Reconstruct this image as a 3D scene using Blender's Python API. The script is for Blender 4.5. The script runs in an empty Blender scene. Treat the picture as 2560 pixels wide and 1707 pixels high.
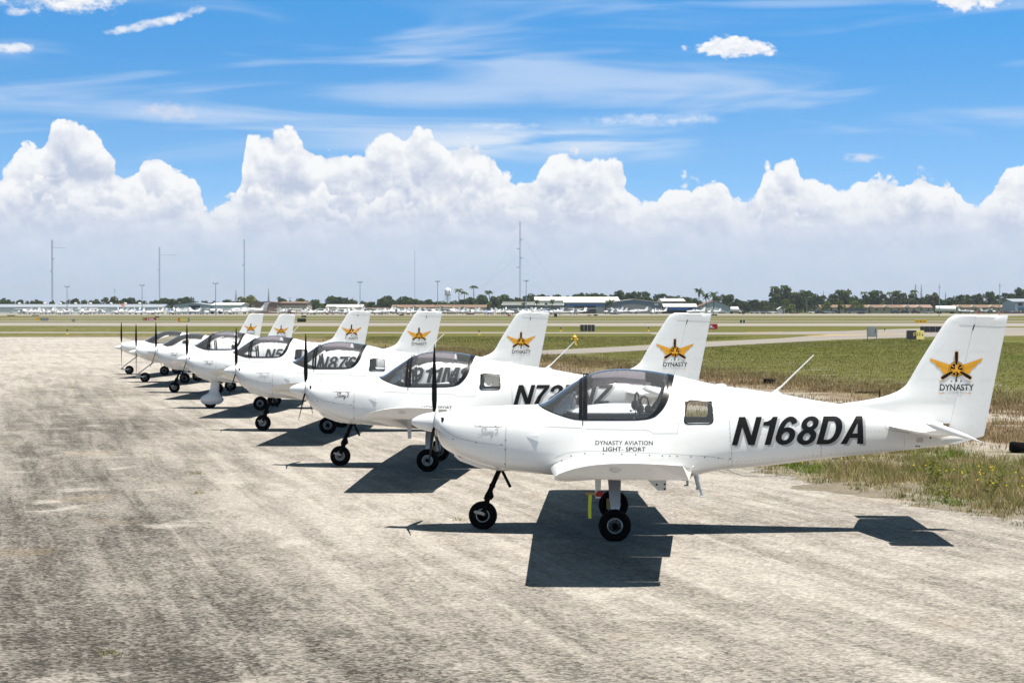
import bpy, bmesh, math, random
import numpy as np
from mathutils import Vector, Matrix

random.seed(7)
RNG = np.random.default_rng(7)
R = math.radians
SC = bpy.context.scene
COL = SC.collection

# ------------------------------------------------------------------ camera
CAM_H = 2.473
cam_data = bpy.data.cameras.new("camera")
cam = bpy.data.objects.new("camera", cam_data)
COL.objects.link(cam)
cam_data.sensor_width = 36.0
cam_data.lens = 67.5
cam_data.clip_start = 0.1
cam_data.clip_end = 20000
cam.location = (0, 0, CAM_H)
cam.rotation_euler = (R(90 - 0.985), 0, 0)
SC.camera = cam

# ------------------------------------------------------------------ exposure, sun
SC.view_settings.view_transform = 'Standard'
SC.view_settings.look = 'None'
SC.view_settings.gamma = 1.0
SC.view_settings.exposure = 0.9
try:
    SC.view_settings.use_curve_mapping = False
except Exception:
    pass
SUN_DIR = Vector((0.265, -0.145, 1.0)).normalized()
sun_data = bpy.data.lights.new("sun", 'SUN')
sun_data.energy = 4.6
sun_data.angle = R(0.5)
sun_data.color = (1.0, 0.945, 0.855)
sun = bpy.data.objects.new("sun", sun_data)
COL.objects.link(sun)
sun.rotation_euler = SUN_DIR.to_track_quat('Z', 'Y').to_euler()
sun.location = (20, -10, 60)
SUN_ELEV = math.asin(SUN_DIR.z)
SUN_ROT = math.atan2(SUN_DIR.x, SUN_DIR.y)


SC.cycles.max_bounces = 8
SC.cycles.diffuse_bounces = 1
SC.cycles.glossy_bounces = 3
SC.cycles.transparent_max_bounces = 24
SC.cycles.caustics_reflective = False
SC.cycles.caustics_refractive = False
SC.cycles.use_denoising = True


# ------------------------------------------------------------------ node helper
class V:
    """A shader value with operators, so node maths can be written as formulas."""
    tree = None

    def __init__(self, s):
        self.s = s

    @staticmethod
    def m(op, *a, clamp=False):
        n = V.tree.nodes.new('ShaderNodeMath')
        n.operation = op
        n.use_clamp = clamp
        for i, x in enumerate(a):
            if isinstance(x, V):
                V.tree.links.new(x.s, n.inputs[i])
            else:
                n.inputs[i].default_value = x
        return V(n.outputs[0])

    def __add__(s, o): return V.m('ADD', s, o)
    def __radd__(s, o): return V.m('ADD', o, s)
    def __sub__(s, o): return V.m('SUBTRACT', s, o)
    def __rsub__(s, o): return V.m('SUBTRACT', o, s)
    def __mul__(s, o): return V.m('MULTIPLY', s, o)
    def __rmul__(s, o): return V.m('MULTIPLY', o, s)
    def __truediv__(s, o): return V.m('DIVIDE', s, o)
    def clamp(s): return V.m('ADD', s, 0.0, clamp=True)


def smooth(x, lo, hi):
    n = V.tree.nodes.new('ShaderNodeMapRange')
    n.interpolation_type = 'SMOOTHSTEP'
    V.tree.links.new(x.s, n.inputs['Value'])
    n.inputs['From Min'].default_value = lo
    n.inputs['From Max'].default_value = hi
    return V(n.outputs[0])


def vec(x, y, z=0.0):
    n = V.tree.nodes.new('ShaderNodeCombineXYZ')
    for i, a in enumerate((x, y, z)):
        if isinstance(a, V):
            V.tree.links.new(a.s, n.inputs[i])
        else:
            n.inputs[i].default_value = a
    return V(n.outputs[0])


def noise(v, scale=1.0, detail=4.0, rough=0.55, dist=0.0, dims='2D'):
    n = V.tree.nodes.new('ShaderNodeTexNoise')
    n.noise_dimensions = dims
    if v is not None:
        V.tree.links.new(v.s, n.inputs['Vector'])
    n.inputs['Scale'].default_value = scale
    n.inputs['Detail'].default_value = detail
    n.inputs['Roughness'].default_value = rough
    n.inputs['Distortion'].default_value = dist
    return V(n.outputs['Fac'])


def voronoi(v, scale=1.0, detail=0.0, rough=0.5, feature='SMOOTH_F1', smoothness=0.5, dims='2D', out='Distance'):
    n = V.tree.nodes.new('ShaderNodeTexVoronoi')
    n.voronoi_dimensions = dims
    n.feature = feature
    V.tree.links.new(v.s, n.inputs['Vector'])
    n.inputs['Scale'].default_value = scale
    n.inputs['Detail'].default_value = detail
    n.inputs['Roughness'].default_value = rough
    if feature == 'SMOOTH_F1':
        n.inputs['Smoothness'].default_value = smoothness
    return V(n.outputs[out])


def curve(x, pts, lo, hi, vlo, vhi):
    """Float curve through pts [(x, value)] for x in lo..hi and values in vlo..vhi."""
    n = V.tree.nodes.new('ShaderNodeFloatCurve')
    t = V.m('DIVIDE', x - lo, hi - lo, clamp=True)
    V.tree.links.new(t.s, n.inputs['Value'])
    c = n.mapping.curves[0]
    P = [((a - lo) / (hi - lo), (b - vlo) / (vhi - vlo)) for a, b in pts]
    c.points[0].location = P[0]
    c.points[1].location = P[-1]
    for p in P[1:-1]:
        c.points.new(*p)
    n.mapping.use_clip = False
    n.mapping.update()
    return V(n.outputs[0]) * (vhi - vlo) + vlo


def mixc(fac, a, b, mode='MIX'):
    n = V.tree.nodes.new('ShaderNodeMix')
    n.data_type = 'RGBA'
    n.blend_type = mode
    n.clamp_factor = True
    for sock, x in ((n.inputs[0], fac), (n.inputs[6], a), (n.inputs[7], b)):
        if isinstance(x, V):
            V.tree.links.new(x.s, sock)
        elif isinstance(x, (tuple, list)):
            sock.default_value = (*x[:3], 1.0)
        else:
            sock.default_value = x
    return V(n.outputs[2])


def ramp(x, stops, interp='LINEAR'):
    n = V.tree.nodes.new('ShaderNodeValToRGB')
    V.tree.links.new(x.s, n.inputs[0])
    cr = n.color_ramp
    cr.interpolation = interp
    cr.elements[0].position, cr.elements[0].color = stops[0][0], (*stops[0][1], 1)
    cr.elements[1].position, cr.elements[1].color = stops[-1][0], (*stops[-1][1], 1)
    for p, c in stops[1:-1]:
        e = cr.elements.new(p)
        e.color = (*c, 1)
    return V(n.outputs[0])


# ------------------------------------------------------------------ world: physical sky + clouds
world = bpy.data.worlds.new("World")
SC.world = world
world.use_nodes = True
world.cycles.sampling_method = 'MANUAL'
world.cycles.sample_map_resolution = 512
nt = world.node_tree
nt.nodes.clear()
V.tree = nt
SKY_STRENGTH = 0.1
GAIN = 2 ** SC.view_settings.exposure
K = 1.0 / (GAIN * SKY_STRENGTH)          # display level 1.0 expressed in sky units

tc = nt.nodes.new('ShaderNodeTexCoord')
sep = nt.nodes.new('ShaderNodeSeparateXYZ')
nt.links.new(tc.outputs['Generated'], sep.inputs[0])
dx, dy, dz = (V(sep.outputs[i]) for i in range(3))
U = V.m('ARCTAN2', dx, dy) * 1000.0       # milliradians right of due north
W = V.m('ARCSINE', dz) * 1000.0           # milliradians above the horizon
hor = V.m('POWER', V.m('MAXIMUM', 1.0 - dz * dz, 0.0), 0.5)

# clear air: the Nishita sky, sampled higher up than the eye looks (the tropical air here is very clear)
el2 = V.m('MINIMUM', V.m('MAXIMUM', W, 0.0) * 0.0042 + 0.10, 1.45)
ce = V.m('COSINE', el2)
sv = vec(dx / V.m('MAXIMUM', hor, 0.001) * ce, dy / V.m('MAXIMUM', hor, 0.001) * ce, V.m('SINE', el2))
sky = nt.nodes.new('ShaderNodeTexSky')
sky.sky_type = 'NISHITA'
sky.sun_disc = False
sky.sun_elevation = SUN_ELEV
sky.sun_rotation = SUN_ROT
sky.altitude = 0
sky.air_density = 1.0
sky.dust_density = 0.3
sky.ozone_density = 2.5
nt.links.new(sv.s, sky.inputs['Vector'])
skyc = V(sky.outputs[0])
clear = mixc(1.0, skyc, (0.50, 1.13, 1.32), 'MULTIPLY')
# the sky above the view is dimmed and warmed to darken and neutralise shadows
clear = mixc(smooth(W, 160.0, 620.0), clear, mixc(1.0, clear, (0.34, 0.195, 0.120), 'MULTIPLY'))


clear = mixc(smooth(W, 70.0, 155.0), mixc(1.0, clear, (1.22, 1.05, 0.98), 'MULTIPLY'), mixc(1.0, clear, (0.62, 0.95, 1.0), 'MULTIPLY'))


def disp(r, g, b):
    """sRGB 0..255 as seen in the picture -> sky units"""
    f = lambda c: ((c / 255 + 0.055) / 1.055) ** 2.4 if c > 10 else c / 255 / 12.92
    return (f(r) * K, f(g) * K, f(b) * K)


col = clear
# pale air towards the horizon
hz = V.m('POWER', 2.718, V.m('MAXIMUM', W, 0.0) * (-1 / 42.0))
col = mixc(hz * 0.98, col, disp(196, 212, 234))

# high cirrus, long soft streaks
cv = vec(U / 190.0 + W / 95.0 * 0.35, W / 20.0 - U / 900.0, 3.1)
cir = noise(cv, 1.0, 3.0, 0.50, 0.6)
cir2 = noise(vec(U / 75.0 + W / 30.0, W / 9.0 - U / 260.0, 9.0), 1.0, 3.0, 0.5, 0.6)
band = smooth(W, 55.0, 100.0) * (1.0 - smooth(W, 118.0, 190.0) * 0.72)
cf = smooth(cir * 0.84 + cir2 * 0.16, 0.47, 0.74) * band
col = mixc(cf * 0.66, col, disp(204, 223, 249))

# streak that runs through the middle of the view
stv = W - (86.0 + U * 0.02)
stm = V.m('POWER', 2.718, V.m('MULTIPLY', stv * stv, -1 / 60.0)) * smooth(U, -120.0, -10.0) * (1.0 - smooth(U, 70.0, 105.0))
col = mixc(stm * smooth(cir2 * 0.5 + cir * 0.5, 0.34, 0.60) * 0.95, col, disp(226, 237, 251))


# broken cloud overhead, out of view, added to take blue out of the shadows
ov = vec(dx / (dz + 0.12), dy / (dz + 0.12))
ovn = noise(ov, 1.6, 5.0, 0.58, 0.3)
upper_plain = mixc(smooth(ovn, 0.48, 0.64) * smooth(W, 200.0, 290.0) * 0.85, col, disp(160, 156, 155))


def billow(u, w, seed, s):
    wu = u / s + noise(vec(u / s * 1.7, w / s * 1.7, seed), 1.0, 2.0, 0.5) * 0.45
    ww = w / s + noise(vec(u / s * 1.7 + 7.3, w / s * 1.7 + 2.1, seed), 1.0, 2.0, 0.5) * 0.45
    d = voronoi(vec(wu, ww + seed, seed), 1.0, 0.0, 0.52, 'F1')
    d2 = voronoi(vec(wu * 2.3 + 3.1, ww * 2.3 + seed, seed), 1.0, 0.0, 0.52, 'F1')
    f = noise(vec(wu * 4.0, ww * 4.0, seed), 1.0, 3.0, 0.6)
    return 1.08 - (d * d * 0.95 + d2 * d2 * 0.42 + (f - 0.5) * 0.42)


def cumulus(col, top, seed, s, amp, soft, c_hi, c_lo, depth, base=None, fade=1.0, gaps=None, k=1.5, det=3.0):
    """one bank of cumulus: its upper edge follows 'top'; each head is bright on top and greys downwards into the haze"""
    b0 = billow(U, W, seed, s)
    b1 = billow(U + s * 0.10, W + s * 0.30, seed, s)
    big = noise(vec(U / (s * 1.5), W / (s * 0.8), seed + 4.0), 1.0, 4.0, 0.55)
    d = top - W + (b0 - 0.55) * amp + (noise(vec(U / 5.0, W / 5.0, seed), 1.0, 3.0, 0.55) - 0.5) * det
    a = smooth(d, 0.0, soft)
    if gaps is not None:
        a = a * smooth(noise(vec(U / gaps, W / (gaps * 0.5), seed + 9.0), 1.0, 3.0, 0.5), 0.36, 0.56)
    if base is not None:
        a = a * smooth(W - base + (big - 0.5) * 14.0, -4.0, 10.0)
    lit = (b0 - b1) * k + 0.55
    sh = V.m('ADD', lit * 0.62 - smooth(d, 2.0, depth) * 0.62 + (big - 0.5) * 1.25, 0.56, clamp=True)
    return mixc(a * fade, col, mixc(sh, c_lo, c_hi))


def X(px): return math.atan((px - 1280) / 4800.0) * 1000
def H(py): return (771 - py) / 4.8


Z1 = 1 / 1.8375
left = [(0, 760), (60, 722), (100, 662), (180, 652), (230, 585), (290, 525), (350, 560), (430, 600), (500, 662), (535, 735),
        (600, 762), (640, 735), (680, 686), (722, 700), (780, 742), (860, 760), (915, 790), (945, 845), (990, 862), (1050, 838),
        (1100, 800), (1120, 690), (1140, 610), (1200, 592), (1290, 568), (1375, 590), (1405, 650), (1480, 668), (1600, 672), (1700, 622),
        (1790, 575), (1850, 592), (1930, 560), (2000, 600), (2050, 632), (2130, 618), (2190, 628), (2260, 690), (2300, 745)]
right = [(70, 780), (100, 790), (125, 740), (200, 665), (290, 640), (340, 682), (400, 685), (500, 718), (535, 785), (600, 850),
         (660, 852), (700, 795), (740, 772), (880, 765), (980, 802), (1035, 842), (1130, 835), (1150, 725), (1190, 692), (1300, 697),
         (1325, 785), (1450, 792), (1530, 812), (1600, 800), (1680, 778), (1800, 775), (1870, 745), (1940, 775), (2000, 740),
         (2035, 792), (2070, 850), (2110, 880), (2170, 840), (2230, 790), (2290, 752), (2352, 742)]
dip = lambda v: v - 6.5 - max(0.0, 78.0 - v) * 0.35
env = [(X(a * Z1), dip(H(b * Z1))) for a, b in left] + [(X(1280 + a * Z1), dip(H(b * Z1))) for a, b in right]
env_top = curve(U, env, -270.0, 270.0, 0.0, 130.0)
# beyond the view the bank goes on at the same mean height
wild = noise(vec(U / 55.0, 2.0), 1.0, 3.0, 0.55) * 80.0 + 32.0
inview = 1.0 - smooth(V.m('ABSOLUTE', U, 0.0), 262.0, 300.0)
front = smooth(dy, 0.0, 0.05)
top1 = env_top * (inview * front) + wild * (1.0 - inview * front)
col = cumulus(col, top1, 1.7, 16.0, 11.0, 2.2, disp(253, 254, 255), disp(194, 205, 227), 28.0)
# nearer, lower rows of heads in front of it, with gaps between them
t2 = noise(vec(U / 32.0, 5.0), 1.0, 3.0, 0.6) * 54.0 + 34.0
t2 = V.m('MINIMUM', t2, top1 - 9.0)
col = cumulus(col, t2, 11.3, 12.0, 9.0, 3.0, disp(255, 255, 255), disp(193, 203, 226), 15.0, base=44.0, fade=0.92, gaps=30.0)
t3 = noise(vec(U / 24.0, 8.0), 1.0, 3.0, 0.6) * 40.0 + 34.0
t3 = V.m('MINIMUM', t3, top1 - 12.0)
col = cumulus(col, t3, 23.9, 9.0, 7.0, 3.5, disp(250, 251, 253), disp(198, 208, 228), 11.0, base=35.0, fade=0.88, gaps=24.0)
t4 = noise(vec(U / 22.0, 18.0), 1.0, 3.0, 0.6) * 22.0 + 32.0
col = cumulus(col, t4, 31.5, 9.0, 5.0, 7.0, disp(234, 239, 248), disp(203, 213, 232), 10.0, base=30.0, fade=0.75, gaps=24.0, det=1.5)
# hazy air low down, in front of the banks
hz2 = 1.0 - smooth(W, 20.0, 64.0)
col = mixc(hz2 * 0.92, col, ramp(V.m('DIVIDE', W, 60.0, clamp=True), [(0.0, disp(194, 210, 232)), (0.45, disp(203, 217, 238)), (1.0, disp(218, 226, 241))]))


def puff(col, px, py, rx, ry, seed, hi=(252, 253, 255), lo=(214, 222, 240), strength=1.0, edge=0.55, tilt=0.0, ns=1.0):
    """a single small cloud high in the sky"""
    u = (U - X(px)) / (rx / 4.8)
    w = (W - H(py) - (U - X(px)) * tilt) / (ry / 4.8)
    n = noise(vec(U / (9.0 * ns), W / (6.0 * ns), seed), 1.0, 5.0, 0.6)
    d = 1.0 - u * u - w * w + (n - 0.5) * 2.2
    a = smooth(d, 0.15, 0.15 + edge) * strength
    a = a * smooth(1.9 - u * u - w * w, 0.0, 0.6)
    n2 = noise(vec(U / 9.0, W / 6.0 + 0.28, seed), 1.0, 4.0, 0.6)
    sh = V.m('ADD', (n - n2) * 2.2 + 0.75, w * 0.12, clamp=True)
    return mixc(a, col, mixc(sh, disp(*lo), disp(*hi)))


def puffs(col):
    for args, kw in PUFFS:
        col = puff(col, *args, **kw)
    return col


PUFFS = [((165, 18, 195, 52, 1.0), dict(edge=0.9)),
         ((45, 62, 45, 14, 2.0), dict(lo=(222, 232, 248), strength=0.7, edge=1.2)),
         ((370, 82, 125, 15, 3.0), dict(lo=(216, 226, 246), strength=0.8, edge=1.1, tilt=0.22)),
         ((460, 58, 60, 16, 14.0), dict(lo=(216, 226, 246), strength=0.7, edge=1.1, tilt=0.35)),
         ((30, 145, 65, 17, 4.0), dict(strength=0.85, edge=1.0)),
         ((1835, 132, 135, 28, 5.0), dict(edge=0.6)),
         ((1830, 116, 50, 22, 6.0), dict(edge=0.5)),
         ((2430, 8, 140, 56, 7.0), dict(edge=0.5)),
         ((420, 290, 110, 26, 8.0), dict(hi=(232, 232, 240), lo=(206, 214, 236), strength=0.65, edge=1.3)),
         ((2150, 402, 60, 17, 9.0), dict(hi=(236, 238, 246), lo=(200, 212, 236), strength=0.7, edge=1.1)),
         ((1640, 305, 220, 20, 10.0), dict(hi=(240, 246, 255), lo=(214, 226, 248), strength=0.7, edge=1.5)),
         ((1230, 318, 160, 12, 12.0), dict(hi=(240, 246, 255), lo=(214, 226, 248), strength=0.6, edge=1.4))]


def background(c):
    n = nt.nodes.new('ShaderNodeBackground')
    nt.links.new(c.s, n.inputs['Color'])
    n.inputs['Strength'].default_value = SKY_STRENGTH
    return n


def mix_shader(fac, a, b_):
    n = nt.nodes.new('ShaderNodeMixShader')
    nt.links.new(fac.s, n.inputs[0])
    nt.links.new(a.outputs[0], n.inputs[1])
    nt.links.new(b_.outputs[0], n.inputs[2])
    return n


# the same sky throughout; the branches only spare the renderer clouds where there are none
has_small = V.m('MULTIPLY', V.m('LESS_THAN', V.m('ABSOLUTE', U, 0.0), 330.0), V.m('LESS_THAN', W, 190.0))
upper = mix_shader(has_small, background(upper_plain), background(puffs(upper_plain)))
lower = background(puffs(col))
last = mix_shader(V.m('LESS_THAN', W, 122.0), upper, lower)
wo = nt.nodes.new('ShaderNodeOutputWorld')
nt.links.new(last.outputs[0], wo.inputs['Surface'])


# ------------------------------------------------------------------ object helpers
def tag(o, label=None, cat=None, group=None, kind=None):
    if label: o['label'] = label
    if cat: o['category'] = cat
    if group: o['group'] = group
    if kind: o['kind'] = kind
    return o


def link_mesh(name, me, mat=None, parent=None):
    o = bpy.data.objects.new(name, me)
    COL.objects.link(o)
    if parent is not None:
        o.parent = parent
    if mat is not None:
        me.materials.append(mat)
    return o


def mesh(name, verts, faces, mat=None, parent=None, smooth_=False, sharp=None):
    me = bpy.data.meshes.new(name)
    me.from_pydata([tuple(v) for v in verts], [], faces)
    me.validate()
    if smooth_:
        me.polygons.foreach_set('use_smooth', [True] * len(me.polygons))
        if sharp:
            me.set_sharp_from_angle(angle=R(sharp))
    me.update()
    return link_mesh(name, me, mat, parent)


def empty(name, loc=(0, 0, 0), rz=0.0):
    o = bpy.data.objects.new(name, None)
    o.empty_display_size = 0.2
    COL.objects.link(o)
    o.location = loc
    o.rotation_euler = (0, 0, rz)
    return o


class MB:
    """collects shapes into one mesh"""
    def __init__(self):
        self.v, self.f = [], []

    def add(self, vs, fs):
        n = len(self.v)
        self.v += [tuple(p) for p in vs]
        self.f += [tuple(i + n for i in f) for f in fs]
        return self

    def box(self, x0, x1, y0, y1, z0, z1, M=None):
        vs = [Vector(p) for p in ((x0, y0, z0), (x1, y0, z0), (x1, y1, z0), (x0, y1, z0), (x0, y0, z1), (x1, y0, z1), (x1, y1, z1), (x0, y1, z1))]
        if M is not None:
            vs = [M @ p for p in vs]
        return self.add(vs, [(0, 3, 2, 1), (4, 5, 6, 7), (0, 1, 5, 4), (1, 2, 6, 5), (2, 3, 7, 6), (3, 0, 4, 7)])

    def tube(self, pts, r, seg=8, cap=True):
        pts = [Vector(p) for p in pts]
        rs = r if isinstance(r, (list, tuple)) else [r] * len(pts)
        vs, fs = [], []
        for i, p in enumerate(pts):
            t = (pts[min(i + 1, len(pts) - 1)] - pts[max(i - 1, 0)]).normalized()
            ref = Vector((0, 0, 1)) if abs(t.z) < 0.9 else Vector((1, 0, 0))
            a = t.cross(ref).normalized()
            b = t.cross(a)
            for k in range(seg):
                an = 2 * math.pi * k / seg
                vs.append(p + (a * math.cos(an) + b * math.sin(an)) * rs[i])
        for i in range(len(pts) - 1):
            for k in range(seg):
                k2 = (k + 1) % seg
                fs.append((i * seg + k, i * seg + k2, (i + 1) * seg + k2, (i + 1) * seg + k))
        if cap:
            fs.append(tuple(range(seg)))
            fs.append(tuple(reversed(range((len(pts) - 1) * seg, len(pts) * seg))))
        return self.add(vs, fs)

    def lathe(self, prof, axis='z', seg=24, c=(0, 0, 0)):
        """prof: (radius, along-axis)"""
        vs, fs = [], []
        for r, h in prof:
            for k in range(seg):
                a = 2 * math.pi * k / seg
                q = (r * math.cos(a), r * math.sin(a))
                p = {'z': (q[0], q[1], h), 'y': (q[0], h, q[1]), 'x': (h, q[0], q[1])}[axis]
                vs.append((p[0] + c[0], p[1] + c[1], p[2] + c[2]))
        for i in range(len(prof) - 1):
            for k in range(seg):
                k2 = (k + 1) % seg
                fs.append((i * seg + k, i * seg + k2, (i + 1) * seg + k2, (i + 1) * seg + k))
        if prof[0][0] > 1e-4: fs.append(tuple(range(seg)))
        if prof[-1][0] > 1e-4: fs.append(tuple(range((len(prof) - 1) * seg, len(prof) * seg)))
        return self.add(vs, fs)

    def prism(self, poly, a0, a1, axis='y'):
        """poly in the two other axes, extruded along axis"""
        n = len(poly)
        f = {'y': lambda p, a: (p[0], a, p[1]), 'x': lambda p, a: (a, p[0], p[1]), 'z': lambda p, a: (p[0], p[1], a)}[axis]
        vs = [f(p, a0) for p in poly] + [f(p, a1) for p in poly]
        fs = [tuple(range(n)), tuple(reversed(range(n, 2 * n)))]
        fs += [(i, n + i, n + (i + 1) % n, (i + 1) % n) for i in range(n)]
        return self.add(vs, fs)

    def build(self, name, mat=None, parent=None, smooth_=False, sharp=35):
        me = bpy.data.meshes.new(name)
        me.from_pydata(self.v, [], self.f)
        bm = bmesh.new()
        bm.from_mesh(me)
        bmesh.ops.recalc_face_normals(bm, faces=bm.faces)
        bm.to_mesh(me)
        bm.free()
        if smooth_:
            me.polygons.foreach_set('use_smooth', [True] * len(me.polygons))
            me.set_sharp_from_angle(angle=R(sharp))
        me.update()
        return link_mesh(name, me, mat, parent)


# ------------------------------------------------------------------ materials
def new_mat(name):
    m = bpy.data.materials.new(name)
    m.use_nodes = True
    V.tree = m.node_tree
    b = m.node_tree.nodes['Principled BSDF']
    return m, b


def setin(b, key, val):
    s = b.inputs[key]
    if isinstance(val, V):
        V.tree.links.new(val.s, s)
    elif isinstance(val, (tuple, list)):
        s.default_value = (*val[:3], 1.0)
    else:
        s.default_value = val


def objco():
    n = V.tree.nodes.new('ShaderNodeTexCoord')
    return V(n.outputs['Object'])


def sepv(v):
    n = V.tree.nodes.new('ShaderNodeSeparateXYZ')
    V.tree.links.new(v.s, n.inputs[0])
    return [V(n.outputs[i]) for i in range(3)]


def bump(h, strength=0.3, distance=0.01):
    n = V.tree.nodes.new('ShaderNodeBump')
    n.inputs['Strength'].default_value = strength
    n.inputs['Distance'].default_value = distance
    V.tree.links.new(h.s, n.inputs['Height'])
    return V(n.outputs[0])


def plain(name, c, rough=0.5, metal=0.0, var=0.12, scale=6.0, coat=0.0, spec=0.5):
    """a plain colour with mild uneven wear"""
    m, b = new_mat(name)
    n = noise(objco(), scale, 4.0, 0.6, dims='3D')
    setin(b, 'Base Color', mixc(n, tuple(x * (1 - var) for x in c), tuple(min(1, x * (1 + var)) for x in c)))
    setin(b, 'Roughness', n * 0.2 + (rough - 0.1))
    b.inputs['Metallic'].default_value = metal
    b.inputs['Coat Weight'].default_value = coat
    b.inputs['Specular IOR Level'].default_value = spec
    return m


def white_paint(name, two_sided):
    m, b = new_mat(name)
    oc = objco()
    n = noise(oc, 1.6, 5.0, 0.6, dims='3D')
    n2 = noise(oc, 14.0, 3.0, 0.6, dims='3D')
    base = mixc(n * 0.6 + n2 * 0.4, (0.755, 0.755, 0.745), (0.815, 0.815, 0.805))
    ox, oy, oz = sepv(oc)                                # faint dirt drawn out along the airflow, more of it on the belly
    st = noise(vec(ox * 0.7, oy * 5.0, oz * 16.0), 1.0, 5.0, 0.65, dims='3D')
    dirt = smooth(st, 0.50, 0.80) * (0.30 + (1.0 - smooth(oz, 0.62, 1.05)) * 0.70)
    base = mixc(dirt * 0.30, base, (0.50, 0.48, 0.44))
    if two_sided:                                        # bare dark inside of the shell
        geo = V.tree.nodes.new('ShaderNodeNewGeometry')
        base = mixc(V(geo.outputs['Backfacing']), base, (0.05, 0.055, 0.06))
    setin(b, 'Base Color', base)
    setin(b, 'Roughness', n2 * 0.14 + 0.22 + dirt * 0.2)
    b.inputs['Coat Weight'].default_value = 0.35
    b.inputs['Coat Roughness'].default_value = 0.08
    setin(b, 'Normal', bump(noise(oc, 5.0, 2.0, 0.5, dims='3D'), 0.05, 0.02))
    return m


def glass(name, tint, gloss_tint=(1, 1, 1), rough=0.02, body=0.0, body_col=(0.5, 0.5, 0.5), gloss=0.85, cloth=False):
    m = bpy.data.materials.new(name)
    m.use_nodes = True
    t = m.node_tree
    t.nodes.clear()
    V.tree = t
    tr = t.nodes.new('ShaderNodeBsdfTransparent')
    tr.inputs[0].default_value = (*tint, 1)
    gl = t.nodes.new('ShaderNodeBsdfGlossy')
    gl.inputs['Color'].default_value = (*gloss_tint, 1)
    gl.inputs['Roughness'].default_value = rough
    fr = t.nodes.new('ShaderNodeFresnel')
    fr.inputs['IOR'].default_value = 1.49
    mx = t.nodes.new('ShaderNodeMixShader')
    t.links.new(V.m('MULTIPLY', V(fr.outputs[0]), gloss, clamp=True).s, mx.inputs[0])
    t.links.new(tr.outputs[0], mx.inputs[1])
    t.links.new(gl.outputs[0], mx.inputs[2])
    out = t.nodes.new('ShaderNodeOutputMaterial')
    last = mx
    if body > 0:
        df = t.nodes.new('ShaderNodeBsdfTranslucent' if cloth else 'ShaderNodeBsdfDiffuse')
        df.inputs[0].default_value = (*body_col, 1)
        m2 = t.nodes.new('ShaderNodeMixShader')
        m2.inputs[0].default_value = body
        t.links.new(mx.outputs[0], m2.inputs[1])
        t.links.new(df.outputs[0], m2.inputs[2])
        last = m2
    t.links.new(last.outputs[0], out.inputs['Surface'])
    return m


M = {}
M['white'] = white_paint('white_aircraft_paint', False)
M['white_skin'] = white_paint('white_fuselage_skin', True)
M['glass'] = glass('canopy_perspex', (0.955, 0.965, 0.97), body=0.05, body_col=(0.80, 0.82, 0.86), gloss=1.0)
M['blind'] = glass('blind_cloth', (0.80, 0.78, 0.84), body=0.6, body_col=(0.86, 0.80, 0.90), rough=0.5, gloss=0.2, cloth=True)
M['lens'] = glass('lamp_lens', (0.9, 0.9, 0.88), body=0.25, body_col=(0.85, 0.83, 0.7))
M['black'] = plain('black_gloss', (0.010, 0.010, 0.012), 0.28, spec=0.35)
M['rubber'] = plain('tyre_rubber', (0.006, 0.006, 0.006), 0.9, var=0.3, scale=20, spec=0.08)
M['black_metal'] = plain('black_strut_paint', (0.004, 0.0038, 0.0036), 0.7, var=0.2, scale=15, spec=0.06)
M['blade'] = plain('black_composite_blade', (0.004, 0.004, 0.004), 0.75, spec=0.04)
M['alu'] = plain('cast_aluminium', (0.34, 0.33, 0.31), 0.45, metal=0.3, scale=30)
M['rim'] = plain('wheel_rim_paint', (0.55, 0.55, 0.54), 0.35, metal=0.2, scale=30)
M['letter'] = plain('black_vinyl_lettering', (0.007, 0.007, 0.008), 0.5, var=0.2, spec=0.2)
M['letter_shadow'] = plain('grey_vinyl_shadow', (0.42, 0.42, 0.42), 0.4, var=0.06)
M['script_faint'] = plain('pale_grey_vinyl', (0.52, 0.52, 0.52), 0.4, var=0.06)
M['seam'] = plain('panel_gap', (0.40, 0.40, 0.40), 0.6)
M['screw'] = plain('screw_head', (0.16, 0.15, 0.15), 0.5)
M['orange'] = plain('amber_vinyl', (0.78, 0.36, 0.012), 0.4, var=0.06)
M['dark_interior'] = plain('dark_interior_trim', (0.022, 0.023, 0.026), 0.75, var=0.3)
M['seat'] = plain('seat_leather', (0.03, 0.03, 0.034), 0.6, var=0.3, scale=12)
M['foil'] = plain('silver_foil', (0.85, 0.84, 0.82), 0.35, metal=0.15, scale=25)
M['red'] = plain('red_vinyl', (0.35, 0.012, 0.012), 0.5)
M['ribbon'] = plain('yellow_ribbon', (0.75, 0.80, 0.04), 0.6)
M['brass'] = plain('tan_bracket', (0.45, 0.30, 0.10), 0.5, metal=0.3)
M['placard'] = plain('stainless_placard', (0.40, 0.39, 0.37), 0.4, metal=0.6, scale=40)


# ------------------------------------------------------------------ ground materials
def edge_dist(x, y):
    return x - 5.62 + 0.275 * (y - 22.0)


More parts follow.
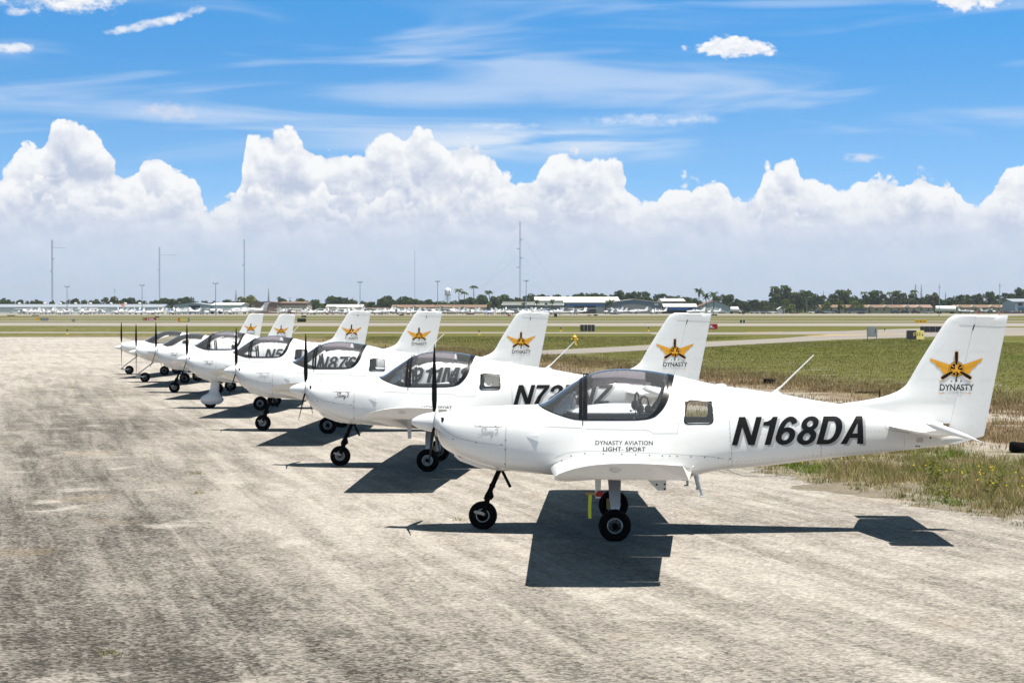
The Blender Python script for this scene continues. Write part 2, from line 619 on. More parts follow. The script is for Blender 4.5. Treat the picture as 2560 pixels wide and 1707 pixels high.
def asphalt_mat():
    m, b = new_mat('weathered_asphalt')
    oc = objco()
    x, y, z = sepv(oc)
    p = vec(x, y)
    grain = noise(p, 38.0, 3.0, 0.75)
    stone = voronoi(p, 34.0, 0.0, 0.5, 'F1', out='Color')
    sx = sepv(stone)[0]
    mid = noise(p, 1.3, 6.0, 0.66, 0.4)
    q = vec(x * 1.15 + y * 0.316, y * 0.10)
    streak = noise(q, 2.0, 6.0, 0.68, 0.4)
    big = noise(p, 0.11, 4.0, 0.55, 0.5)
    # a dark oily lane on the left where aircraft taxi
    lane = (x + 3.5 + (y - 15.0) * 0.225) + (big - 0.5) * 2.5
    dark = V.m('POWER', 2.718, lane * lane * -0.14) * (1.0 - smooth(y, 45.0, 85.0))
    dark2 = 1.0 - smooth(y + (big - 0.5) * 6.0, 8.0, 15.0)
    # worn pale scabs and patched holes
    sp = voronoi(vec(x * 0.55 + (mid - 0.5) * 0.7, y * 0.5 + (mid - 0.5) * 0.7), 1.0, 0.0, 0.5, 'F1')
    spots = 1.0 - smooth(sp + (grain - 0.5) * 0.08, 0.05, 0.20)
    pick = noise(p, 0.42, 2.0, 0.5)
    spots = spots * smooth(pick, 0.46, 0.60)
    worn = smooth(mid * 0.36 + streak * 0.80 + big * 0.20, 0.48, 0.88)
    t = worn * 0.42 + spots * (dark * 0.25 + 0.16) + (big - 0.5) * 0.26 - dark * 0.42 - dark2 * 0.17 + 0.485 + smooth(y, 18.0, 60.0) * 0.14
    t = t + (sx - 0.5) * 0.52 + (grain - 0.5) * 0.70
    c = ramp(V.m('ADD', t, 0.0, clamp=True), [(0.0, (0.042, 0.037, 0.031)), (0.28, (0.125, 0.114, 0.100)), (0.55, (0.230, 0.210, 0.187)),
                                            (0.8, (0.300, 0.276, 0.248)), (1.0, (0.39, 0.363, 0.33))])
    rust = smooth(noise(p, 0.5, 3.0, 0.5), 0.66, 0.75)
    c = mixc(rust * 0.18, c, (0.30, 0.22, 0.14))
    # hairline cracks
    cr = voronoi(vec(x * 0.22 + (mid - 0.5) * 0.5, y * 0.22 + (streak - 0.5) * 0.4), 1.0, 0.0, 0.5, 'DISTANCE_TO_EDGE')
    crack = (1.0 - smooth(cr, 0.0012, 0.0045)) * smooth(noise(p, 0.6, 2.0), 0.50, 0.60)
    c = mixc(crack * 0.75, c, (0.05, 0.046, 0.04))
    setin(b, 'Base Color', c)
    b.inputs['Roughness'].default_value = 0.92
    b.inputs['Specular IOR Level'].default_value = 0.15
    setin(b, 'Normal', bump(sx * 0.6 + grain * 0.8 - crack * 0.8, 0.55, 0.012))
    return m


def concrete_mat(name, a, bb):
    m, b = new_mat(name)
    x, y, z = sepv(objco())
    p = vec(x, y)
    n = noise(p, 0.08, 5.0, 0.6)
    n2 = noise(vec(x * 0.02, y * 0.25), 1.0, 4.0, 0.6)
    setin(b, 'Base Color', mixc(V.m('ADD', n * 0.6 + n2 * 0.5, -0.05, clamp=True), a, bb))
    b.inputs['Roughness'].default_value = 0.9
    b.inputs['Specular IOR Level'].default_value = 0.15
    return m


def ground_mat():
    m, b = new_mat('grass_and_dirt')
    x, y, z = sepv(objco())
    p = vec(x, y)
    e0 = x - 5.62 + 0.275 * (y - 22.0)
    n_big = noise(p, 0.07, 4.0, 0.6, 0.3)
    n_mid = noise(p, 0.45, 5.0, 0.62, 0.3)
    n_fine = noise(p, 5.0, 5.0, 0.7)
    e = e0 + (n_big - 0.5) * 9.0 + (n_mid - 0.5) * 6.0
    t = V.m('DIVIDE', e, 40.0, clamp=True)
    dirt = mixc(n_fine, (0.22, 0.195, 0.165), (0.36, 0.33, 0.285))
    zone = ramp(t, [(0.0, (0.19, 0.165, 0.13)), (0.03, (0.19, 0.165, 0.115)), (0.10, (0.20, 0.175, 0.125)), (0.13, (0.34, 0.31, 0.265)),
                    (0.17, (0.17, 0.12, 0.075)), (0.23, (0.15, 0.105, 0.065)), (0.27, (0.36, 0.33, 0.285)), (0.32, (0.18, 0.13, 0.085)),
                    (0.40, (0.130, 0.112, 0.048)), (0.52, (0.105, 0.105, 0.030)), (1.0, (0.090, 0.103, 0.022))])
    # far lawn: green and straw patches, mown in long strips
    strip = noise(vec(x * 0.004, y * 0.07), 1.0, 4.0, 0.6)
    far_l = mixc(smooth(n_big * 0.5 + strip * 0.6, 0.40, 0.72), (0.080, 0.094, 0.016), (0.135, 0.122, 0.040))
    far_l = mixc(smooth(noise(p, 0.02, 3.0, 0.6), 0.55, 0.72) * 0.5, far_l, (0.17, 0.125, 0.06))
    c = mixc(V.m('MAXIMUM', smooth(y, 70.0, 130.0) * smooth(e0, 6.0, 30.0), smooth(y, 164.0, 172.0)), zone, far_l)
    tuft = smooth(noise(vec(x * 2.2, y * 2.2), 1.0, 4.0, 0.7), 0.35, 0.75)
    c = mixc(tuft * 0.55, c, mixc(0.5, c, (0.055, 0.05, 0.02)))
    holes = smooth(noise(vec(x, y, 4.0), 0.6, 4.0, 0.65), 0.60, 0.68) * (1.0 - smooth(e0, 17.0, 30.0))
    c = mixc(holes * 0.8, c, dirt)
    peb = voronoi(p, 9.0, 0.0, 0.5, 'F1')
    peb_m = (1.0 - smooth(peb, 0.10, 0.2)) * smooth(n_mid, 0.5, 0.62) * (1.0 - smooth(e0, 14.0, 24.0))
    c = mixc(peb_m * 0.8, c, (0.46, 0.43, 0.39))
    setin(b, 'Base Color', c)
    b.inputs['Roughness'].default_value = 0.95
    b.inputs['Specular IOR Level'].default_value = 0.08
    setin(b, 'Normal', bump(n_fine * 0.7 + tuft, 0.8, 0.06))
    return m


M['asphalt'] = asphalt_mat()
M['concrete'] = concrete_mat('pale_runway_concrete', (0.21, 0.19, 0.17), (0.28, 0.257, 0.232))
M['taxi'] = concrete_mat('taxiway_asphalt', (0.19, 0.172, 0.155), (0.255, 0.235, 0.212))
M['far_apron'] = concrete_mat('far_apron_concrete', (0.22, 0.20, 0.17), (0.27, 0.25, 0.22))
M['ground'] = ground_mat()
M['yellow_line'] = plain('worn_yellow_paint', (0.42, 0.27, 0.07), 0.8, var=0.25, scale=0.4)

# ------------------------------------------------------------------ ground sheets
gx = [-9000, -2500, -700, -200, -60, 60, 200, 700, 2500, 9000]
gy = [-200, 0, 60, 165, 400, 1000, 2500, 9500]
gv = [(a, b_, 0.0) for b_ in gy for a in gx]
gf = [(j * len(gx) + i, j * len(gx) + i + 1, (j + 1) * len(gx) + i + 1, (j + 1) * len(gx) + i) for j in range(len(gy) - 1) for i in range(len(gx) - 1)]
tag(mesh('ground', gv, gf, M['ground']), kind='structure')


def rough_edge(y):
    """the ragged right-hand edge of the apron"""
    return 5.62 - 0.275 * (y - 22.0) + 0.30 * math.sin(y * 0.9) + 0.22 * math.sin(y * 2.3 + 1.0) + 0.12 * math.sin(y * 5.1 + 2) + 0.07 * math.sin(y * 11.7)


ys = [-30] + [2 + 0.18 * i for i in range(int(163 / 0.18))] + [165.0]
av, af = [], []
for i, y in enumerate(ys):
    av += [(-260, y, 0.004), (rough_edge(y), y, 0.004)]
    if i: af.append((2 * i - 2, 2 * i - 1, 2 * i + 1, 2 * i))
tag(mesh('apron', av, af, M['asphalt']), kind='structure')


def sheet(name, pts, z, mat):
    return tag(mesh(name, [(x, y, z) for x, y in pts], [tuple(range(len(pts)))], mat), kind='structure')


def wavy(name, a, b_, w, z, mat, n=60):
    """a strip of ground from a to b with slightly uneven edges"""
    vs, fs = [], []
    for i in range(n + 1):
        t = i / n
        x, y = a[0] + (b_[0] - a[0]) * t, a[1] + (b_[1] - a[1]) * t
        j = w * 0.03 * (math.sin(i * 1.7) + math.sin(i * 0.63 + 2))
        vs += [(x, y - w / 2 + j, z), (x, y + w / 2 - j, z)]
        if i: fs.append((2 * i - 2, 2 * i, 2 * i + 1, 2 * i - 1))
    return tag(mesh(name, vs, fs, mat), kind='structure')


# strips that cross the view, nearest first
wavy('service_path', (-260, 206), (7, 194), 9.5, 0.010, M['concrete'])
wavy('service_path', (7, 194), (330, 173), 10, 0.010, M['concrete'])
wavy('runway', (-420, 322), (500, 266), 56, 0.012, M['concrete'])
wavy('taxiway', (-500, 382), (600, 352), 26, 0.014, M['taxi'])
wavy('taxiway', (-700, 472), (900, 452), 26, 0.016, M['taxi'])
wavy('taxiway', (-140, 560), (160, 610), 22, 0.018, M['taxi'])
wavy('parking_apron', (-900, 770), (1100, 770), 230, 0.02, M['far_apron'])
# the fan of taxiways at the right, with grass islands left open between them
sheet('taxiway', [(0.6, 100.5), (0.9, 110.5), (7.5, 125), (13.5, 140), (22, 158), (30, 182), (40, 205), (62, 226), (92, 243), (132, 242), (110, 215), (84, 192),
                  (62, 178.5), (48, 174), (36, 166), (25.5, 151), (17.4, 134), (10, 117.5), (5, 107)], 0.0145, M['taxi'])
sheet('taxiway', [(13.5, 182), (13.2, 194), (25, 198), (36, 209), (47, 232), (60, 246), (75, 246), (52, 214), (40, 190), (30, 182)], 0.0165, M['taxi'])
for pts in ([(27, 171.5), (32.5, 178.5), (40, 184.5), (41, 186.5), (31.5, 180.5), (26, 173.5)], [(44, 178.2), (52, 181), (62, 182.6), (62, 184.0), (51, 182.8), (43, 179.6)],
            [(24.5, 198.5), (28.5, 201.5), (28.5, 203.0), (24, 200.0)], [(69, 226), (74, 226.5), (74, 229), (69, 228.4)]):
    sheet('yellow_marking', pts, 0.021, M['yellow_line'])


# ------------------------------------------------------------------ grass built blade by blade
def vcol_mat(name, rough=0.8):
    m, b = new_mat(name)
    a = V.tree.nodes.new('ShaderNodeVertexColor')
    a.layer_name = 'Col'
    setin(b, 'Base Color', V(a.outputs[0]))
    b.inputs['Roughness'].default_value = rough
    b.inputs['Specular IOR Level'].default_value = 0.1
    # leaves let some light through
    tl = V.tree.nodes.new('ShaderNodeBsdfTranslucent')
    V.tree.links.new(a.outputs[0], tl.inputs[0])
    mx = V.tree.nodes.new('ShaderNodeMixShader')
    mx.inputs[0].default_value = 0.3
    V.tree.links.new(b.outputs[0], mx.inputs[1])
    V.tree.links.new(tl.outputs[0], mx.inputs[2])
    o = [n for n in V.tree.nodes if n.type == 'OUTPUT_MATERIAL'][0]
    V.tree.links.new(mx.outputs[0], o.inputs['Surface'])
    return m


M['blades'] = vcol_mat('grass_blades')
M['leaves'] = vcol_mat('tree_leaves')


def tri_object(name, verts, cols, mat, quad=False):
    """verts: (n, 3 or 4, 3) array, cols: (n, 3)"""
    n, k = verts.shape[0], verts.shape[1]
    me = bpy.data.meshes.new(name)
    me.vertices.add(n * k)
    me.vertices.foreach_set('co', verts.reshape(-1).astype(np.float32))
    me.loops.add(n * k)
    me.loops.foreach_set('vertex_index', np.arange(n * k, dtype=np.int32))
    me.polygons.add(n)
    me.polygons.foreach_set('loop_start', np.arange(0, n * k, k, dtype=np.int32))
    try:
        me.polygons.foreach_set('loop_total', np.full(n, k, dtype=np.int32))
    except Exception:
        pass
    ca = me.color_attributes.new('Col', 'FLOAT_COLOR', 'POINT')
    c4 = np.ones((n * k, 4), dtype=np.float32)
    c4[:, :3] = np.repeat(cols, k, axis=0)
    ca.data.foreach_set('color', c4.reshape(-1))
    me.update()
    me.validate()
    me.materials.append(mat)
    return me


def vnoise(x, y, s, seed):
    """cheap smooth value noise"""
    r = np.random.default_rng(seed).random((64, 64))
    u, v = np.asarray(x) / s, np.asarray(y) / s
    i, j = np.floor(u).astype(int), np.floor(v).astype(int)
    fu, fv = u - i, v - j
    fu, fv = fu * fu * (3 - 2 * fu), fv * fv * (3 - 2 * fv)
    g = lambda a, b_: r[a % 64, b_ % 64]
    return (g(i, j) * (1 - fu) + g(i + 1, j) * fu) * (1 - fv) + (g(i, j + 1) * (1 - fu) + g(i + 1, j + 1) * fu) * fv


def scatter(n, y0, y1, e0, e1, xmax=0.30):
    y = y0 + (y1 - y0) * RNG.random(n) ** 1.15
    e = e0 + (e1 - e0) * RNG.random(n)
    x = e + 5.62 - 0.275 * (y - 22.0)
    k = np.abs(x) < xmax * y + 1.5
    return x[k], y[k], e[k]


def blades(x, y, h, w, lean, cols, per):
    n = len(x)
    x, y, h, w = (np.repeat(a, per) for a in (x, y, h, w))
    N = len(x)
    spread = w * 5.0
    x = x + RNG.normal(0, 1, N) * spread
    y = y + RNG.normal(0, 1, N) * spread
    h = h * (0.45 + 0.75 * RNG.random(N))
    az = RNG.random(N) * 2 * np.pi
    ln = lean * (0.3 + RNG.random(N)) * h
    ax, ay = np.cos(az), np.sin(az)
    bx = RNG.random(N) * np.pi
    wx, wy = np.cos(bx) * w * 0.5, np.sin(bx) * w * 0.5
    v = np.zeros((N, 3, 3))
    v[:, 0] = np.stack([x - wx, y - wy, np.full(N, -0.01)], 1)
    v[:, 1] = np.stack([x + wx, y + wy, np.full(N, -0.01)], 1)
    v[:, 2] = np.stack([x + ax * ln, y + ay * ln, h], 1)
    c = np.repeat(cols, per, axis=0) * (0.78 + 0.44 * RNG.random((N, 1)))
    return v, c


GREEN = np.array([0.130, 0.146, 0.030]); OLIVE = np.array([0.235, 0.212, 0.085]); STRAW = np.array([0.36, 0.275, 0.145]); BROWN = np.array([0.20, 0.125, 0.070])
LIME = np.array([0.13, 0.19, 0.025])


def mixcol(a, b_, t):
    t = np.clip(t, 0, 1)[:, None]
    return a * (1 - t) + b_ * t


# weeds along the apron edge
x, y, e = scatter(17000, 17, 62, 0.0, 5.2)
n1, n2 = vnoise(x, y, 1.4, 1), vnoise(x, y, 0.5, 2)
dens = np.clip((e - 0.05) * 1.0, 0.12, 1) * np.clip((5.3 - e) * 0.9, 0, 1) * np.clip(n1 * 1.7 + n2 * 0.9 - 0.45, 0.05, 1)
k = RNG.random(len(x)) < dens
x, y, e, n1, n2 = x[k], y[k], e[k], n1[k], n2[k]
h = 0.05 + 0.10 * RNG.random(len(x)) * np.clip(e, 0.35, 1.5)
c = mixcol(OLIVE * 1.1, GREEN, n2 * 1.6 - 0.62)
c = mixcol(c, np.broadcast_to(STRAW, c.shape), RNG.random(len(x)) * 1.6 - 0.42)
c = mixcol(c, np.broadcast_to(LIME, c.shape), (vnoise(x, y, 0.9, 9) - 0.62) * 4)
va, ca_ = blades(x, y, h, np.full(len(x), 0.013), 0.75, c, 14)
me = tri_object('weeds', va, ca_, M['blades'])
tag(link_mesh('weeds', me), 'low green and straw coloured weeds along the apron edge', 'weeds', kind='stuff')

# dry brown grass beyond them
x, y, e = scatter(36000, 20, 120, 4.0, 19.0)
n1, n2 = vnoise(x, y, 3.0, 4), vnoise(x, y, 0.8, 5)
band = np.exp(-((e - 8.2 + (n1 - .5) * 3) / 2.0) ** 2) + np.exp(-((e - 15.5 + (n1 - .5) * 4) / 2.6) ** 2)
dens = np.clip(band * 0.85 + (n2 - 0.55) * 1.0, 0.02, 1)
k = RNG.random(len(x)) < dens
x, y, e, n1, n2 = x[k], y[k], e[k], n1[k], n2[k]
h = 0.06 + 0.12 * RNG.random(len(x))
c = mixcol(BROWN, STRAW, n2 * 1.2 - 0.1)
c = mixcol(c, np.broadcast_to(OLIVE, c.shape), (e - 12.5) * 0.22 * RNG.random(len(x)))
vb, cb = blades(x, y, h, 0.010 + y * 0.00022, 0.5, c, 9)
me = tri_object('dry_grass', vb, cb, M['blades'])
tag(link_mesh('dry_grass', me), 'dry brown grass in bands beyond the pale dirt', 'dry grass', kind='stuff')

# green field grass
x, y, e = scatter(52000, 34, 168, 15.5, 62.0)
n1, n2 = vnoise(x, y, 9.0, 6), vnoise(x, y, 2.2, 7)
keep = RNG.random(len(x)) < np.clip((e - 14.5) / 6.0, 0.1, 1) * np.clip(0.55 + n2 * 0.7, 0, 1)
# keep the taxiways bare
def on_taxi(x, y):
    c = np.interp(y, [100, 110, 125, 140, 158, 182], [0.7, 3.5, 10, 17, 25.5, 40])
    w = np.interp(y, [100, 140, 165, 182], [3.0, 4.2, 9, 30])
    return (np.abs(x - c) < w) & (y > 99)
keep &= ~on_taxi(x, y)
x, y, e, n1, n2 = x[keep], y[keep], e[keep], n1[keep], n2[keep]
h = 0.03 + 0.05 * RNG.random(len(x)) * (0.6 + n1)
c = mixcol(GREEN, OLIVE * 1.05, n1 * 1.3 - 0.15 + (RNG.random(len(x)) - 0.5) * 0.5)
c = mixcol(c, np.broadcast_to(STRAW, c.shape), (26 - e) * 0.05 * RNG.random(len(x)) + (n2 - 0.75))
vc, cc_ = blades(x, y, h, 0.010 + y * 0.0003, 0.6, c, 5)
me = tri_object('grass', vc, cc_, M['blades'])
tag(link_mesh('grass', me), 'mown green grass of the airfield beyond the dry bands', 'grass', kind='stuff')

# yellow flowers among the weeds
fx, fy = [], []
for cx_, cy_, sp_, k_ in ((6.35, 25.0, 0.30, 16), (6.1, 25.9, 0.3, 10), (3.75, 30.2, 0.25, 5), (4.9, 29.0, 0.5, 6), (3.2, 33.5, .3, 4)):
    fx += list(RNG.normal(cx_, sp_, k_)); fy += list(RNG.normal(cy_, sp_, k_))
fx, fy = np.array(fx), np.array(fy)
vf = []
for a, b_ in zip(fx, fy):
    z0 = 0.16 + 0.20 * RNG.random()
    r = 0.014
    vf.append([(a - r, b_, z0), (a, b_ - r, z0 + 0.006), (a + r, b_, z0 + 0.004), (a, b_ + r, z0 + 0.012)])
me = tri_object('flowers', np.array(vf), np.tile(np.array([[0.75, 0.55, 0.01]]), (len(vf), 1)), M['blades'])
tag(link_mesh('flowers', me), 'tiny yellow flowers among the weeds by the apron', 'flowers', kind='stuff')

# a few plants that grow out of cracks in the apron
def tuft(loc, h, n, label, cols=(OLIVE, STRAW), name='grass_tuft'):
    xx = np.full(n, 0.0); yy = np.full(n, 0.0)
    c = mixcol(np.tile(cols[0], (n, 1)), np.tile(cols[1], (n, 1)), RNG.random(n))
    v, c = blades(xx, yy, np.full(n, h), np.full(n, 0.010), 1.1, c, 1)
    o = link_mesh(name, tri_object(name, v, c, M['blades']))
    o.location = loc
    return tag(o, label, 'grass tuft', 'grass tufts growing out of the apron')


tuft((-0.60, 22.35, 0.004), 0.07, 24, 'straw tuft left of the near aircraft nose wheel')
tuft((-2.88, 13.68, 0.004), 0.045, 36, 'small green tuft in the bottom left corner of the apron', (GREEN, OLIVE))
tuft((-4.72, 28.6, 0.004), 0.06, 36, 'flat dry tuft on the pale apron left of the second aircraft')
tuft((-4.2, 25.6, 0.004), 0.05, 36, 'thin dry tuft along a crack in the left part of the apron')
tuft((-13.5, 59, 0.004), 0.10, 36, 'dry tuft in front of the two farthest noses')


def stem_plant(loc, h, n, label):
    mb_v, mb_c = [], []
    for i in range(n):
        a = RNG.random() * 6.28
        r = RNG.random() * 0.16
        tx, ty = math.cos(a) * r * 2.0, math.sin(a) * r * 2.0
        bx, by = math.cos(a) * r * 0.5, math.sin(a) * r * 0.5
        hh = h * (0.6 + 0.5 * RNG.random())
        mb_v.append([(bx - 0.004, by, 0), (bx + 0.004, by, 0), (tx, ty, hh)]); mb_c.append(OLIVE * 0.8)
        for k in range(14):
            t = 0.25 + 0.75 * RNG.random()
            px, py, pz = bx + (tx - bx) * t, by + (ty - by) * t, hh * t
            aa = RNG.random() * 6.28; l = 0.03 + 0.03 * RNG.random()
            mb_v.append([(px, py, pz), (px + math.cos(aa) * l, py + math.sin(aa) * l, pz + 0.02), (px + math.cos(aa + .5) * l * .7, py + math.sin(aa + .5) * l * .7, pz - 0.008)])
            mb_c.append(GREEN * (0.9 + 0.5 * RNG.random()))
    o = link_mesh('leafy_weed', tri_object('leafy_weed', np.array(mb_v), np.array(mb_c), M['blades']))
    o.location = loc
    return tag(o, label, 'weed', 'tall weeds near the apron edge')


stem_plant((5.95, 27.2, 0), 0.42, 12, 'tall bushy weed behind the yellow flowers, farthest of three')
stem_plant((6.2, 25.0, 0), 0.42, 10, 'tall weed in the patch of yellow flowers')
stem_plant((5.55, 24.4, 0), 0.30, 8, 'thin leggy weed left of the yellow flower patch')


# ------------------------------------------------------------------ light aircraft
# local frame: x runs from the spinner tip to the tail, y to the aircraft's right, z up, wheels on z = 0
XO = 2.4                                    # the Empty sits under the main wheels


def interp(pts):
    xs, ys_ = [p[0] for p in pts], [p[1] for p in pts]
    n = len(xs)
    d = [(ys_[i + 1] - ys_[i]) / (xs[i + 1] - xs[i]) for i in range(n - 1)]
    mt = [d[0]] + [0 if d[i - 1] * d[i] <= 0 else 2 * d[i - 1] * d[i] / (d[i - 1] + d[i]) for i in range(1, n - 1)] + [d[-1]]

    def f(x):
        if x <= xs[0]: return ys_[0]
        if x >= xs[-1]: return ys_[-1]
        i = max(k for k in range(n - 1) if xs[k] <= x)
        h_ = xs[i + 1] - xs[i]
        t = (x - xs[i]) / h_
        return ((1 + 2 * t) * (1 - t) ** 2) * ys_[i] + t * (1 - t) ** 2 * h_ * mt[i] + t * t * (3 - 2 * t) * ys_[i + 1] + t * t * (t - 1) * h_ * mt[i + 1]
    return f


TOP = interp([(.285, 1.300), (.4, 1.318), (.514, 1.338), (.766, 1.370), (1.144, 1.388), (1.40, 1.397), (1.47, 1.412), (1.67, 1.540), (1.859, 1.668),
              (1.943, 1.714), (2.174, 1.783), (2.363, 1.798), (2.615, 1.782), (2.867, 1.744), (2.935, 1.730), (3.14, 1.680), (3.44, 1.618), (4.04, 1.534),
              (4.524, 1.448), (4.9, 1.395), (5.3, 1.335), (5.75, 1.255), (5.90, 1.225)])
BOT = interp([(.285, 1.10), (.315, 1.0), (.357, .925), (.483, .848), (.62, .79), (.808, .728), (1.08, .672), (1.355, .646), (1.649, .625), (2.2, .605),
              (2.8, .605), (3.12, .620), (3.3, .660), (3.495, .693), (3.84, .720), (4.567, .805), (5.70, .928), (5.90, .955)])
HW = interp([(.285, .165), (.35, .27), (.5, .365), (.766, .435), (1.144, .505), (1.5, .550), (1.9, .572), (2.5, .575), (3.0, .545), (3.5, .470), (4.5, .300),
             (5.3, .165), (5.75, .085), (5.90, .055)])
ZW = interp([(.285, 1.2), (.5, 1.10), (1.0, 1.03), (2.0, .98), (3.0, 1.0), (4.0, 1.10), (5.0, 1.15), (5.9, 1.09)])
NU = interp([(.285, 2.0), (.6, 2.5), (1.2, 2.7), (1.6, 2.35), (2.9, 2.25), (3.6, 2.2), (5.9, 2.0)])
NL = interp([(.285, 2.0), (.6, 2.6), (1.2, 3.2), (3.0, 3.6), (4.5, 3.2), (5.9, 2.2)])
SILL = interp([(1.425, 1.402), (1.44, 1.394), (1.50, 1.365), (1.59, 1.333), (1.72, 1.293), (1.853, 1.262), (1.98, 1.255), (2.2, 1.255), (2.47, 1.257), (2.605, 1.266),
               (2.693, 1.288), (2.78, 1.357), (2.843, 1.450), (2.886, 1.570), (2.92, 1.679), (2.938, 1.7297)])


def sect(x, z):
    """half width of the fuselage skin at station x, height z"""
    zt, zb, zw, w = TOP(x), BOT(x), ZW(x), HW(x)
    if z >= zw:
        t, n = min(1, (z - zw) / max(1e-6, zt - zw)), NU(x)
    else:
        t, n = min(1, (zw - z) / max(1e-6, zw - zb)), NL(x)
    return w * max(0.0, 1 - t ** n) ** (1 / n)


def sill(x):
    if x <= 1.425 or x >= 2.938: return TOP(x)
    return min(SILL(x), TOP(x))


def arc(x, za, zb, n):
    """n+1 points on the right-hand skin from za to zb, spread evenly along the curve"""
    zt, zo, zw, w = TOP(x), BOT(x), ZW(x), HW(x)
    fine = []
    for i in range(61):
        s = i / 60
        z = za + (zb - za) * 0.5 * (1 - math.cos(math.pi * s))
        fine.append((sect(x, z), z))
    L = [0]
    for i in range(60):
        L.append(L[-1] + math.hypot(fine[i + 1][0] - fine[i][0], fine[i + 1][1] - fine[i][1]))
    out = []
    j = 0
    for i in range(n + 1):
        t = L[-1] * i / n
        while j < 59 and L[j + 1] < t: j += 1
        f = 0 if L[j + 1] - L[j] < 1e-9 else (t - L[j]) / (L[j + 1] - L[j])
        out.append((fine[j][0] + (fine[j + 1][0] - fine[j][0]) * f, fine[j][1] + (fine[j + 1][1] - fine[j][1]) * f))
    out[0], out[-1] = fine[0], fine[-1]
    return out


def frange(a, b_, n): return [a + (b_ - a) * i / n for i in range(n + 1)]


def skin(name, xs, lo, hi, n, mat, parent, off=0.0, both=True, cap=None, shrink=None):
    """loft of the fuselage skin between two height functions, mirrored"""
    vs, fs = [], []
    for x in xs:
        pts = arc(x, lo(x), hi(x), n)
        row = []
        for k, (y, z) in enumerate(pts):
            if off:
                a, b_ = pts[max(0, k - 1)], pts[min(n, k + 1)]
                ty, tz = b_[0] - a[0], b_[1] - a[1]
                l = math.hypot(ty, tz) or 1
                y, z = max(0, y + tz / l * off), z - ty / l * off
            row.append((y, z))
        vs += [(x - XO, y, z) for y, z in row] + [(x - XO, -y, z) for y, z in row]
    m = 2 * (n + 1)
    for i in range(len(xs) - 1):
        for k in range(n):
            a = i * m + k
            fs.append((a, a + 1, a + m + 1, a + m))
            a += n + 1
            fs.append((a, a + m, a + m + 1, a + 1))
    me = bpy.data.meshes.new(name)
    me.from_pydata(vs, [], fs)
    bm = bmesh.new(); bm.from_mesh(me)
    bmesh.ops.remove_doubles(bm, verts=bm.verts, dist=0.0006)
    bmesh.ops.dissolve_degenerate(bm, dist=0.0004, edges=bm.edges)
    bm.to_mesh(me); bm.free()
    me.polygons.foreach_set('use_smooth', [True] * len(me.polygons))
    me.update()
    return link_mesh(name, me, mat, parent)


WIN = [(3.022, 1.235), (3.055, 1.452), (3.085, 1.478), (3.30, 1.452), (3.338, 1.42), (3.346, 1.255), (3.318, 1.222), (3.045, 1.219)]


def round_poly(poly, r, k=4):
    out = []
    n = len(poly)
    for i in range(n):
        p, a, b_ = Vector(poly[i]), Vector(poly[i - 1]), Vector(poly[(i + 1) % n])
        u, v = (a - p), (b_ - p)
        rr = min(r, u.length * .45, v.length * .45)
        s, e = p + u.normalized() * rr, p + v.normalized() * rr
        for j in range(k + 1):
            t = j / k
            out.append(tuple(s * (1 - t) ** 2 + p * 2 * t * (1 - t) + e * t * t))
    return out


WIN_OUT = round_poly([(3.015, 1.214), (3.062, 1.484), (3.338, 1.452), (3.352, 1.214)], 0.06)
wc = (3.19, 1.345)
WIN_IN = [(wc[0] + (x - wc[0]) * 0.93, wc[1] + (z - wc[1]) * 0.90) for x, z in WIN_OUT]


def on_skin(x, z, off, side):
    return (x - XO, side * (sect(x, z) + off), z)


def ring_on_skin(name, outer, inner, off, mat, parent, side):
    n = len(outer)
    vs = [on_skin(*p, off, side) for p in outer] + [on_skin(*p, off, side) for p in inner] + [on_skin(*p, -0.012, side) for p in inner]
    fs = [(i, (i + 1) % n, n + (i + 1) % n, n + i) for i in range(n)] + [(n + i, n + (i + 1) % n, 2 * n + (i + 1) % n, 2 * n + i) for i in range(n)]
    return mesh(name, vs, fs, mat, parent)


def fill_on_skin(name, poly, off, mat, parent, side):
    cx, cz = sum(p[0] for p in poly) / len(poly), sum(p[1] for p in poly) / len(poly)
    n = len(poly)
    vs = [on_skin(*p, off, side) for p in poly]
    vs += [on_skin(cx + (p[0] - cx) * .5, cz + (p[1] - cz) * .5, off, side) for p in poly] + [on_skin(cx, cz, off, side)]
    fs = [(i, (i + 1) % n, n + (i + 1) % n, n + i) for i in range(n)] + [(n + i, n + (i + 1) % n, 2 * n) for i in range(n)]
    return mesh(name, vs, fs, mat, parent, True)


def strips_on_skin(name, lines, w, off, mat, parent, sides=(-1, 1), fn=None):
    """thin printed lines / gaps along polylines (x, z) on the skin"""
    fn = fn or sect
    mb = MB()
    for side in sides:
        for ln in lines:
            pts = []
            for i in range(len(ln) - 1):
                a, b_ = Vector(ln[i]), Vector(ln[i + 1])
                m_ = max(1, int((b_ - a).length / 0.03))
                pts += [a + (b_ - a) * (j / m_) for j in range(m_)]
            pts.append(Vector(ln[-1]))
            vs, fs = [], []
            for i, p in enumerate(pts):
                t = (pts[min(i + 1, len(pts) - 1)] - pts[max(0, i - 1)]).normalized()
                q = Vector((-t.y, t.x)) * (w / 2)
                for s in (-1, 1):
                    x, z = p.x + q.x * s, p.y + q.y * s
                    vs.append((x - XO, side * (fn(x, z) + off), z))
                if i: fs.append((2 * i - 2, 2 * i - 1, 2 * i + 1, 2 * i))
            mb.add(vs, fs)
    return mb.build(name, mat, parent)


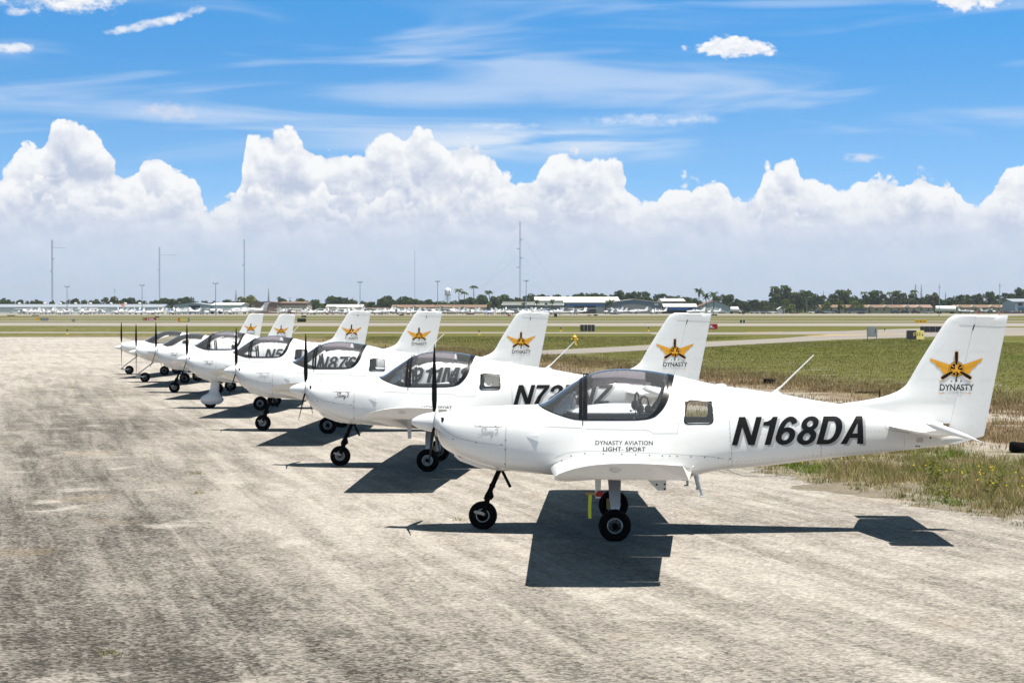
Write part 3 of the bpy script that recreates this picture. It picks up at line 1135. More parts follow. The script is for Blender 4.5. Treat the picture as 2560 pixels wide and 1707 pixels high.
def dots_on_skin(name, pts, r, off, mat, parent, sides=(-1, 1), fn=None):
    fn = fn or sect
    mb = MB()
    for side in sides:
        for x, z in pts:
            vs = [(x + r * math.cos(a) - XO, side * (fn(x, z) + off), z + r * math.sin(a)) for a in [k * math.pi / 3 for k in range(6)]]
            mb.add(vs, [tuple(range(6))])
    return mb.build(name, mat, parent)


def text_bm(txt, shear=0.0, bold=0.0, space=1.0):
    cu = bpy.data.curves.new('lettering', 'FONT')
    cu.body = txt
    cu.shear = shear
    cu.offset = bold
    cu.space_character = space
    cu.resolution_u = 5
    o = bpy.data.objects.new('lettering', cu)
    COL.objects.link(o)
    bpy.context.view_layer.update()
    me = bpy.data.meshes.new_from_object(o.evaluated_get(bpy.context.evaluated_depsgraph_get()))
    bpy.data.objects.remove(o)
    bm = bmesh.new(); bm.from_mesh(me)
    bpy.data.meshes.remove(me)
    return bm


def text_fit(bm, x0, x1, z0, z1):
    """fit flat text into a box; x -> x, y -> z"""
    xs = [v.co.x for v in bm.verts]; ys_ = [v.co.y for v in bm.verts]
    a, b_, c, d = min(xs), max(xs), min(ys_), max(ys_)
    for v in bm.verts:
        v.co = Vector((x0 + (v.co.x - a) / (b_ - a) * (x1 - x0), z0 + (v.co.y - c) / (d - c) * (z1 - z0), 0))
    return bm


def cut_grid(bm, step):
    for ax in (0, 1):
        vals = [v.co[ax] for v in bm.verts]
        lo, hi = min(vals), max(vals)
        k = lo + step
        while k < hi:
            nrm = Vector((1, 0, 0)) if ax == 0 else Vector((0, 1, 0))
            bmesh.ops.bisect_plane(bm, geom=bm.verts[:] + bm.edges[:] + bm.faces[:], plane_co=nrm * k, plane_no=nrm)
            k += step


def text_mesh(name, bm, fn, off, mat, parent, side, step=0.05, dx_=0.0, dz_=0.0):
    bm = bm.copy()
    for v in bm.verts:
        v.co.x += dx_; v.co.y += dz_
    if step: cut_grid(bm, step)
    for v in bm.verts:
        x, z = v.co.x, v.co.y
        v.co = Vector((x - XO, side * (fn(x, z) + off), z))
    me = bpy.data.meshes.new(name)
    bm.to_mesh(me); bm.free()
    return link_mesh(name, me, mat, parent)


def lettering(name, txt, x0, x1, z0, z1, mat, parent, side=-1, fn=None, off=0.003, shear=0.0, bold=0.0, space=1.0, step=0.05, shadow=None):
    fn = fn or sect
    bm = text_fit(text_bm(txt, shear, bold, space), x0, x1, z0, z1)
    if side > 0:                                  # reads the right way round on the other flank too
        for v in bm.verts: v.co.x = x0 + x1 - v.co.x
    o = text_mesh(name, bm, fn, off, mat, parent, side, step)
    if shadow:
        text_mesh('letter_shadow', bm, fn, off * 0.55, M['letter_shadow'], o, side, step, shadow[0], shadow[1])
    bm.free()
    return o


# ---- bold sans glyphs drawn as outlines, cap height 1
def spline(pts, k=6):
    P = [Vector(p) for p in pts]
    out = []
    for i in range(len(P) - 1):
        p0, p1, p2, p3 = P[max(0, i - 1)], P[i], P[i + 1], P[min(len(P) - 1, i + 2)]
        for j in range(k):
            t = j / k
            out.append(0.5 * ((2 * p1) + (p2 - p0) * t + (2 * p0 - 5 * p1 + 4 * p2 - p3) * t * t + (3 * p1 - p0 - 3 * p2 + p3) * t ** 3))
    out.append(P[-1])
    return out


def g_stroke(pts, w):
    P = spline(pts)
    L, Rr = [], []
    for i, p in enumerate(P):
        t = (P[min(i + 1, len(P) - 1)] - P[max(0, i - 1)]).normalized()
        q = Vector((-t.y, t.x)) * (w / 2)
        L.append(p + q); Rr.append(p - q)
    return [[L[i], L[i + 1], Rr[i + 1], Rr[i]] for i in range(len(P) - 1)]


def g_ring(cx, cz, rx, rz, ix, iz, n=28):
    c = [(math.cos(2 * math.pi * k / n), math.sin(2 * math.pi * k / n)) for k in range(n + 1)]
    return [[(cx + a[0] * rx, cz + a[1] * rz), (cx + b_[0] * rx, cz + b_[1] * rz), (cx + b_[0] * ix, cz + b_[1] * iz), (cx + a[0] * ix, cz + a[1] * iz)] for a, b_ in zip(c[:-1], c[1:])]


def g_loop(outer, inner):
    n = len(outer)
    return [[outer[i], outer[(i + 1) % n], inner[(i + 1) % n], inner[i]] for i in range(n)]


d_out = [(0, 0), (0, 1)] + [(.36 + .36 * math.sin(a), .5 + .5 * math.cos(a)) for a in [math.pi * k / 12 for k in range(13)]]
d_in = [(.2, .165), (.2, .835)] + [(.345 + .17 * math.sin(a), .5 + .335 * math.cos(a)) for a in [math.pi * k / 12 for k in range(13)]]
six = [(.32, .31, .315, .315, .125, .15), [(.10, .33), (.105, .58), (.17, .80), (.30, .915), (.43, .885), (.52, .76)]]
GLYPH = {
    'N': (.75, [[[(0, 0), (0, 1), (.205, 1), (.56, .34), (.56, 1), (.75, 1), (.75, 0), (.545, 0), (.19, .66), (.19, 0)]]]),
    '1': (.47, [[[(.25, 0), (.25, .69), (.03, .69), (.03, .82), (.15, .84), (.24, .90), (.29, 1), (.45, 1), (.45, 0)]]]),
    'D': (.73, [g_loop(d_out, d_in)]),
    'A': (.76, [[[(0, 0), (.275, 1), (.38, 1), (.38, .77), (.205, 0)], [(.76, 0), (.555, 0), (.38, .77), (.38, 1), (.485, 1)], [(.255, .22), (.505, .22), (.469, .38), (.291, .38)]]]),
    '8': (.63, [g_ring(.315, .275, .315, .29, .12, .135), g_ring(.315, .745, .28, .265, .10, .115)]),
    '6': (.635, [g_ring(*six[0]), g_stroke(six[1], .175)]),
    '9': (.635, [[[(.635 - p[0], 1 - p[1]) for p in q] for q in g_ring(*six[0])], [[(.635 - p[0], 1 - p[1]) for p in q] for q in g_stroke(six[1], .175)]]),
    '7': (.58, [[[(0, 1), (.58, 1), (.58, .85), (.37, .45), (.29, 0), (.085, 0), (.17, .42), (.37, .83), (0, .83)]]]),
    '2': (.58, [g_stroke([(.095, .66), (.13, .83), (.30, .915), (.46, .83), (.46, .66), (.32, .46), (.14, .28), (.09, .16)], .17), [[(0, 0), (0, .06), (.03, .17), (.58, .17), (.58, 0)]]]),
    'Z': (.66, [[[(0, 0), (0, .16), (.42, .83), (.03, .83), (.03, 1), (.65, 1), (.65, .85), (.23, .17), (.66, .17), (.66, 0)]]]),
    'M': (.87, [[[(0, 0), (0, 1), (.28, 1), (.435, .33), (.59, 1), (.87, 1), (.87, 0), (.685, 0), (.685, .76), (.515, 0), (.355, 0), (.185, .76), (.185, 0)]]]),
    'S': (.66, [g_stroke([(.56, .70), (.50, .86), (.33, .915), (.16, .86), (.11, .72), (.24, .58), (.44, .50), (.555, .36), (.52, .15), (.33, .08), (.13, .14), (.08, .30)], .165)]),
    '5': (.60, [g_stroke([(.085, .25), (.15, .11), (.30, .08), (.46, .16), (.51, .33), (.43, .53), (.29, .575), (.15, .50)], .17), [[(.03, .46), (.10, 1), (.55, 1), (.55, .84), (.24, .84), (.20, .50)]]]),
}


def registration(par, txt, x0, x1, z0, z1, side=-1, slant=.27):
    """each character is a part of its own, with its grey drop shadow under it"""
    gap = .075
    tot = sum(GLYPH[c][0] for c in txt) + gap * (len(txt) - 1)
    h = z1 - z0
    sx_ = (x1 - x0 - slant * h) / tot
    root = None
    a = 0
    for c in txt:
        wd, layers = GLYPH[c]
        bm = bmesh.new()
        lay = bm.faces.layers.int.new('layer')
        for li, quads in enumerate(layers):
            for q in quads:
                vs = [bm.verts.new((x0 + (a + p[0]) * sx_ + slant * h * p[1], z0 + p[1] * h, li * .0007)) for p in q]
                bm.faces.new(vs)
        bmesh.ops.triangulate(bm, faces=[f for f in bm.faces if len(f.verts) > 4])
        cut_grid(bm, .045)
        for nm, dx_, dz_, off, mat in (('letter', 0, 0, .0062, 'letter'), ('letter_shadow', .030, -.020, .0022, 'letter_shadow')):
            b2 = bm.copy()
            for v in b2.verts:
                x, z = v.co.x + dx_, v.co.y + dz_
                v.co = Vector((x - XO, side * (sect(x, z) + off + v.co.z), z))
            me = bpy.data.meshes.new(nm)
            b2.to_mesh(me); b2.free()
            if nm == 'letter':
                holder = link_mesh('registration_letter', me, M[mat], root if root else par)
                if root is None:
                    holder.name = 'registration_number'
                    root = holder
            else:
                link_mesh(nm, me, M[mat], root)
        bm.free()
        a += wd + gap
    return root


# ---- fin and rudder
FIN_LE = interp([(1.20, 4.70), (1.405, 4.72), (1.43, 4.90), (1.450, 5.03), (1.492, 5.239), (1.555, 5.407), (1.628, 5.500), (1.75, 5.572), (1.87, 5.640), (2.206, 5.850), (2.33, 5.930), (2.374, 5.975), (2.397, 6.035)])


def fin_te(z): return 6.352 + (z - 1.061) * (6.608 - 6.352) / (2.389 - 1.061)
def fin_hinge(z): return 5.974 + (z - 1.177) * (6.226 - 5.974) / (2.28 - 1.177)


def fin_t(x, z):
    le, te = FIN_LE(z), fin_te(z)
    s = min(1.0, max(0.0, (x - le) / (te - le)))
    thick = 0.052 - 0.012 * (z - 1.2)
    prof = (2.97 * math.sqrt(s) - 1.26 * s - 3.516 * s ** 2 + 2.843 * s ** 3 - 1.036 * s ** 4)
    return max(0.003, thick * prof)


def fin_loft(name, zs, x_lo, x_hi, n, mat, parent, clip=None):
    vs, fs = [], []
    for z in zs:
        a, b_ = x_lo(z), x_hi(z)
        for k in range(n + 1):
            x = a + (b_ - a) * (k / n) ** 1.6
            t = fin_t(x, z) if not (x_lo is FIN_LE and k == 0) else 0.0
            if z == zs[-1]: t *= 0.3
            vs += [(x - XO, t, z), (x - XO, -t, z)]
    m = 2 * (n + 1)
    for i in range(len(zs) - 1):
        for k in range(n):
            a = i * m + 2 * k
            fs += [(a, a + m, a + m + 2, a + 2), (a + 1, a + 3, a + m + 3, a + m + 1)]
        a = i * m + 2 * n
        fs.append((a, a + m, a + m + 1, a + 1))
        if x_lo is not FIN_LE:
            a = i * m
            fs.append((a, a + 1, a + m + 1, a + m))
    a = (len(zs) - 1) * m
    for k in range(n):
        fs.append((a + 2 * k, a + 2 * k + 1, a + 2 * k + 3, a + 2 * k + 2))
    return mesh(name, vs, fs, mat, parent, True, 40)


# ---- wing
def foil(t, c0=0.0, c1=1.0, n=16, camber=0.022):
    """closed section: upper side from c1 to c0, then lower side back"""
    def yt(x): return 5 * t * (.2969 * math.sqrt(x) - .126 * x - .3516 * x ** 2 + .2843 * x ** 3 - .1015 * x ** 4)
    def cam_(x): return camber * (2 * .4 * x - x * x) / .16 if x < .4 else camber * ((1 - .8) + .8 * x - x * x) / .36
    xs = [c0 + (c1 - c0) * (0.5 * (1 - math.cos(math.pi * i / n)) if c0 == 0 else i / n) for i in range(n + 1)]
    return [(x, cam_(x) + yt(x)) for x in reversed(xs)] + [(x, cam_(x) - yt(x)) for x in (xs[1:] if c0 == 0 else xs)]


def wing_sec(y):
    t = (y - .5) / 3.95
    le, te = 1.575 + .135 * t, 3.030 - .09 * t
    zl, zt_ = .725 + .29 * t, .665 + .46 * t
    return le, te, zl, zt_


def wing_loft(mb, ys_, c0, c1, tr, side, tip=False, droop=0.0):
    n0, rows = None, []
    for i, y in enumerate(ys_):
        le, te, zl, zt_ = wing_sec(y)
        ch = te - le
        s = foil(tr(y), c0, c1)
        if n0 is None: n0 = len(s)
        row = []
        for (u, v) in s:
            yy = y
            if tip and i == len(ys_) - 1:                    # canted tip face: upper edge farther out
                yy = y + 0.12 + 0.12 * max(-1, min(1, v / 0.05))
            z = zl + (zt_ - zl) * u + v * ch
            if tip and v < 0.012 and 0.02 < u < 0.99:         # deep drooped end cap, square at the rear
                k_ = min(1.0, u / .10) * min(1.0, (1 - u) / .035) * min(1.0, (i + 1) / 2)
                z = z * (1 - k_) + min(z, .985 + .02 * abs(u - .5)) * k_
            x = le + u * ch
            if droop:
                z -= (u - c0) * ch * droop
            row.append((x - XO, side * yy, z))
        rows.append(row)
    vs = [p for r in rows for p in r]
    fs = []
    for i in range(len(ys_) - 1):
        for k in range(n0):
            k2 = (k + 1) % n0
            fs.append((i * n0 + k, i * n0 + k2, (i + 1) * n0 + k2, (i + 1) * n0 + k))
    fs.append(tuple(range(n0)))
    fs.append(tuple((len(ys_) - 1) * n0 + k for k in reversed(range(n0))))
    mb.add(vs, fs)


THK = lambda y: 0.152 - 0.034 * (y - .5) / 4


def wing_upper(x, y):
    le, te, zl, zt_ = wing_sec(y)
    u = (x - le) / (te - le)
    t = THK(y)
    v = 5 * t * (.2969 * math.sqrt(max(0, u)) - .126 * u - .3516 * u ** 2 + .2843 * u ** 3 - .1015 * u ** 4)
    c = .022 * (.8 * u - u * u) / .16 if u < .4 else .022 * (.2 + .8 * u - u * u) / .36
    return zl + (zt_ - zl) * u + (c + v) * (te - le), zl + (zt_ - zl) * u + (c - v) * (te - le)


# ---- wheels
def wheel(parent, x, y, r, w, name='tyre', out=-1):
    """tyre with rim and bolts; 'out' is the side of the visible hub"""
    mb = MB()
    prof = [(r * .50, -w * .36), (r * .62, -w * .48), (r * .80, -w * .52), (r * .92, -w * .44), (r * .985, -w * .25), (r, 0), (r * .985, w * .25), (r * .92, w * .44), (r * .80, w * .52), (r * .62, w * .48), (r * .50, w * .36)]
    # flattened a little where it carries the aircraft
    mb.lathe(prof, 'y', 36, (x - XO, y, r - 0.004))
    mb.v = [(p[0], p[1], max(p[2], 0.006)) for p in mb.v]
    t = mb.build(name, M['rubber'], parent, True, 60)
    rb = MB()
    for s in (-1, 1):
        rb.lathe([(r * .48, s * w * .36), (r * .475, s * w * .46), (r * .44, s * w * .48), (r * .415, s * w * .43), (r * .385, s * w * .24), (r * .31, s * w * .20)], 'y', 30, (x - XO, y, r))
    rim = rb.build('rim', M['rim'], t, True, 35)
    db = MB()
    for s in (-1, 1):
        db.lathe([(r * .32, s * w * .195), (r * .29, s * w * .23), (r * .12, s * w * .29), (0, s * w * .29)], 'y', 24, (x - XO, y, r))
    db.build('wheel_disc', M['alu'], t, True, 40)
    hb = MB()
    for s in (-1, 1):
        hb.lathe([(r * .175, s * w * .25), (r * .17, s * w * .38), (r * .11, s * w * .46), (0, s * w * .46)], 'y', 14, (x - XO, y, r))
        for k in range(6):
            a = k * math.pi / 3 + .3
            hb.lathe([(r * .060, s * w * .20), (r * .060, s * w * .30), (0, s * w * .30)], 'y', 6, (x - XO + r * .235 * math.cos(a), y, r + r * .235 * math.sin(a)))
    hb.build('hub', M['black_metal'], t, True, 35)
    return t


def emblem(parent, side):
    """winged propeller badge on the fin, with stars, wordmark and rules"""
    ex, ez, s = 6.040, 1.800, 1.0
    k = 1 / 476.0

    def P(px, py):            # offsets in badge pixels from the hub
        return (ex + px * k * s, ez - py * k * s)

    def plate(name, polys, mat, par, off):
        first = None
        for poly in polys:
            bm = bmesh.new()
            bm.faces.new([bm.verts.new((x, z, 0)) for x, z in poly])
            bmesh.ops.triangulate(bm, faces=bm.faces[:])
            cut_grid(bm, .035)
            for v in bm.verts:
                x, z = v.co.x, v.co.y
                v.co = Vector((x - XO, side * (fin_t(x, z) + off), z))
            me = bpy.data.meshes.new(name)
            bm.to_mesh(me); bm.free()
            o = link_mesh(name, me, mat, par)
            first = first or o
        return first
    mir = lambda poly: [(-a, b_) for a, b_ in poly]
    top_e = lambda t: (-38 - 100 * t, -22 - 36 * t)
    wing = [(-34, -23), (-138, -58), (-134, -44), (-126, -36), (-112, -31), (-108, -20), (-98, -10), (-84, -3), (-80, 8), (-68, 22), (-52, 28), (-30, 30)]
    root = plate('tail_emblem', [[P(*p) for p in wing]], M['orange'], parent, 0.0030)
    plate('badge_wing', [[P(*p) for p in mir(wing)]], M['orange'], root, 0.0030)
    for f0, f1 in ((.30, .42), (.55, .67)):
        for m_ in (1, -1):
            plate('badge_feather_line', [[P(m_ * -44, -14 + 28 * f0), P(m_ * -108, -46 + 38 * f0), P(m_ * -108, -44.5 + 38 * f0), P(m_ * -44, -12.5 + 28 * f0)]], M['brass'], root, 0.0036)
    circ = lambda r, n=28, a0=0, a1=2 * math.pi: [(r * math.cos(a0 + (a1 - a0) * i / n), r * math.sin(a0 + (a1 - a0) * i / n)) for i in range(n)]
    plate('badge_disc', [[P(*p) for p in circ(41)]], M['letter'], root, 0.0038)
    plate('badge_ring', [[P(*p) for p in circ(38.5)]], M['orange'], root, 0.0046)
    plate('badge_disc', [[P(*p) for p in circ(33)]], M['letter'], root, 0.0054)
    spokes = []
    for j in range(9):
        a = j * 2 * math.pi / 9 + .3
        c_, s_ = math.cos(a), math.sin(a)
        spokes.append([P(c_ * 16 - s_ * 2, s_ * 16 + c_ * 2), P(c_ * 16 + s_ * 2, s_ * 16 - c_ * 2), P(c_ * 30 + s_ * 3, s_ * 30 - c_ * 3), P(c_ * 30 - s_ * 3, s_ * 30 + c_ * 3)])
    plate('badge_cylinder', spokes, M['orange'], root, 0.0060)

    def blade(a, r0, r1, w):
        c_, s_ = math.sin(a), -math.cos(a)
        px, py = -s_, c_
        pts = [(r0, -w * .55), (r0 + (r1 - r0) * .25, -w * .85), (r0 + (r1 - r0) * .6, -w), (r1 - w * .6, -w * .95), (r1 - w * .1, -w * .55), (r1, 0)]
        pts += [(a_, -b_) for a_, b_ in reversed(pts[:-1])]
        return [P(c_ * q + px * v, s_ * q + py * v) for q, v in pts]
    angs = (0, R(122), R(-122))
    plate('badge_blade_edge', [blade(a, 10, 95, 10.5) for a in angs], M['orange'], root, 0.0068)
    plate('badge_blade', [blade(a, 24, 92.5, 8.2) for a in angs], M['letter'], root, 0.0076)
    plate('badge_hub', [[P(*p) for p in ((-8, -14), (8, -14), (8, 0), (20, 9), (13, 19), (0, 12), (-13, 19), (-20, 9), (-8, 0))]], M['orange'], root, 0.0076)
    star = lambda cx, cy, r: [P(cx + (r if j % 2 == 0 else r * .4) * math.sin(j * math.pi / 5), cy - (r if j % 2 == 0 else r * .4) * math.cos(j * math.pi / 5)) for j in range(10)]
    plate('badge_star', [star(0, 61, 9.5), star(-25, 63, 6), star(25, 63, 6)], M['letter'], root, 0.0044)
    rule = lambda x0, x1, y: [P(x0, y), P((x0 + x1) / 2, y - 1.7), P(x1, y), P((x0 + x1) / 2, y + 1.7)]
    plate('badge_rule', [rule(-94, -48, 62), rule(48, 92, 64), rule(-96, -50, 125), rule(44, 90, 127)], M['orange'], root, 0.0034)
    x0, z0 = P(-86, 113); x1, z1 = P(92, 79)
    lettering('badge_wordmark', 'DYNASTY', x0, x1, z0, z1, M['letter'], root, side, fin_t, 0.0044, bold=0.012, step=.035)
    x0, z0 = P(-42, 130); x1, z1 = P(40, 120)
    lettering('badge_wordmark', 'AVIATION', x0, x1, z0, z1, M['script_faint'], root, side, fin_t, 0.0044, space=1.5, step=.035)
    return root


def script_sling(parent, side, x0, z0, w, mat, name='script_lettering'):
    """handwritten 'Sling 2' drawn as pen strokes"""
    S = [  # strokes in a 100 x 40 box
        [(0, 6), (8, 3), (18, 6), (26, 16), (22, 24), (20, 31), (27, 37), (35, 35), (33, 31)],
        [(26, 8), (34, 14), (42, 34), (39, 36), (36, 22), (36, 9), (41, 9)],
        [(41, 9), (46, 19), (45, 9), (50, 10)], [(50, 10), (54, 19), (54, 9), (56, 16), (60, 18), (61, 10), (64, 10)],
        [(72, 18), (66, 18), (64, 12), (69, 9), (73, 18), (72, 4), (66, -5), (62, -3), (72, 6), (78, 11)],
        [(85, 28), (88, 33), (94, 33), (96, 27), (91, 18), (83, 10), (90, 11), (100, 10)]]
    k = w / 100
    lines = []
    for s in S:
        pts = [Vector(p) for p in s]
        out = []
        for i in range(len(pts) - 1):
            p0, p1, p2, p3 = pts[max(0, i - 1)], pts[i], pts[i + 1], pts[min(len(pts) - 1, i + 2)]
            for j in range(5):
                t = j / 5
                q = 0.5 * ((2 * p1) + (p2 - p0) * t + (2 * p0 - 5 * p1 + 4 * p2 - p3) * t * t + (3 * p1 - p0 - 3 * p2 + p3) * t ** 3)
                out.append(q)
        out.append(pts[-1])
        lines.append([(x0 + (p.x if side < 0 else 100 - p.x) * k, z0 + p.y * k) for p in out])
    return strips_on_skin(name, lines, 0.0065, 0.003, mat, parent, (side,))


def seat_shape(parent, y):
    s = MB()
    for (a, b_, c, d, e, f) in ((2.15, 2.62, -.21, .21, .80, .93),):
        s.box(a - XO, b_ - XO, y + c, y + d, e, f)
    M1 = Matrix.Translation((2.62 - XO, y, .86)) @ Matrix.Rotation(R(16), 4, 'Y')
    s.box(-.03, .09, -.20, .20, 0, .44, M1)
    s.box(-.02, .06, -.13, .13, .44, .54, M1)
    return s.build('seat', M['seat'], parent)


def cowl_parts(root):
    # cowl lip ring behind the spinner
    mb = MB()
    mb.lathe([(.118, .272), (.150, .278), (.165, .290), (.150, .300)], 'x', 32, (-XO, 0, 1.20))
    mb.build('cowl_lip', M['white'], root, True)


def blade_mesh(name, root, ang, R_=0.875):
    """one propeller blade with twist, root at the hub"""
    mb = MB()
    rows = []
    st = [(.10, .030, 55), (.16, .058, 45), (.26, .092, 34), (.40, .106, 26), (.56, .100, 20), (.72, .082, 15), (.83, .054, 12), (R_, .016, 11)]
    for (r, c, tw) in st:
        c_, s_ = math.cos(R(tw)), math.sin(R(tw))
        row = []
        for (u, v) in ((-.5, 0), (-.3, .09), (0.05, .11), (.5, 0), (.05, -.03), (-.3, -.03)):
            u, v = u * c, v * c
            a, b_ = u * c_ - v * s_, u * s_ + v * c_      # a: in the disc plane, b: along x
            p = Vector((b_, a, r))
            p = Matrix.Rotation(ang, 3, 'X') @ p
            row.append((p.x + .262 - XO, p.y, p.z + 1.20))
        rows.append(row)
    vs = [p for r in rows for p in r]
    fs = [(i * 6 + k, i * 6 + (k + 1) % 6, (i + 1) * 6 + (k + 1) % 6, (i + 1) * 6 + k) for i in range(len(rows) - 1) for k in range(6)]
    fs += [tuple(range(6)), tuple(range((len(rows) - 1) * 6, len(rows) * 6))]
    mb.add(vs, fs)
    return mb.build(name, M['blade'], root, True, 50)


def build_aircraft():
    root = empty('light_aircraft')
    # --- fuselage skin below the canopy line, full length
    xs = frange(.285, .36, 8) + frange(.37, .6, 10) + frange(.64, 1.40, 18) + frange(1.425, 1.60, 16) + frange(1.62, 2.6, 34) + frange(2.61, 2.938, 34) + frange(2.96, 5.9, 64)
    body = skin('fuselage', xs, BOT, sill, 26, M['white_skin'], root)
    # openings for the rear side windows
    bm = bmesh.new(); bm.from_mesh(body.data)
    x0, x1, z0, z1 = 3.035, 3.335, 1.232, 1.462
    for co, no in (((x0 - XO, 0, 0), (1, 0, 0)), ((x1 - XO, 0, 0), (1, 0, 0)), ((0, 0, z0), (0, 0, 1)), ((0, 0, z1), (0, 0, 1))):
        fs = [f for f in bm.faces if x0 - .08 < f.calc_center_median().x + XO < x1 + .08 and z0 - .1 < f.calc_center_median().z < z1 + .1]
        ge = list({v for f in fs for v in f.verts}) + list({e for f in fs for e in f.edges}) + fs
        bmesh.ops.bisect_plane(bm, geom=ge, plane_co=co, plane_no=no)
    kill = [f for f in bm.faces if x0 < f.calc_center_median().x + XO < x1 and z0 < f.calc_center_median().z < z1]
    bmesh.ops.delete(bm, geom=kill, context='FACES')
    # closed nose and tail ends
    for e_x in (.285, 5.9):
        ed = [e for e in bm.edges if len(e.link_faces) == 1 and all(abs(v.co.x + XO - e_x) < .002 for v in e.verts)]
        if ed:
            bmesh.ops.holes_fill(bm, edges=ed, sides=0)
    bmesh.ops.recalc_face_normals(bm, faces=bm.faces)
    up = sum((1 if f.normal.y * f.calc_center_median().y > 0 else -1) for f in bm.faces if abs(f.normal.y) > .5)
    if up < 0:
        bmesh.ops.reverse_faces(bm, faces=bm.faces)
    bm.to_mesh(body.data); bm.free()
    body.data.update()
    # --- canopy
    xc = frange(1.428, 1.60, 14) + frange(1.63, 2.60, 30) + frange(2.62, 2.936, 26)
    can = skin('canopy', xc, sill, TOP, 18, M['glass'], root)
    # black border bands printed on the perspex
    def lower(x, m_=0.022):
        if x < 1.428 + m_ or x > 2.936 - .075: return TOP(x)
        f_ = max(SILL(max(1.43, x - m_ * .9)), SILL(x) + .010) if x < 1.9 else SILL(x) + .015
        r_ = SILL(min(2.937, x + .075)) if x > 2.45 else 0
        return min(TOP(x), max(f_, r_))
    skin('canopy_frame', xc, sill, lower, 6, M['black'], can, off=0.0025)
    xb = frange(1.884, 1.922, 4)
    xb2 = frange(1.930, 1.972, 4)
    skin('windscreen_bow', xb, lambda x: sill(x) + .004, TOP, 18, M['black'], can, off=0.004)
    skin('canopy_bow', xb2, lambda x: sill(x) + .004, TOP, 18, M['black'], can, off=0.005)
    lt = MB(); lt.box(1.925 - XO, 1.935 - XO, -.018, .018, TOP(1.93) - .01, TOP(1.93) + .028); lt.box(1.925 - XO, 1.99 - XO, -.012, .012, TOP(1.93) + .022, TOP(1.93) + .034)
    lt.build('canopy_latch', M['black'], can)
    for side in (-1, 1):
        strips_on_skin('canopy_seam', [[(1.926, 1.26), (1.926, 1.205)]], .010, .002, M['black'], can, (side,))
    # folded sun blind under the roof of the canopy
    vs, fs = [], []
    nx = 34
    for i in range(nx + 1):
        x = 2.02 + .60 * i / nx
        zz = TOP(x) - .018 - (.006 if i % 4 < 2 else 0)
        zl = TOP(x) - .115 - .03 * abs(math.sin(i * .41)) - (.035 if x > 2.4 else 0)
        for k in range(9):
            t = k / 8
            z = zl + (zz - zl) * math.sin(t * math.pi / 2)
            y = sect(x, min(z + .018, TOP(x) - .0005)) - .022 if k < 8 else 0
            vs += [(x - XO, max(0, y), z), (x - XO, -max(0, y), z)]
    for i in range(nx):
        for k in range(8):
            a = i * 18 + 2 * k
            fs += [(a, a + 2, a + 20, a + 18), (a + 1, a + 19, a + 21, a + 3)]
    mesh('sun_blind', vs, fs, M['blind'], can, False)
    hk = MB(); hk.tube([(2.03 - XO, -.25, 1.70), (2.02 - XO, -.25, 1.60), (2.035 - XO, -.25, 1.585)], .007, 6)
    hk.build('grab_handle', M['black'], can)
    # rear side windows
    for side in (-1, 1):
        fr = ring_on_skin('window_frame', WIN_OUT, WIN_IN, 0.003, M['black'], root, side)
        fill_on_skin('window_pane', WIN_IN, 0.0005, M['glass'], fr, side)
    # --- cockpit inside
    tub = MB()
    vs, fs = [], []
    xs2 = frange(1.56, 3.42, 26)
    for x in xs2:
        zc_ = min(1.225, sill(x) - .03) if x < 2.95 else 1.19
        w, wb = sect(x, zc_) - .022, sect(x, max(.80, BOT(x) + .10)) - .05
        zf = max(.80, BOT(x) + .10)
        vs += [(x - XO, -w, zc_), (x - XO, -wb, zf), (x - XO, wb, zf), (x - XO, w, zc_)]
    for i in range(len(xs2) - 1):
        for k in range(3):
            fs.append((i * 4 + k, i * 4 + k + 1, i * 4 + 4 + k + 1, i * 4 + 4 + k))
    tub.add(vs, fs)
    tub.build('cockpit_tub', M['dark_interior'], root)
    pn = MB()
    pts = []
    for k in range(13):
        a = math.pi * k / 12
        pts.append((.44 * math.cos(a), 1.18 + .085 * math.sin(a)))
    pn.prism(pts + [(-.44, .88), (.44, .88)], 1.72 - XO, 1.80 - XO, 'x')
    pn.build('instrument_panel', M['dark_interior'], root)
    for y in (-.26, .26): seat_shape(root, y)
    rl = MB(); rl.tube([(2.80 - XO, -.45, 1.15), (2.82 - XO, -.42, 1.5), (2.84 - XO, -.25, 1.66), (2.84 - XO, .25, 1.66), (2.82 - XO, .42, 1.5), (2.80 - XO, .45, 1.15)], .022, 8)
    rl.build('roll_bar', M['dark_interior'], root, True)
    # --- spinner, propeller
    sp = MB()
    sp.lathe([(0.001, 0.0), (.020, .006), (.038, .024), (.060, .060), (.080, .105), (.097, .160), (.108, .215), (.113, .262), (.110, .272), (0.001, .272)], 'x', 36, (-XO, 0, 1.20))
    sp.build('spinner', M['white'], root, True, 40)
    hub = MB(); hub.lathe([(.001, .2735), (.108, .2735), (.108, .2835), (.001, .2835)], 'x', 32, (-XO, 0, 1.20))
    hub.build('propeller_hub', M['black_metal'], root, True)
    for a in (0, R(120), R(240)):
        blade_mesh('propeller_blade', root, a)
    cowl_parts(root)
    # --- cooling intake and vents
    for side in (-1, 1):
        q = [(.352, 1.268), (.385, 1.266), (.393, 1.245), (.384, 1.222), (.372, 1.212), (.360, 1.228)]
        fill_on_skin('cowl_inlet', q, .004, M['black'], root, side)
        # the flush scoop on the flank: a ramp that ends in an open mouth
        vs = [on_skin(1.315, 1.085, .001, side), on_skin(1.445, 1.093, .012, side), on_skin(1.445, 1.026, .012, side), on_skin(1.315, 1.074, .001, side),
              on_skin(1.445, 1.093, .000, side), on_skin(1.445, 1.026, .000, side)]
        mesh('flank_scoop', vs, [(0, 1, 2, 3), (1, 4, 5, 2), (0, 4, 1), (3, 2, 5)], M['white'], root)
    chin = MB()
    ch = []
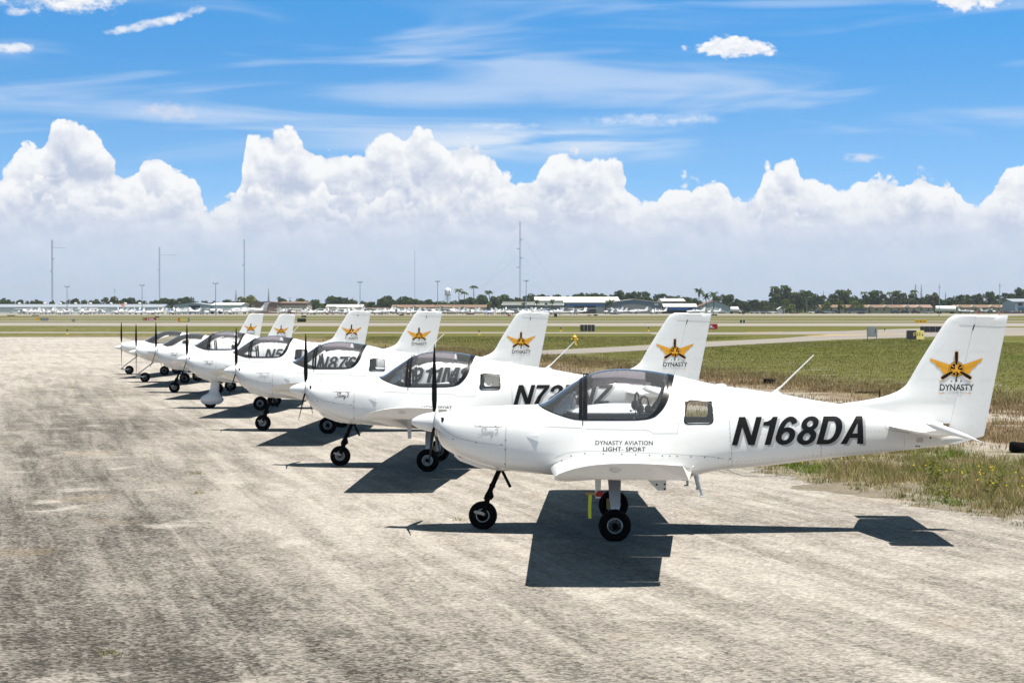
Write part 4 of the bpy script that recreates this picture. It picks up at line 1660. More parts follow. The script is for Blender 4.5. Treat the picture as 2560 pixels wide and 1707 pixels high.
    for (x, w, zt, zb) in ((.49, .10, .86, .825), (.55, .15, .82, .775), (.75, .16, .77, .702), (.95, .14, .72, .668), (1.12, .10, .68, .655)):
        ch.append([(x - XO, -w, zt), (x - XO, -w * .9, zb + .015), (x - XO, -w * .6, zb), (x - XO, w * .6, zb), (x - XO, w * .9, zb + .015), (x - XO, w, zt)])
    vs = [p for r in ch for p in r]
    fs = [(i * 6 + k, i * 6 + k + 1, i * 6 + 7 + k, i * 6 + 6 + k) for i in range(4) for k in range(5)] + [tuple(range(6))]
    chin.add(vs, fs)
    chin.build('chin_scoop', M['white'], root, True, 50)
    # --- panel gaps, screws
    seams = [[(1.092, 1.372), (1.085, 1.0), (1.078, .69)], [(.36, 1.155), (.42, 1.115), (.55, 1.048), (.8, 1.002), (1.085, .972)],
             [(.735, 1.225), (.740, 1.190), (.755, 1.182), (1.02, 1.180), (1.045, 1.188), (1.055, 1.225)],
             [(2.98, 1.36), (2.955, 1.12), (2.69, 1.118), (2.655, 1.145), (2.60, 1.158), (1.96, 1.165)], [(1.92, 1.175), (1.50, 1.19)],
             [(3.50, 1.56), (3.53, 1.1), (3.56, .72)], [(4.52, 1.40), (4.54, .83)], [(5.46, 1.05), (5.47, .91)], [(5.245, 1.21), (5.25, 1.16), (5.29, 1.135), (5.52, 1.10)],
             [(1.62, .845), (1.75, .905), (1.95, .925), (2.4, .918), (2.9, .895), (3.3, .865), (3.46, .84)]]
    tag(strips_on_skin('panel_seam', seams, .0042, .0012, M['seam'], root), kind='stuff')
    scr = [(.499, 1.038), (.757, 1.004), (1.037, .985), (1.084, 1.035), (1.080, .935), (1.072, .770), (1.066, .683), (.80, 1.185), (.975, 1.183), (.34, 1.11),
           (1.60, .665), (1.61, .69), (1.635, .755), (1.70, .82), (1.80, .872), (1.95, .898), (2.15, .895), (2.35, .892), (2.50, .888), (2.65, .882), (2.79, .876), (2.87, .874), (2.95, .871), (3.1, .866), (3.25, .858), (3.4, .846), (3.53, .838)]
    tag(dots_on_skin('screws', scr, .0085, .0022, M['screw'], root), kind='stuff')
    riv = []
    for zf in (1.10,):
        riv += [(3.62 + .042 * i, zf + .010 * math.sin(i * .05) + .0003 * i) for i in range(40)]
    riv += [(3.60 + .05 * i, .80 + .0035 * i) for i in range(34)] + [(3.515 + .001 * i, .78 + .042 * i) for i in range(17)] + [(4.53, .86 + .042 * i) for i in range(11)]
    tag(dots_on_skin('rivets', riv, .0045, .0016, M['seam'], root), kind='stuff')
    # --- lettering on the flank
    for side in (-1, 1):
        c1 = lettering('company_lettering', 'DYNASTY AVIATION', 2.065, 2.685, .993, 1.040, M['letter'], root, side, bold=.006, space=1.06)
        lettering('company_lettering', 'LIGHT- SPORT', 2.147, 2.607, .926, .971, M['letter'], root, side, bold=.016, space=1.06)
    # --- fin, rudder, stabiliser
    zs = [1.20, 1.30, 1.36, 1.40, 1.42, 1.44, 1.465, 1.492, 1.52, 1.555, 1.59, 1.628, 1.69, 1.75, 1.81, 1.87, 1.98, 2.09, 2.206, 2.27, 2.33, 2.365, 2.385, 2.400]
    fin_loft('tail_fin', zs, FIN_LE, lambda z: fin_hinge(z) - .0008, 14, M['white'], root)
    rud_lo = lambda z: fin_hinge(z) + .0012
    rud_hi = lambda z: fin_te(z) if z >= 1.061 else fin_te(1.061) - (1.061 - z) * 3.4
    rud = fin_loft('rudder', [.972, 1.0, 1.03, 1.061, 1.2, 1.4, 1.6, 1.8, 2.0, 2.2, 2.33, 2.38, 2.394], rud_lo, rud_hi, 10, M['white'], root)
    strips_on_skin('rudder_gap', [[(6.068, 2.283), (6.30, 2.273), (6.59, 2.262)]], .006, .0015, M['seam'], rud, fn=fin_t)
    for side in (-1, 1):
        strips_on_skin('hinge_pin', [[(6.236, 2.292), (6.217, 2.232)]], .013, .003, M['black'], rud, (side,), fin_t)
    for side in (-1, 1):
        strips_on_skin('hinge_pin', [[(6.049, 1.735), (6.034, 1.672)]], .013, .009, M['black'], rud, (side,), fin_t)
    fr_ = [(x, 2.315 - .02 * (x - 6)) for x in frange(5.99, 6.56, 22)] + [(x, 2.005) for x in frange(5.80, 6.14, 14)] + [(x, 2.000) for x in frange(6.2, 6.50, 14)]
    fr_ += [(x, 1.690) for x in frange(5.62, 5.86, 10)] + [(x, 1.690) for x in frange(6.32, 6.46, 6)] + [(5.62 + .30 * i / 16, 1.75 + .27 * i / 16 * 1.25) for i in range(16)]
    tag(dots_on_skin('fin_rivets', fr_, .0048, .0015, M['white'], rud, fn=fin_t), kind='stuff')
    for side in (-1, 1): emblem(root, side)
    st = MB()
    for side in (-1, 1):
        rows = []
        for (y, le, te) in ((0.0, 5.26, 5.815), (.5, 5.35, 5.815), (1.0, 5.455, 5.815), (1.12, 5.485, 5.815), (1.15, 5.52, 5.815)):
            ch = te - le
            sc = 1.0 if y < 1.15 else .55
            rows.append([(le + ch * u - XO, side * y, 1.178 + .05 * sc * v) for u, v in ((1, .55), (.75, .85), (.45, 1), (.2, .78), (.06, .42), (0, 0), (.06, -.42), (.2, -.78), (.45, -1), (.75, -.85), (1, -.55))])
        n = 11
        vs = [p for r in rows for p in r]
        fs = [(i * n + k, i * n + (k + 1) % n, (i + 1) * n + (k + 1) % n, (i + 1) * n + k) for i in range(len(rows) - 1) for k in range(n)]
        fs.append(tuple((len(rows) - 1) * n + k for k in range(n)))
        st.add(vs, fs)
    stab = st.build('tailplane', M['white'], root, True, 45)
    for side in (-1, 1):
        el = MB()
        rows = []
        tilt = R(18.5)
        for (y, f, a) in ((.085, -.004, .235), (.20, -.004, .285), (1.14, -.004, .285), (1.165, -.004, .285), (1.168, -.335, .285), (1.42, -.350, .285), (1.455, -.335, .28), (1.47, -.24, .262)):
            row = []
            for u, v in ((1, .0), (.7, .35), (.4, .8), (.15, .9), (.03, .45), (0, 0), (.03, -.45), (.15, -.9), (.4, -.8), (.7, -.35)):
                d = f + (a - f) * u
                t = .030 * v * (1.25 if f < -.1 else 1) * (0.45 if y > 1.46 else 1)
                xx = 5.822 + d * math.cos(tilt) + t * math.sin(tilt)
                zz = 1.182 - d * math.sin(tilt) + t * math.cos(tilt)
                row.append((xx - XO, side * y, zz))
            rows.append(row)
        n = 10
        vs = [p for r in rows for p in r]
        fs = [(i * n + k, i * n + (k + 1) % n, (i + 1) * n + (k + 1) % n, (i + 1) * n + k) for i in range(len(rows) - 1) for k in range(n)]
        fs += [tuple(range(n)), tuple((len(rows) - 1) * n + k for k in range(n))]
        el.add(vs, fs)
        el.build('elevator', M['white'], stab, True, 45)
    # tail cone details
    for side in (-1, 1):
        fill_on_skin('tail_placard', [(5.600, 1.045), (5.672, 1.045), (5.672, .996), (5.600, .996)], .003, M['placard'], root, side)
    dots_on_skin('tail_drain', [(5.755, 1.045), (5.60, .955), (5.63, .952)], .012, .003, M['black'], root)
    cone = MB()
    cone.lathe([(.075, 5.80), (.060, 5.95), (.030, 6.12), (.001, 6.20)], 'x', 12, (-XO, 0, 1.03))
    cone.v = [(p[0], p[1] * .6, p[2]) for p in cone.v]
    cone.build('tail_cone', M['white'], root, True)
    # --- wings
    for side in (-1, 1):
        wm = MB()
        wing_loft(wm, frange(.30, 4.20, 13), 0.0, .745, THK, side)
        wing_loft(wm, [4.205, 4.30, 4.33], 0.0, 1.0, THK, side, tip=True)
        wing_loft(wm, [.30, .58], .745, 1.0, THK, side)
        w = wm.build('wing', M['white'], root, True, 38)
        fl = MB(); wing_loft(fl, frange(.60, 2.42, 6), .752, 1.035, THK, side, droop=.10)
        fl.build('flap', M['white'], w, True, 38)
        al = MB(); wing_loft(al, frange(2.44, 4.19, 6), .752, .985, THK, side, droop=.02)
        al.build('aileron', M['white'], w, True, 38)
        # rib rivet rows along the upper skin
        mb = MB()
        for y in frange(.75, 4.1, 9):
            for x in frange(1.75, 2.6, 16):
                zu = wing_upper(x, y)[0] + .0012
                mb.add([(x - .004 - XO, side * (y - .004), zu), (x + .004 - XO, side * (y - .004), zu), (x + .004 - XO, side * (y + .004), zu), (x - .004 - XO, side * (y + .004), zu)], [(0, 1, 2, 3)])
        tag(mb.build('wing_rivets', M['seam'], w), kind='stuff')
        # lamp in the canted tip
        nl = MB()
        zc_ = 1.085
        hs = []
        for i in range(14):
            a = 2 * math.pi * i / 14
            hs.append((2.245 + .055 * math.cos(a) - XO, side * 4.50, zc_ + .020 * math.sin(a)))
        hs2 = [(2.245 + (p[0] + XO - 2.245) * .7 - XO, side * 4.575, zc_ + (p[2] - zc_) * .7) for p in hs]
        nl.add(hs + hs2, [(i, (i + 1) % 14, 14 + (i + 1) % 14, 14 + i) for i in range(14)] + [tuple(range(14, 28))])
        nl.build('navigation_light', M['lens'], w, True, 50)
        fb = MB()
        fb.lathe([(.085, 0), (.075, .03), (.05, .045)], 'y', 16, (0, 0, 0))
        fb.v = [(p[0] * 1.05 + 2.26 - XO, side * (4.475 + p[1]), p[2] * .42 + zc_) for p in fb.v]
        fb.build('light_fairing', M['white'], w, True)
        # hinge fairing below the flap
        hb = MB(); yb = 1.85
        zl = wing_upper(2.65, yb)[1]
        hb.prism([(2.52 - XO, zl + .03), (2.79 - XO, zl + .03), (2.785 - XO, .635), (2.70 - XO, .635)], side * yb - .02, side * yb + .02, 'y')
        hb.build('flap_bracket', M['white'], w)
        hd = MB()
        for (x, z) in ((2.770, .652), (2.772, .70), (2.69, .695)):
            hd.lathe([(.011, -.024), (.011, .024)], 'y', 8, (x - XO, side * yb, z))
        hd.build('bracket_bolt', M['black'], w)
        # main leg: one tapering composite blade
        lg = MB()
        rows = []
        for (y, z, x0, x1, t) in ((.42, .66, 2.195, 2.345, .022), (.60, .56, 2.205, 2.34, .022), (.78, .45, 2.215, 2.335, .020), (.885, .345, 2.228, 2.325, .018), (.90, .18, 2.235, 2.31, .016)):
            rows.append([(x0 - XO, side * (y - t), z - t * .5), (x0 - XO, side * (y + t), z + t * .5), (x1 - XO, side * (y + t), z + t * .5), (x1 - XO, side * (y - t), z - t * .5)])
        vs = [p for r in rows for p in r]
        fs = [(i * 4 + k, i * 4 + (k + 1) % 4, i * 4 + 4 + (k + 1) % 4, i * 4 + 4 + k) for i in range(4) for k in range(4)] + [(0, 1, 2, 3), (16, 17, 18, 19)]
        lg.add(vs, fs)
        leg = lg.build('main_leg', M['white'], root, True, 30)
        wh = wheel(leg, 2.272, side * 1.0, .174, .145, 'main_tyre')
        bk = MB(); bk.box(2.19 - XO, 2.235 - XO, side * .905, side * .945, .13, .25); bk.tube([(2.27 - XO, side * .89, .174), (2.27 - XO, side * 1.0, .174)], .018, 8)
        bk.build('brake_caliper', M['brass'], leg)
        # boarding step
        bs = MB(); bs.tube([(3.17 - XO, side * .34, .68), (3.19 - XO, side * .37, .56), (3.225 - XO, side * .42, .43)], [.020, .013, .013], 8)
        bs.box(3.20 - XO, 3.255 - XO, side * .42 - .05, side * .42 + .05, .412, .43)
        bs.build('boarding_step', M['white'], root)
        td = MB(); td.box(3.06 - XO, 3.085 - XO, side * .30 - .01, side * .30 + .01, .53, .64); td.box(3.035 - XO, 3.085 - XO, side * .30 - .01, side * .30 + .01, .525, .54)
        td.build('vent_pipe', M['alu'], root)
    # --- aerials and beacon on the spine
    an = MB(); an.tube([(4.05 - XO, 0, 1.545), (4.12 - XO, 0, 1.60), (4.482 - XO, 0, 1.955)], [.016, .009, .0065], 8)
    an.prism([(3.985 - XO, 1.525), (4.075 - XO, 1.575), (4.14 - XO, 1.515)], -.010, .010, 'y')
    an.build('whip_aerial', M['white'], root)
    bc = MB(); bc.lathe([(.062, 0), (.055, .012), (.03, .020), (.001, .022)], 'z', 16, (0, 0, 0)); bc.v = [(p[0] * 1.15 + 3.45 - XO, p[1], p[2] + 1.612) for p in bc.v]
    bc.build('gps_puck', M['white'], root, True)
    sa = MB(); sa.tube([(5.205 - XO, 0, 1.45), (5.205 - XO, 0, 1.572)], .009, 6)
    sa.build('stub_aerial', M['black'], root)
    return root


def nose_gear_strut(root):
    """black raked strut with steering link, wheel and fork"""
    g = MB()
    g.tube([(1.005 - XO, 0, .70), (.885 - XO, 0, .43)], [.028, .028], 12)
    g.tube([(.915 - XO, 0, .50), (.905 - XO, 0, .475)], [.034, .034], 12)
    leg = g.build('nose_leg', M['black_metal'], root, True)
    s2 = MB(); s2.tube([(1.00 - XO, 0.0, .70), (1.115 - XO, -.03, .475)], .017, 8)
    s2.build('tow_link', M['black_metal'], leg, True)
    f = MB()
    for s in (-1, 1):
        f.prism([(.835 - XO, .375), (.855 - XO, .40), (.895 - XO, .385), (.885 - XO, .33), (.835 - XO, .155), (.800 - XO, .150), (.795 - XO, .20)], s * .070 - .005, s * .070 + .005, 'y')
    f.prism([(.815 - XO, .345), (.83 - XO, .39), (.865 - XO, .45), (.905 - XO, .455), (.925 - XO, .36), (.905 - XO, .335)], -.062, .062, 'y')
    f.build('fork', M['black_metal'], leg)
    wh = wheel(leg, .805, 0, .160, .115, 'nose_tyre')
    b_ = MB()
    for s in (-1, 1):
        b_.prism([(.705 - XO, .205), (.72 - XO, .218), (.79 - XO, .21), (.83 - XO, .19), (.83 - XO, .16), (.79 - XO, .17), (.72 - XO, .188)], s * .078, s * .084, 'y')
    b_.build('fork_lug', M['alu'], leg)
    return leg


def dup(o, parent=None):
    c = o.copy()
    COL.objects.link(c)
    if parent is not None:
        c.parent = parent
    for ch in o.children:
        dup(ch, c)
    return c


def child(root, name):
    for c in root.children:
        if c.name.split('.')[0] == name: return c


YAW = R(-2.6)
proto = build_aircraft()
bare = proto                      # airframe without nose wheel, number or script; the aircraft are made from it
GROUP = 'white light aircraft parked in a slanting row'


def place(root, nx, nd):
    """put the spinner tip above (nx, nd)"""
    c, s = math.cos(YAW), math.sin(YAW)
    root.location = (nx + XO * c, nd + XO * s, 0.004)
    root.rotation_euler = (0, 0, YAW)


SPOTS = [(-1.13, 21.50), (-3.50, 30.15), (-5.85, 38.9), (-8.32, 47.6), (-10.72, 56.4)]
REG = ['N168DA', 'N727NZ', 'N911MS', 'N876DA', 'N595DA']
LAB = ['nearest white low-wing aircraft in the row, N168DA on its flank',
       'second white aircraft in the row, N72 showing behind the nearest canopy',
       'third white aircraft in the row, black nose leg, 11M seen through a canopy',
       'fourth white aircraft in the row, white fairing round its nose wheel',
       'fifth white aircraft in the row, tinted canopy and black forked nose wheel']
planes = []
extra = [dup(bare) for _ in range(4)]
for i, (nx, nd) in enumerate(SPOTS):
    p = bare if i == 0 else extra[i - 1]
    place(p, nx, nd)
    tag(p, LAB[i], 'aircraft', GROUP)
    planes.append(p)
    registration(p, REG[i], 3.545, 5.085, .986, 1.292)
    script_sling(p, -1, .775, 1.085, .235, M['letter'] if i in (1,) else M['script_faint'] if i in (0, 2) else M['screw'])
for ch in list(planes[1].children):                # the second carries only the lower line of small lettering
    if ch.name.startswith('company_lettering') and max(v.co.z for v in ch.data.vertices) > 1.0:
        bpy.data.objects.remove(ch)
planes[0].rotation_euler[0] = R(0.5)               # it stands a touch low on its left tyre
leg0 = nose_gear_strut(planes[0])
for i in (1, 2, 4):
    dup(leg0, planes[i])
# the fourth has a spat round its nose wheel
sp = MB()
rows = []
for (z, x0, x1, w) in ((.70, .86, 1.10, .045), (.60, .85, 1.075, .045), (.50, .84, 1.06, .048), (.42, .82, 1.06, .055), (.375, .785, 1.08, .075), (.335, .71, 1.09, .100), (.29, .635, 1.13, .114), (.23, .59, 1.18, .118), (.17, .60, 1.165, .112), (.12, .64, 1.10, .09), (.095, .68, 1.04, .07)):
    rows.append([(x0 + (x1 - x0) * .5 * (1 - math.cos(2 * math.pi * k / 20)) - XO, w * math.sin(2 * math.pi * k / 20) * (1 - .25 * (1 - math.cos(2 * math.pi * k / 20)) * .5), z) for k in range(20)])
vs = [p for r in rows for p in r]
fs = [(i * 20 + k, i * 20 + (k + 1) % 20, i * 20 + 20 + (k + 1) % 20, i * 20 + 20 + k) for i in range(len(rows) - 1) for k in range(20)] + [tuple(range(20))]
sp.add(vs, fs)
spat = sp.build('wheel_fairing', M['white'], planes[3], True, 50)
wheel(spat, .845, 0, .160, .115, 'nose_tyre')
lb = MB(); lb.tube([(.93 - XO, -.03, .72), (1.16 - XO, -.05, .62)], .017, 8); lb.build('tow_link', M['black_metal'], planes[3], True)
pl = MB(); pl.box(.84 - XO, 1.10 - XO, -.06, .06, .695, .712); pl.build('fairing_plate', M['black_metal'], planes[3])


# ---- the two farthest are a smaller type: rebuilt from the same kit, warped, with their own nose gear and two-blade propeller
def warp_x(x):
    return np.interp(x, [0, .29, 1.44, 2.3, 2.935, 4.0, 5.9, 6.7], [0, .29, 1.19, 2.05, 2.60, 3.45, 5.05, 5.72])


KEEP = {'fuselage', 'canopy', 'spinner', 'propeller_hub', 'wing', 'tail_fin', 'rudder', 'tail_emblem', 'tailplane', 'main_leg', 'cockpit_tub', 'instrument_panel', 'seat', 'cowl_lip',
        'flap', 'aileron', 'elevator', 'navigation_light', 'light_fairing', 'main_tyre', 'rim', 'hub', 'brake_caliper'}
GEAR = {'main_leg', 'main_tyre', 'rim', 'hub', 'brake_caliper'}
warped = {}


def small_copy(o, parent, gear=False):
    nm = o.name.split('.')[0]
    if parent is not None and nm not in KEEP and not nm.startswith('badge'):
        return None
    c = o.copy()
    COL.objects.link(c)
    c.parent = parent
    gear = gear or nm in GEAR
    if c.data is not None:
        if o.data.name not in warped:
            me = o.data.copy()
            co = np.zeros(len(me.vertices) * 3)
            me.vertices.foreach_get('co', co)
            co = co.reshape(-1, 3)
            if not gear:
                x = co[:, 0] + XO
                co[:, 0] = warp_x(x) - XO
                z = co[:, 2]
                co[:, 2] = np.where(z > .7, .7 + (z - .7) * np.interp(x, [0, 2, 4, 5.5], [.80, .83, .88, .93]), z)
                if nm in ('spinner', 'propeller_hub', 'cowl_lip'):
                    co[:, 2] = z - .10
            else:
                co[:, 0] -= .15
            me.vertices.foreach_set('co', co.reshape(-1))
            me.update()
            warped[o.data.name] = me
        c.data = warped[o.data.name]
    for ch in o.children:
        small_copy(ch, c, gear)
    return c


def forward_nose_gear(root):
    g = MB()
    g.tube([(.92 - XO, 0, .72), (.35 - XO, 0, .30), (.30 - XO, 0, .235)], [.020, .018, .018], 8)
    for s in (-1, 1):
        g.box(.27 - XO, .58 - XO, s * .075 - .006, s * .075 + .006, .165, .205)
    g.box(.26 - XO, .31 - XO, -.08, .08, .17, .24)
    leg = g.build('nose_leg', M['rim'], root, True)
    wheel(leg, .56, 0, .165, .12, 'nose_tyre')


for i, (nx, nd, lab) in enumerate([(-12.87, 64.4, 'sixth aircraft in the row, smaller white type with clear bubble canopy, nearer of the two'),
                                   (-14.93, 72.1, 'farthest aircraft in the row, smaller white type with long grey forward nose leg')]):
    if i == 0:
        small = small_copy(bare, None)
        for ch in list(small.children):
            if ch.name.split('.')[0] == 'propeller_blade':
                bpy.data.objects.remove(ch)
        for a in (0, math.pi):
            b_ = blade_mesh('propeller_blade', small, a, .85)
            for v in b_.data.vertices: v.co.z -= .10
        forward_nose_gear(small)
        p = small
    else:
        p = dup(small)
    place(p, nx, nd)
    tag(p, lab, 'aircraft', GROUP)
    planes.append(p)

# ---- loose things in and on the aircraft
def headset(owner, x, y, z, rz, label):
    o = empty('headset', (0, 0, 0))
    c, s = math.cos(YAW), math.sin(YAW)
    lx = x - XO
    o.location = (owner.location.x + lx * c - y * s, owner.location.y + lx * s + y * c, z)
    o.rotation_euler = (0, 0, rz)
    b_ = MB(); b_.tube([(.0, -.085, 0), (0, -.088, .05), (0, -.06, .105), (0, 0, .125), (0, .06, .105), (0, .088, .05), (0, .085, 0)], .011, 8)
    b_.build('headband', M['black'], o, True)
    for s_ in (-1, 1):
        e = MB(); e.lathe([(.018, -.028), (.040, -.022), (.046, 0), (.040, .022), (.018, .028)], 'y', 16, (0, s_ * .085, -.015))
        e.v = [(p[0], p[1], p[2] * 1.25) for p in e.v]
        e.build('ear_cup', M['seat'], o, True)
    mb = MB(); mb.tube([(0, -.10, -.02), (-.05, -.12, -.06), (-.09, -.10, -.075)], .004, 6); mb.tube([(-.09, -.10, -.075), (-.105, -.09, -.075)], .011, 8)
    mb.build('boom_microphone', M['black'], o)
    cable = MB(); cable.tube([(0, .09, -.05), (.02, .13, -.12), (-.03, .05, -.20), (.01, -.05, -.24)], .006, 6)
    cable.build('cable', M['black'], o)
    tag(o, label, 'headset', 'black headsets hung on the seats')
    return o


headset(planes[0], 2.60, -.28, 1.385, .5, 'black headset with microphone hung on the near seat of the nearest aircraft')
headset(planes[0], 2.53, .26, 1.40, .2, 'black headset on the far seat of the nearest aircraft')
headset(planes[1], 2.60, -.28, 1.38, .4, 'black headset hung on the near seat of the second aircraft')
headset(planes[2], 2.60, -.28, 1.38, .6, 'black headset hung on the near seat of the third aircraft')
headset(planes[4], 2.62, -.28, 1.38, .5, 'black headset hung in the cockpit of the fifth aircraft')


def foil_shade(owner, label):
    vs, fs = [], []
    n, m_ = 12, 9
    for i in range(n + 1):
        for k in range(m_ + 1):
            u, v = i / n, k / m_
            x = 1.60 + .24 * u
            y = -.40 + .8 * v
            zmax = TOP(x) - .05
            z = 1.27 + (zmax - 1.27) * (.45 + .42 * math.sin(u * 2.2)) - .16 * (2 * v - 1) ** 2
            vs.append((x + .012 * math.sin(i * 2.1 + k * 1.7) - XO, y, z + .014 * math.sin(i * 3.3 + k * 2.3)))
    for i in range(n):
        for k in range(m_):
            a = i * (m_ + 1) + k
            fs.append((a, a + 1, a + m_ + 2, a + m_ + 1))
    o = mesh('sun_shade', vs, fs, M['foil'])
    o.location = owner.location; o.rotation_euler = owner.rotation_euler
    return tag(o, label, 'sun shade', 'crumpled silver sun shades behind windscreens')


foil_shade(planes[0], 'crumpled silver sun shade behind the windscreen of the nearest aircraft')
foil_shade(planes[1], 'crumpled silver sun shade behind the windscreen of the second aircraft')


def pitot_cover(owner, label):
    o = empty('pitot_cover')
    c, s = math.cos(YAW), math.sin(YAW)
    lx, y = 2.08 - XO, -2.0
    o.location = (owner.location.x + lx * c - y * s, owner.location.y + lx * s + y * c, .60)
    o.rotation_euler = owner.rotation_euler
    a = MB(); a.prism([(-.005, -.03), (.055, -.03), (.065, .03), (.01, .035), (-.012, .0)], -.018, .018, 'y'); a.build('sleeve', M['red'], o)
    b_ = MB(); b_.box(-.115, -.008, -.010, .010, -.012, .012); b_.build('tube_cap', M['brass'], o)
    r = MB(); r.add([(-.082, -.002, -.012), (-.048, .002, -.012), (-.055, .004, -.13), (-.053, -.003, -.25), (-.086, -.003, -.25), (-.087, .003, -.13)], [(0, 1, 2, 5), (5, 2, 3, 4)])
    r.build('streamer', M['ribbon'], o)
    return tag(o, label, 'pitot cover')


pitot_cover(planes[0], 'red pitot cover with a hanging yellow streamer under the nearest wing')
for p in planes[:5]:
    pm = MB(); zz = wing_upper(2.1, 2.0)[1]
    pm.prism([(2.06 - XO, zz + .02), (2.125 - XO, zz + .02), (2.12 - XO, .57), (2.07 - XO, .57)], -2.012, -1.988, 'y')
    if p is planes[0]:
        pm0 = pm.build('pitot_mast', M['white'], p)
    else:
        link_mesh('pitot_mast', pm0.data, None, p)


# ------------------------------------------------------------------ the airfield beyond: survey helpers
# the survey of the far side was taken from the photograph: bearing (photo px) and range give a place on the ground
HAZE = 0.000075


def bx(px, d): return (px - 1280) * d / 4800.0
def bz(py, d): return CAM_H - (py - 771) * d / 4800.0


M['steel_white'] = plain('white_corrugated_steel', (0.72, 0.73, 0.72), 0.6, var=0.06, scale=0.3)
M['steel_blue'] = plain('pale_blue_steel', (0.42, 0.48, 0.53), 0.6, var=0.06, scale=0.3)
M['steel_grey'] = plain('grey_steel_cladding', (0.19, 0.20, 0.21), 0.6, var=0.08, scale=0.3)
M['roof_grey'] = plain('grey_metal_roof', (0.27, 0.30, 0.34), 0.5, var=0.08, scale=0.3)
M['roof_white'] = plain('white_metal_roof', (0.62, 0.60, 0.55), 0.5, var=0.06, scale=0.3)
M['tan'] = plain('tan_stucco', (0.50, 0.42, 0.33), 0.8, var=0.08, scale=0.3)
M['brown'] = plain('brown_cladding', (0.24, 0.155, 0.12), 0.7, var=0.1, scale=0.3)
M['tile_roof'] = plain('brown_tile_roof', (0.17, 0.108, 0.072), 0.8, var=0.2, scale=0.8)
M['cream'] = plain('cream_wall', (0.45, 0.38, 0.25), 0.8, var=0.08, scale=0.4)
M['dark'] = plain('dark_opening', (0.012, 0.012, 0.016), 0.8)
M['blue'] = plain('bright_blue_paint', (0.02, 0.16, 0.60), 0.5, var=0.1, scale=0.5)
M['mast'] = plain('haze_tinted_mast', (0.20, 0.26, 0.36), 0.5, metal=0.2)  # steel with the blue of distant haze put into its colour
M['far_white'] = plain('far_white_paint', (0.80, 0.80, 0.80), 0.35, var=0.04)
M['far_tint'] = plain('far_glazing', (0.03, 0.04, 0.055), 0.2)
M['sign_black'] = plain('black_sign_case', (0.014, 0.014, 0.016), 0.5)
M['sign_red'] = plain('red_sign_face', (0.30, 0.008, 0.012), 0.45, var=0.05)
M['sign_yellow'] = plain('yellow_sign_face', (0.62, 0.36, 0.012), 0.45, var=0.05)
M['sign_straw'] = plain('straw_sign_face', (0.62, 0.52, 0.16), 0.5, var=0.05)
M['sign_white'] = plain('white_sign_print', (0.80, 0.80, 0.80), 0.5, var=0.03)
M['cabinet'] = plain('grey_cabinet_paint', (0.30, 0.32, 0.32), 0.5, var=0.06)
M['hydrant'] = plain('yellow_hydrant_paint', (0.68, 0.42, 0.03), 0.45, var=0.1)
M['bark'] = plain('bark', (0.11, 0.085, 0.065), 0.9, var=0.3, scale=3)
M['barrel'] = plain('orange_plastic', (0.62, 0.12, 0.02), 0.5)
M['maroon'] = plain('maroon_paint', (0.12, 0.02, 0.02), 0.4)
M['car_blue'] = plain('dark_blue_paint', (0.02, 0.04, 0.09), 0.3)
M['car_dark'] = plain('charcoal_paint', (0.02, 0.022, 0.025), 0.3)
M['car_silver'] = plain('silver_paint', (0.40, 0.41, 0.42), 0.3, metal=0.4)


# ------------------------------------------------------------------ signs, hydrant, cabinets, tyres on the field
def sign_text(par, txt, x0, x1, z0, z1, y, mat, bold=0.02):
    bm = text_fit(text_bm(txt, 0, bold), x0, x1, z0, z1)
    me = bpy.data.meshes.new('sign_lettering')
    for v in bm.verts: v.co = Vector((v.co.x, y, v.co.y))
    bm.to_mesh(me); bm.free()
    return link_mesh('sign_lettering', me, mat, par)


def sign(px0, px1, ptop, pbot, label, panels, lean=0.0, leg=0.18, thick=0.30, gap=None):
    """an airfield guidance sign: panels = [(share, material, text, text material)]"""
    d = 11870 / (pbot - 771)
    x0, x1 = bx(px0, d), bx(px1, d)
    zt = bz(ptop, d)
    o = empty('airfield_sign', ((x0 + x1) / 2, d, 0))
    w = x1 - x0
    a = -w / 2
    tot = sum(p[0] for p in panels)
    for sh, mat, txt, tm in panels:
        b_ = a + w * sh / tot
        g = gap if gap else 0.006
        mb = MB()
        mb.prism([(-thick / 2 - lean, leg), (thick / 2 + lean, leg), (thick / 2, zt), (-thick / 2, zt)], a + g, b_ - g, 'x')
        pn = mb.build('sign_panel', M[mat], o)
        if txt:
            h = zt - leg
            y = -thick / 2 - lean * 0.55 - 0.012
            sign_text(pn, txt, a + (b_ - a) * .12, b_ - (b_ - a) * .12, leg + h * .24, leg + h * .78, y, M[tm])
        a = b_
    if gap:
        mb = MB(); mb.prism([(-thick / 2 - lean + .03, leg + .02), (thick / 2 + lean - .03, leg + .02), (thick / 2 - .03, zt - .03), (-thick / 2 + .03, zt - .03)], -w / 2 + .02, w / 2 - .02, 'x')
        mb.build('sign_spine', M['sign_straw'], o)
    n = max(2, int(w / 0.8) + 1)
    for i in range(n):
        mb = MB(); xx = -w / 2 + w * (i + .5) / n
        mb.box(xx - .025, xx + .025, -.03, .03, -.02, leg + .02)
        mb.build('leg', M['cabinet'], o)
    return tag(o, label, 'airfield sign', 'airfield guidance signs')


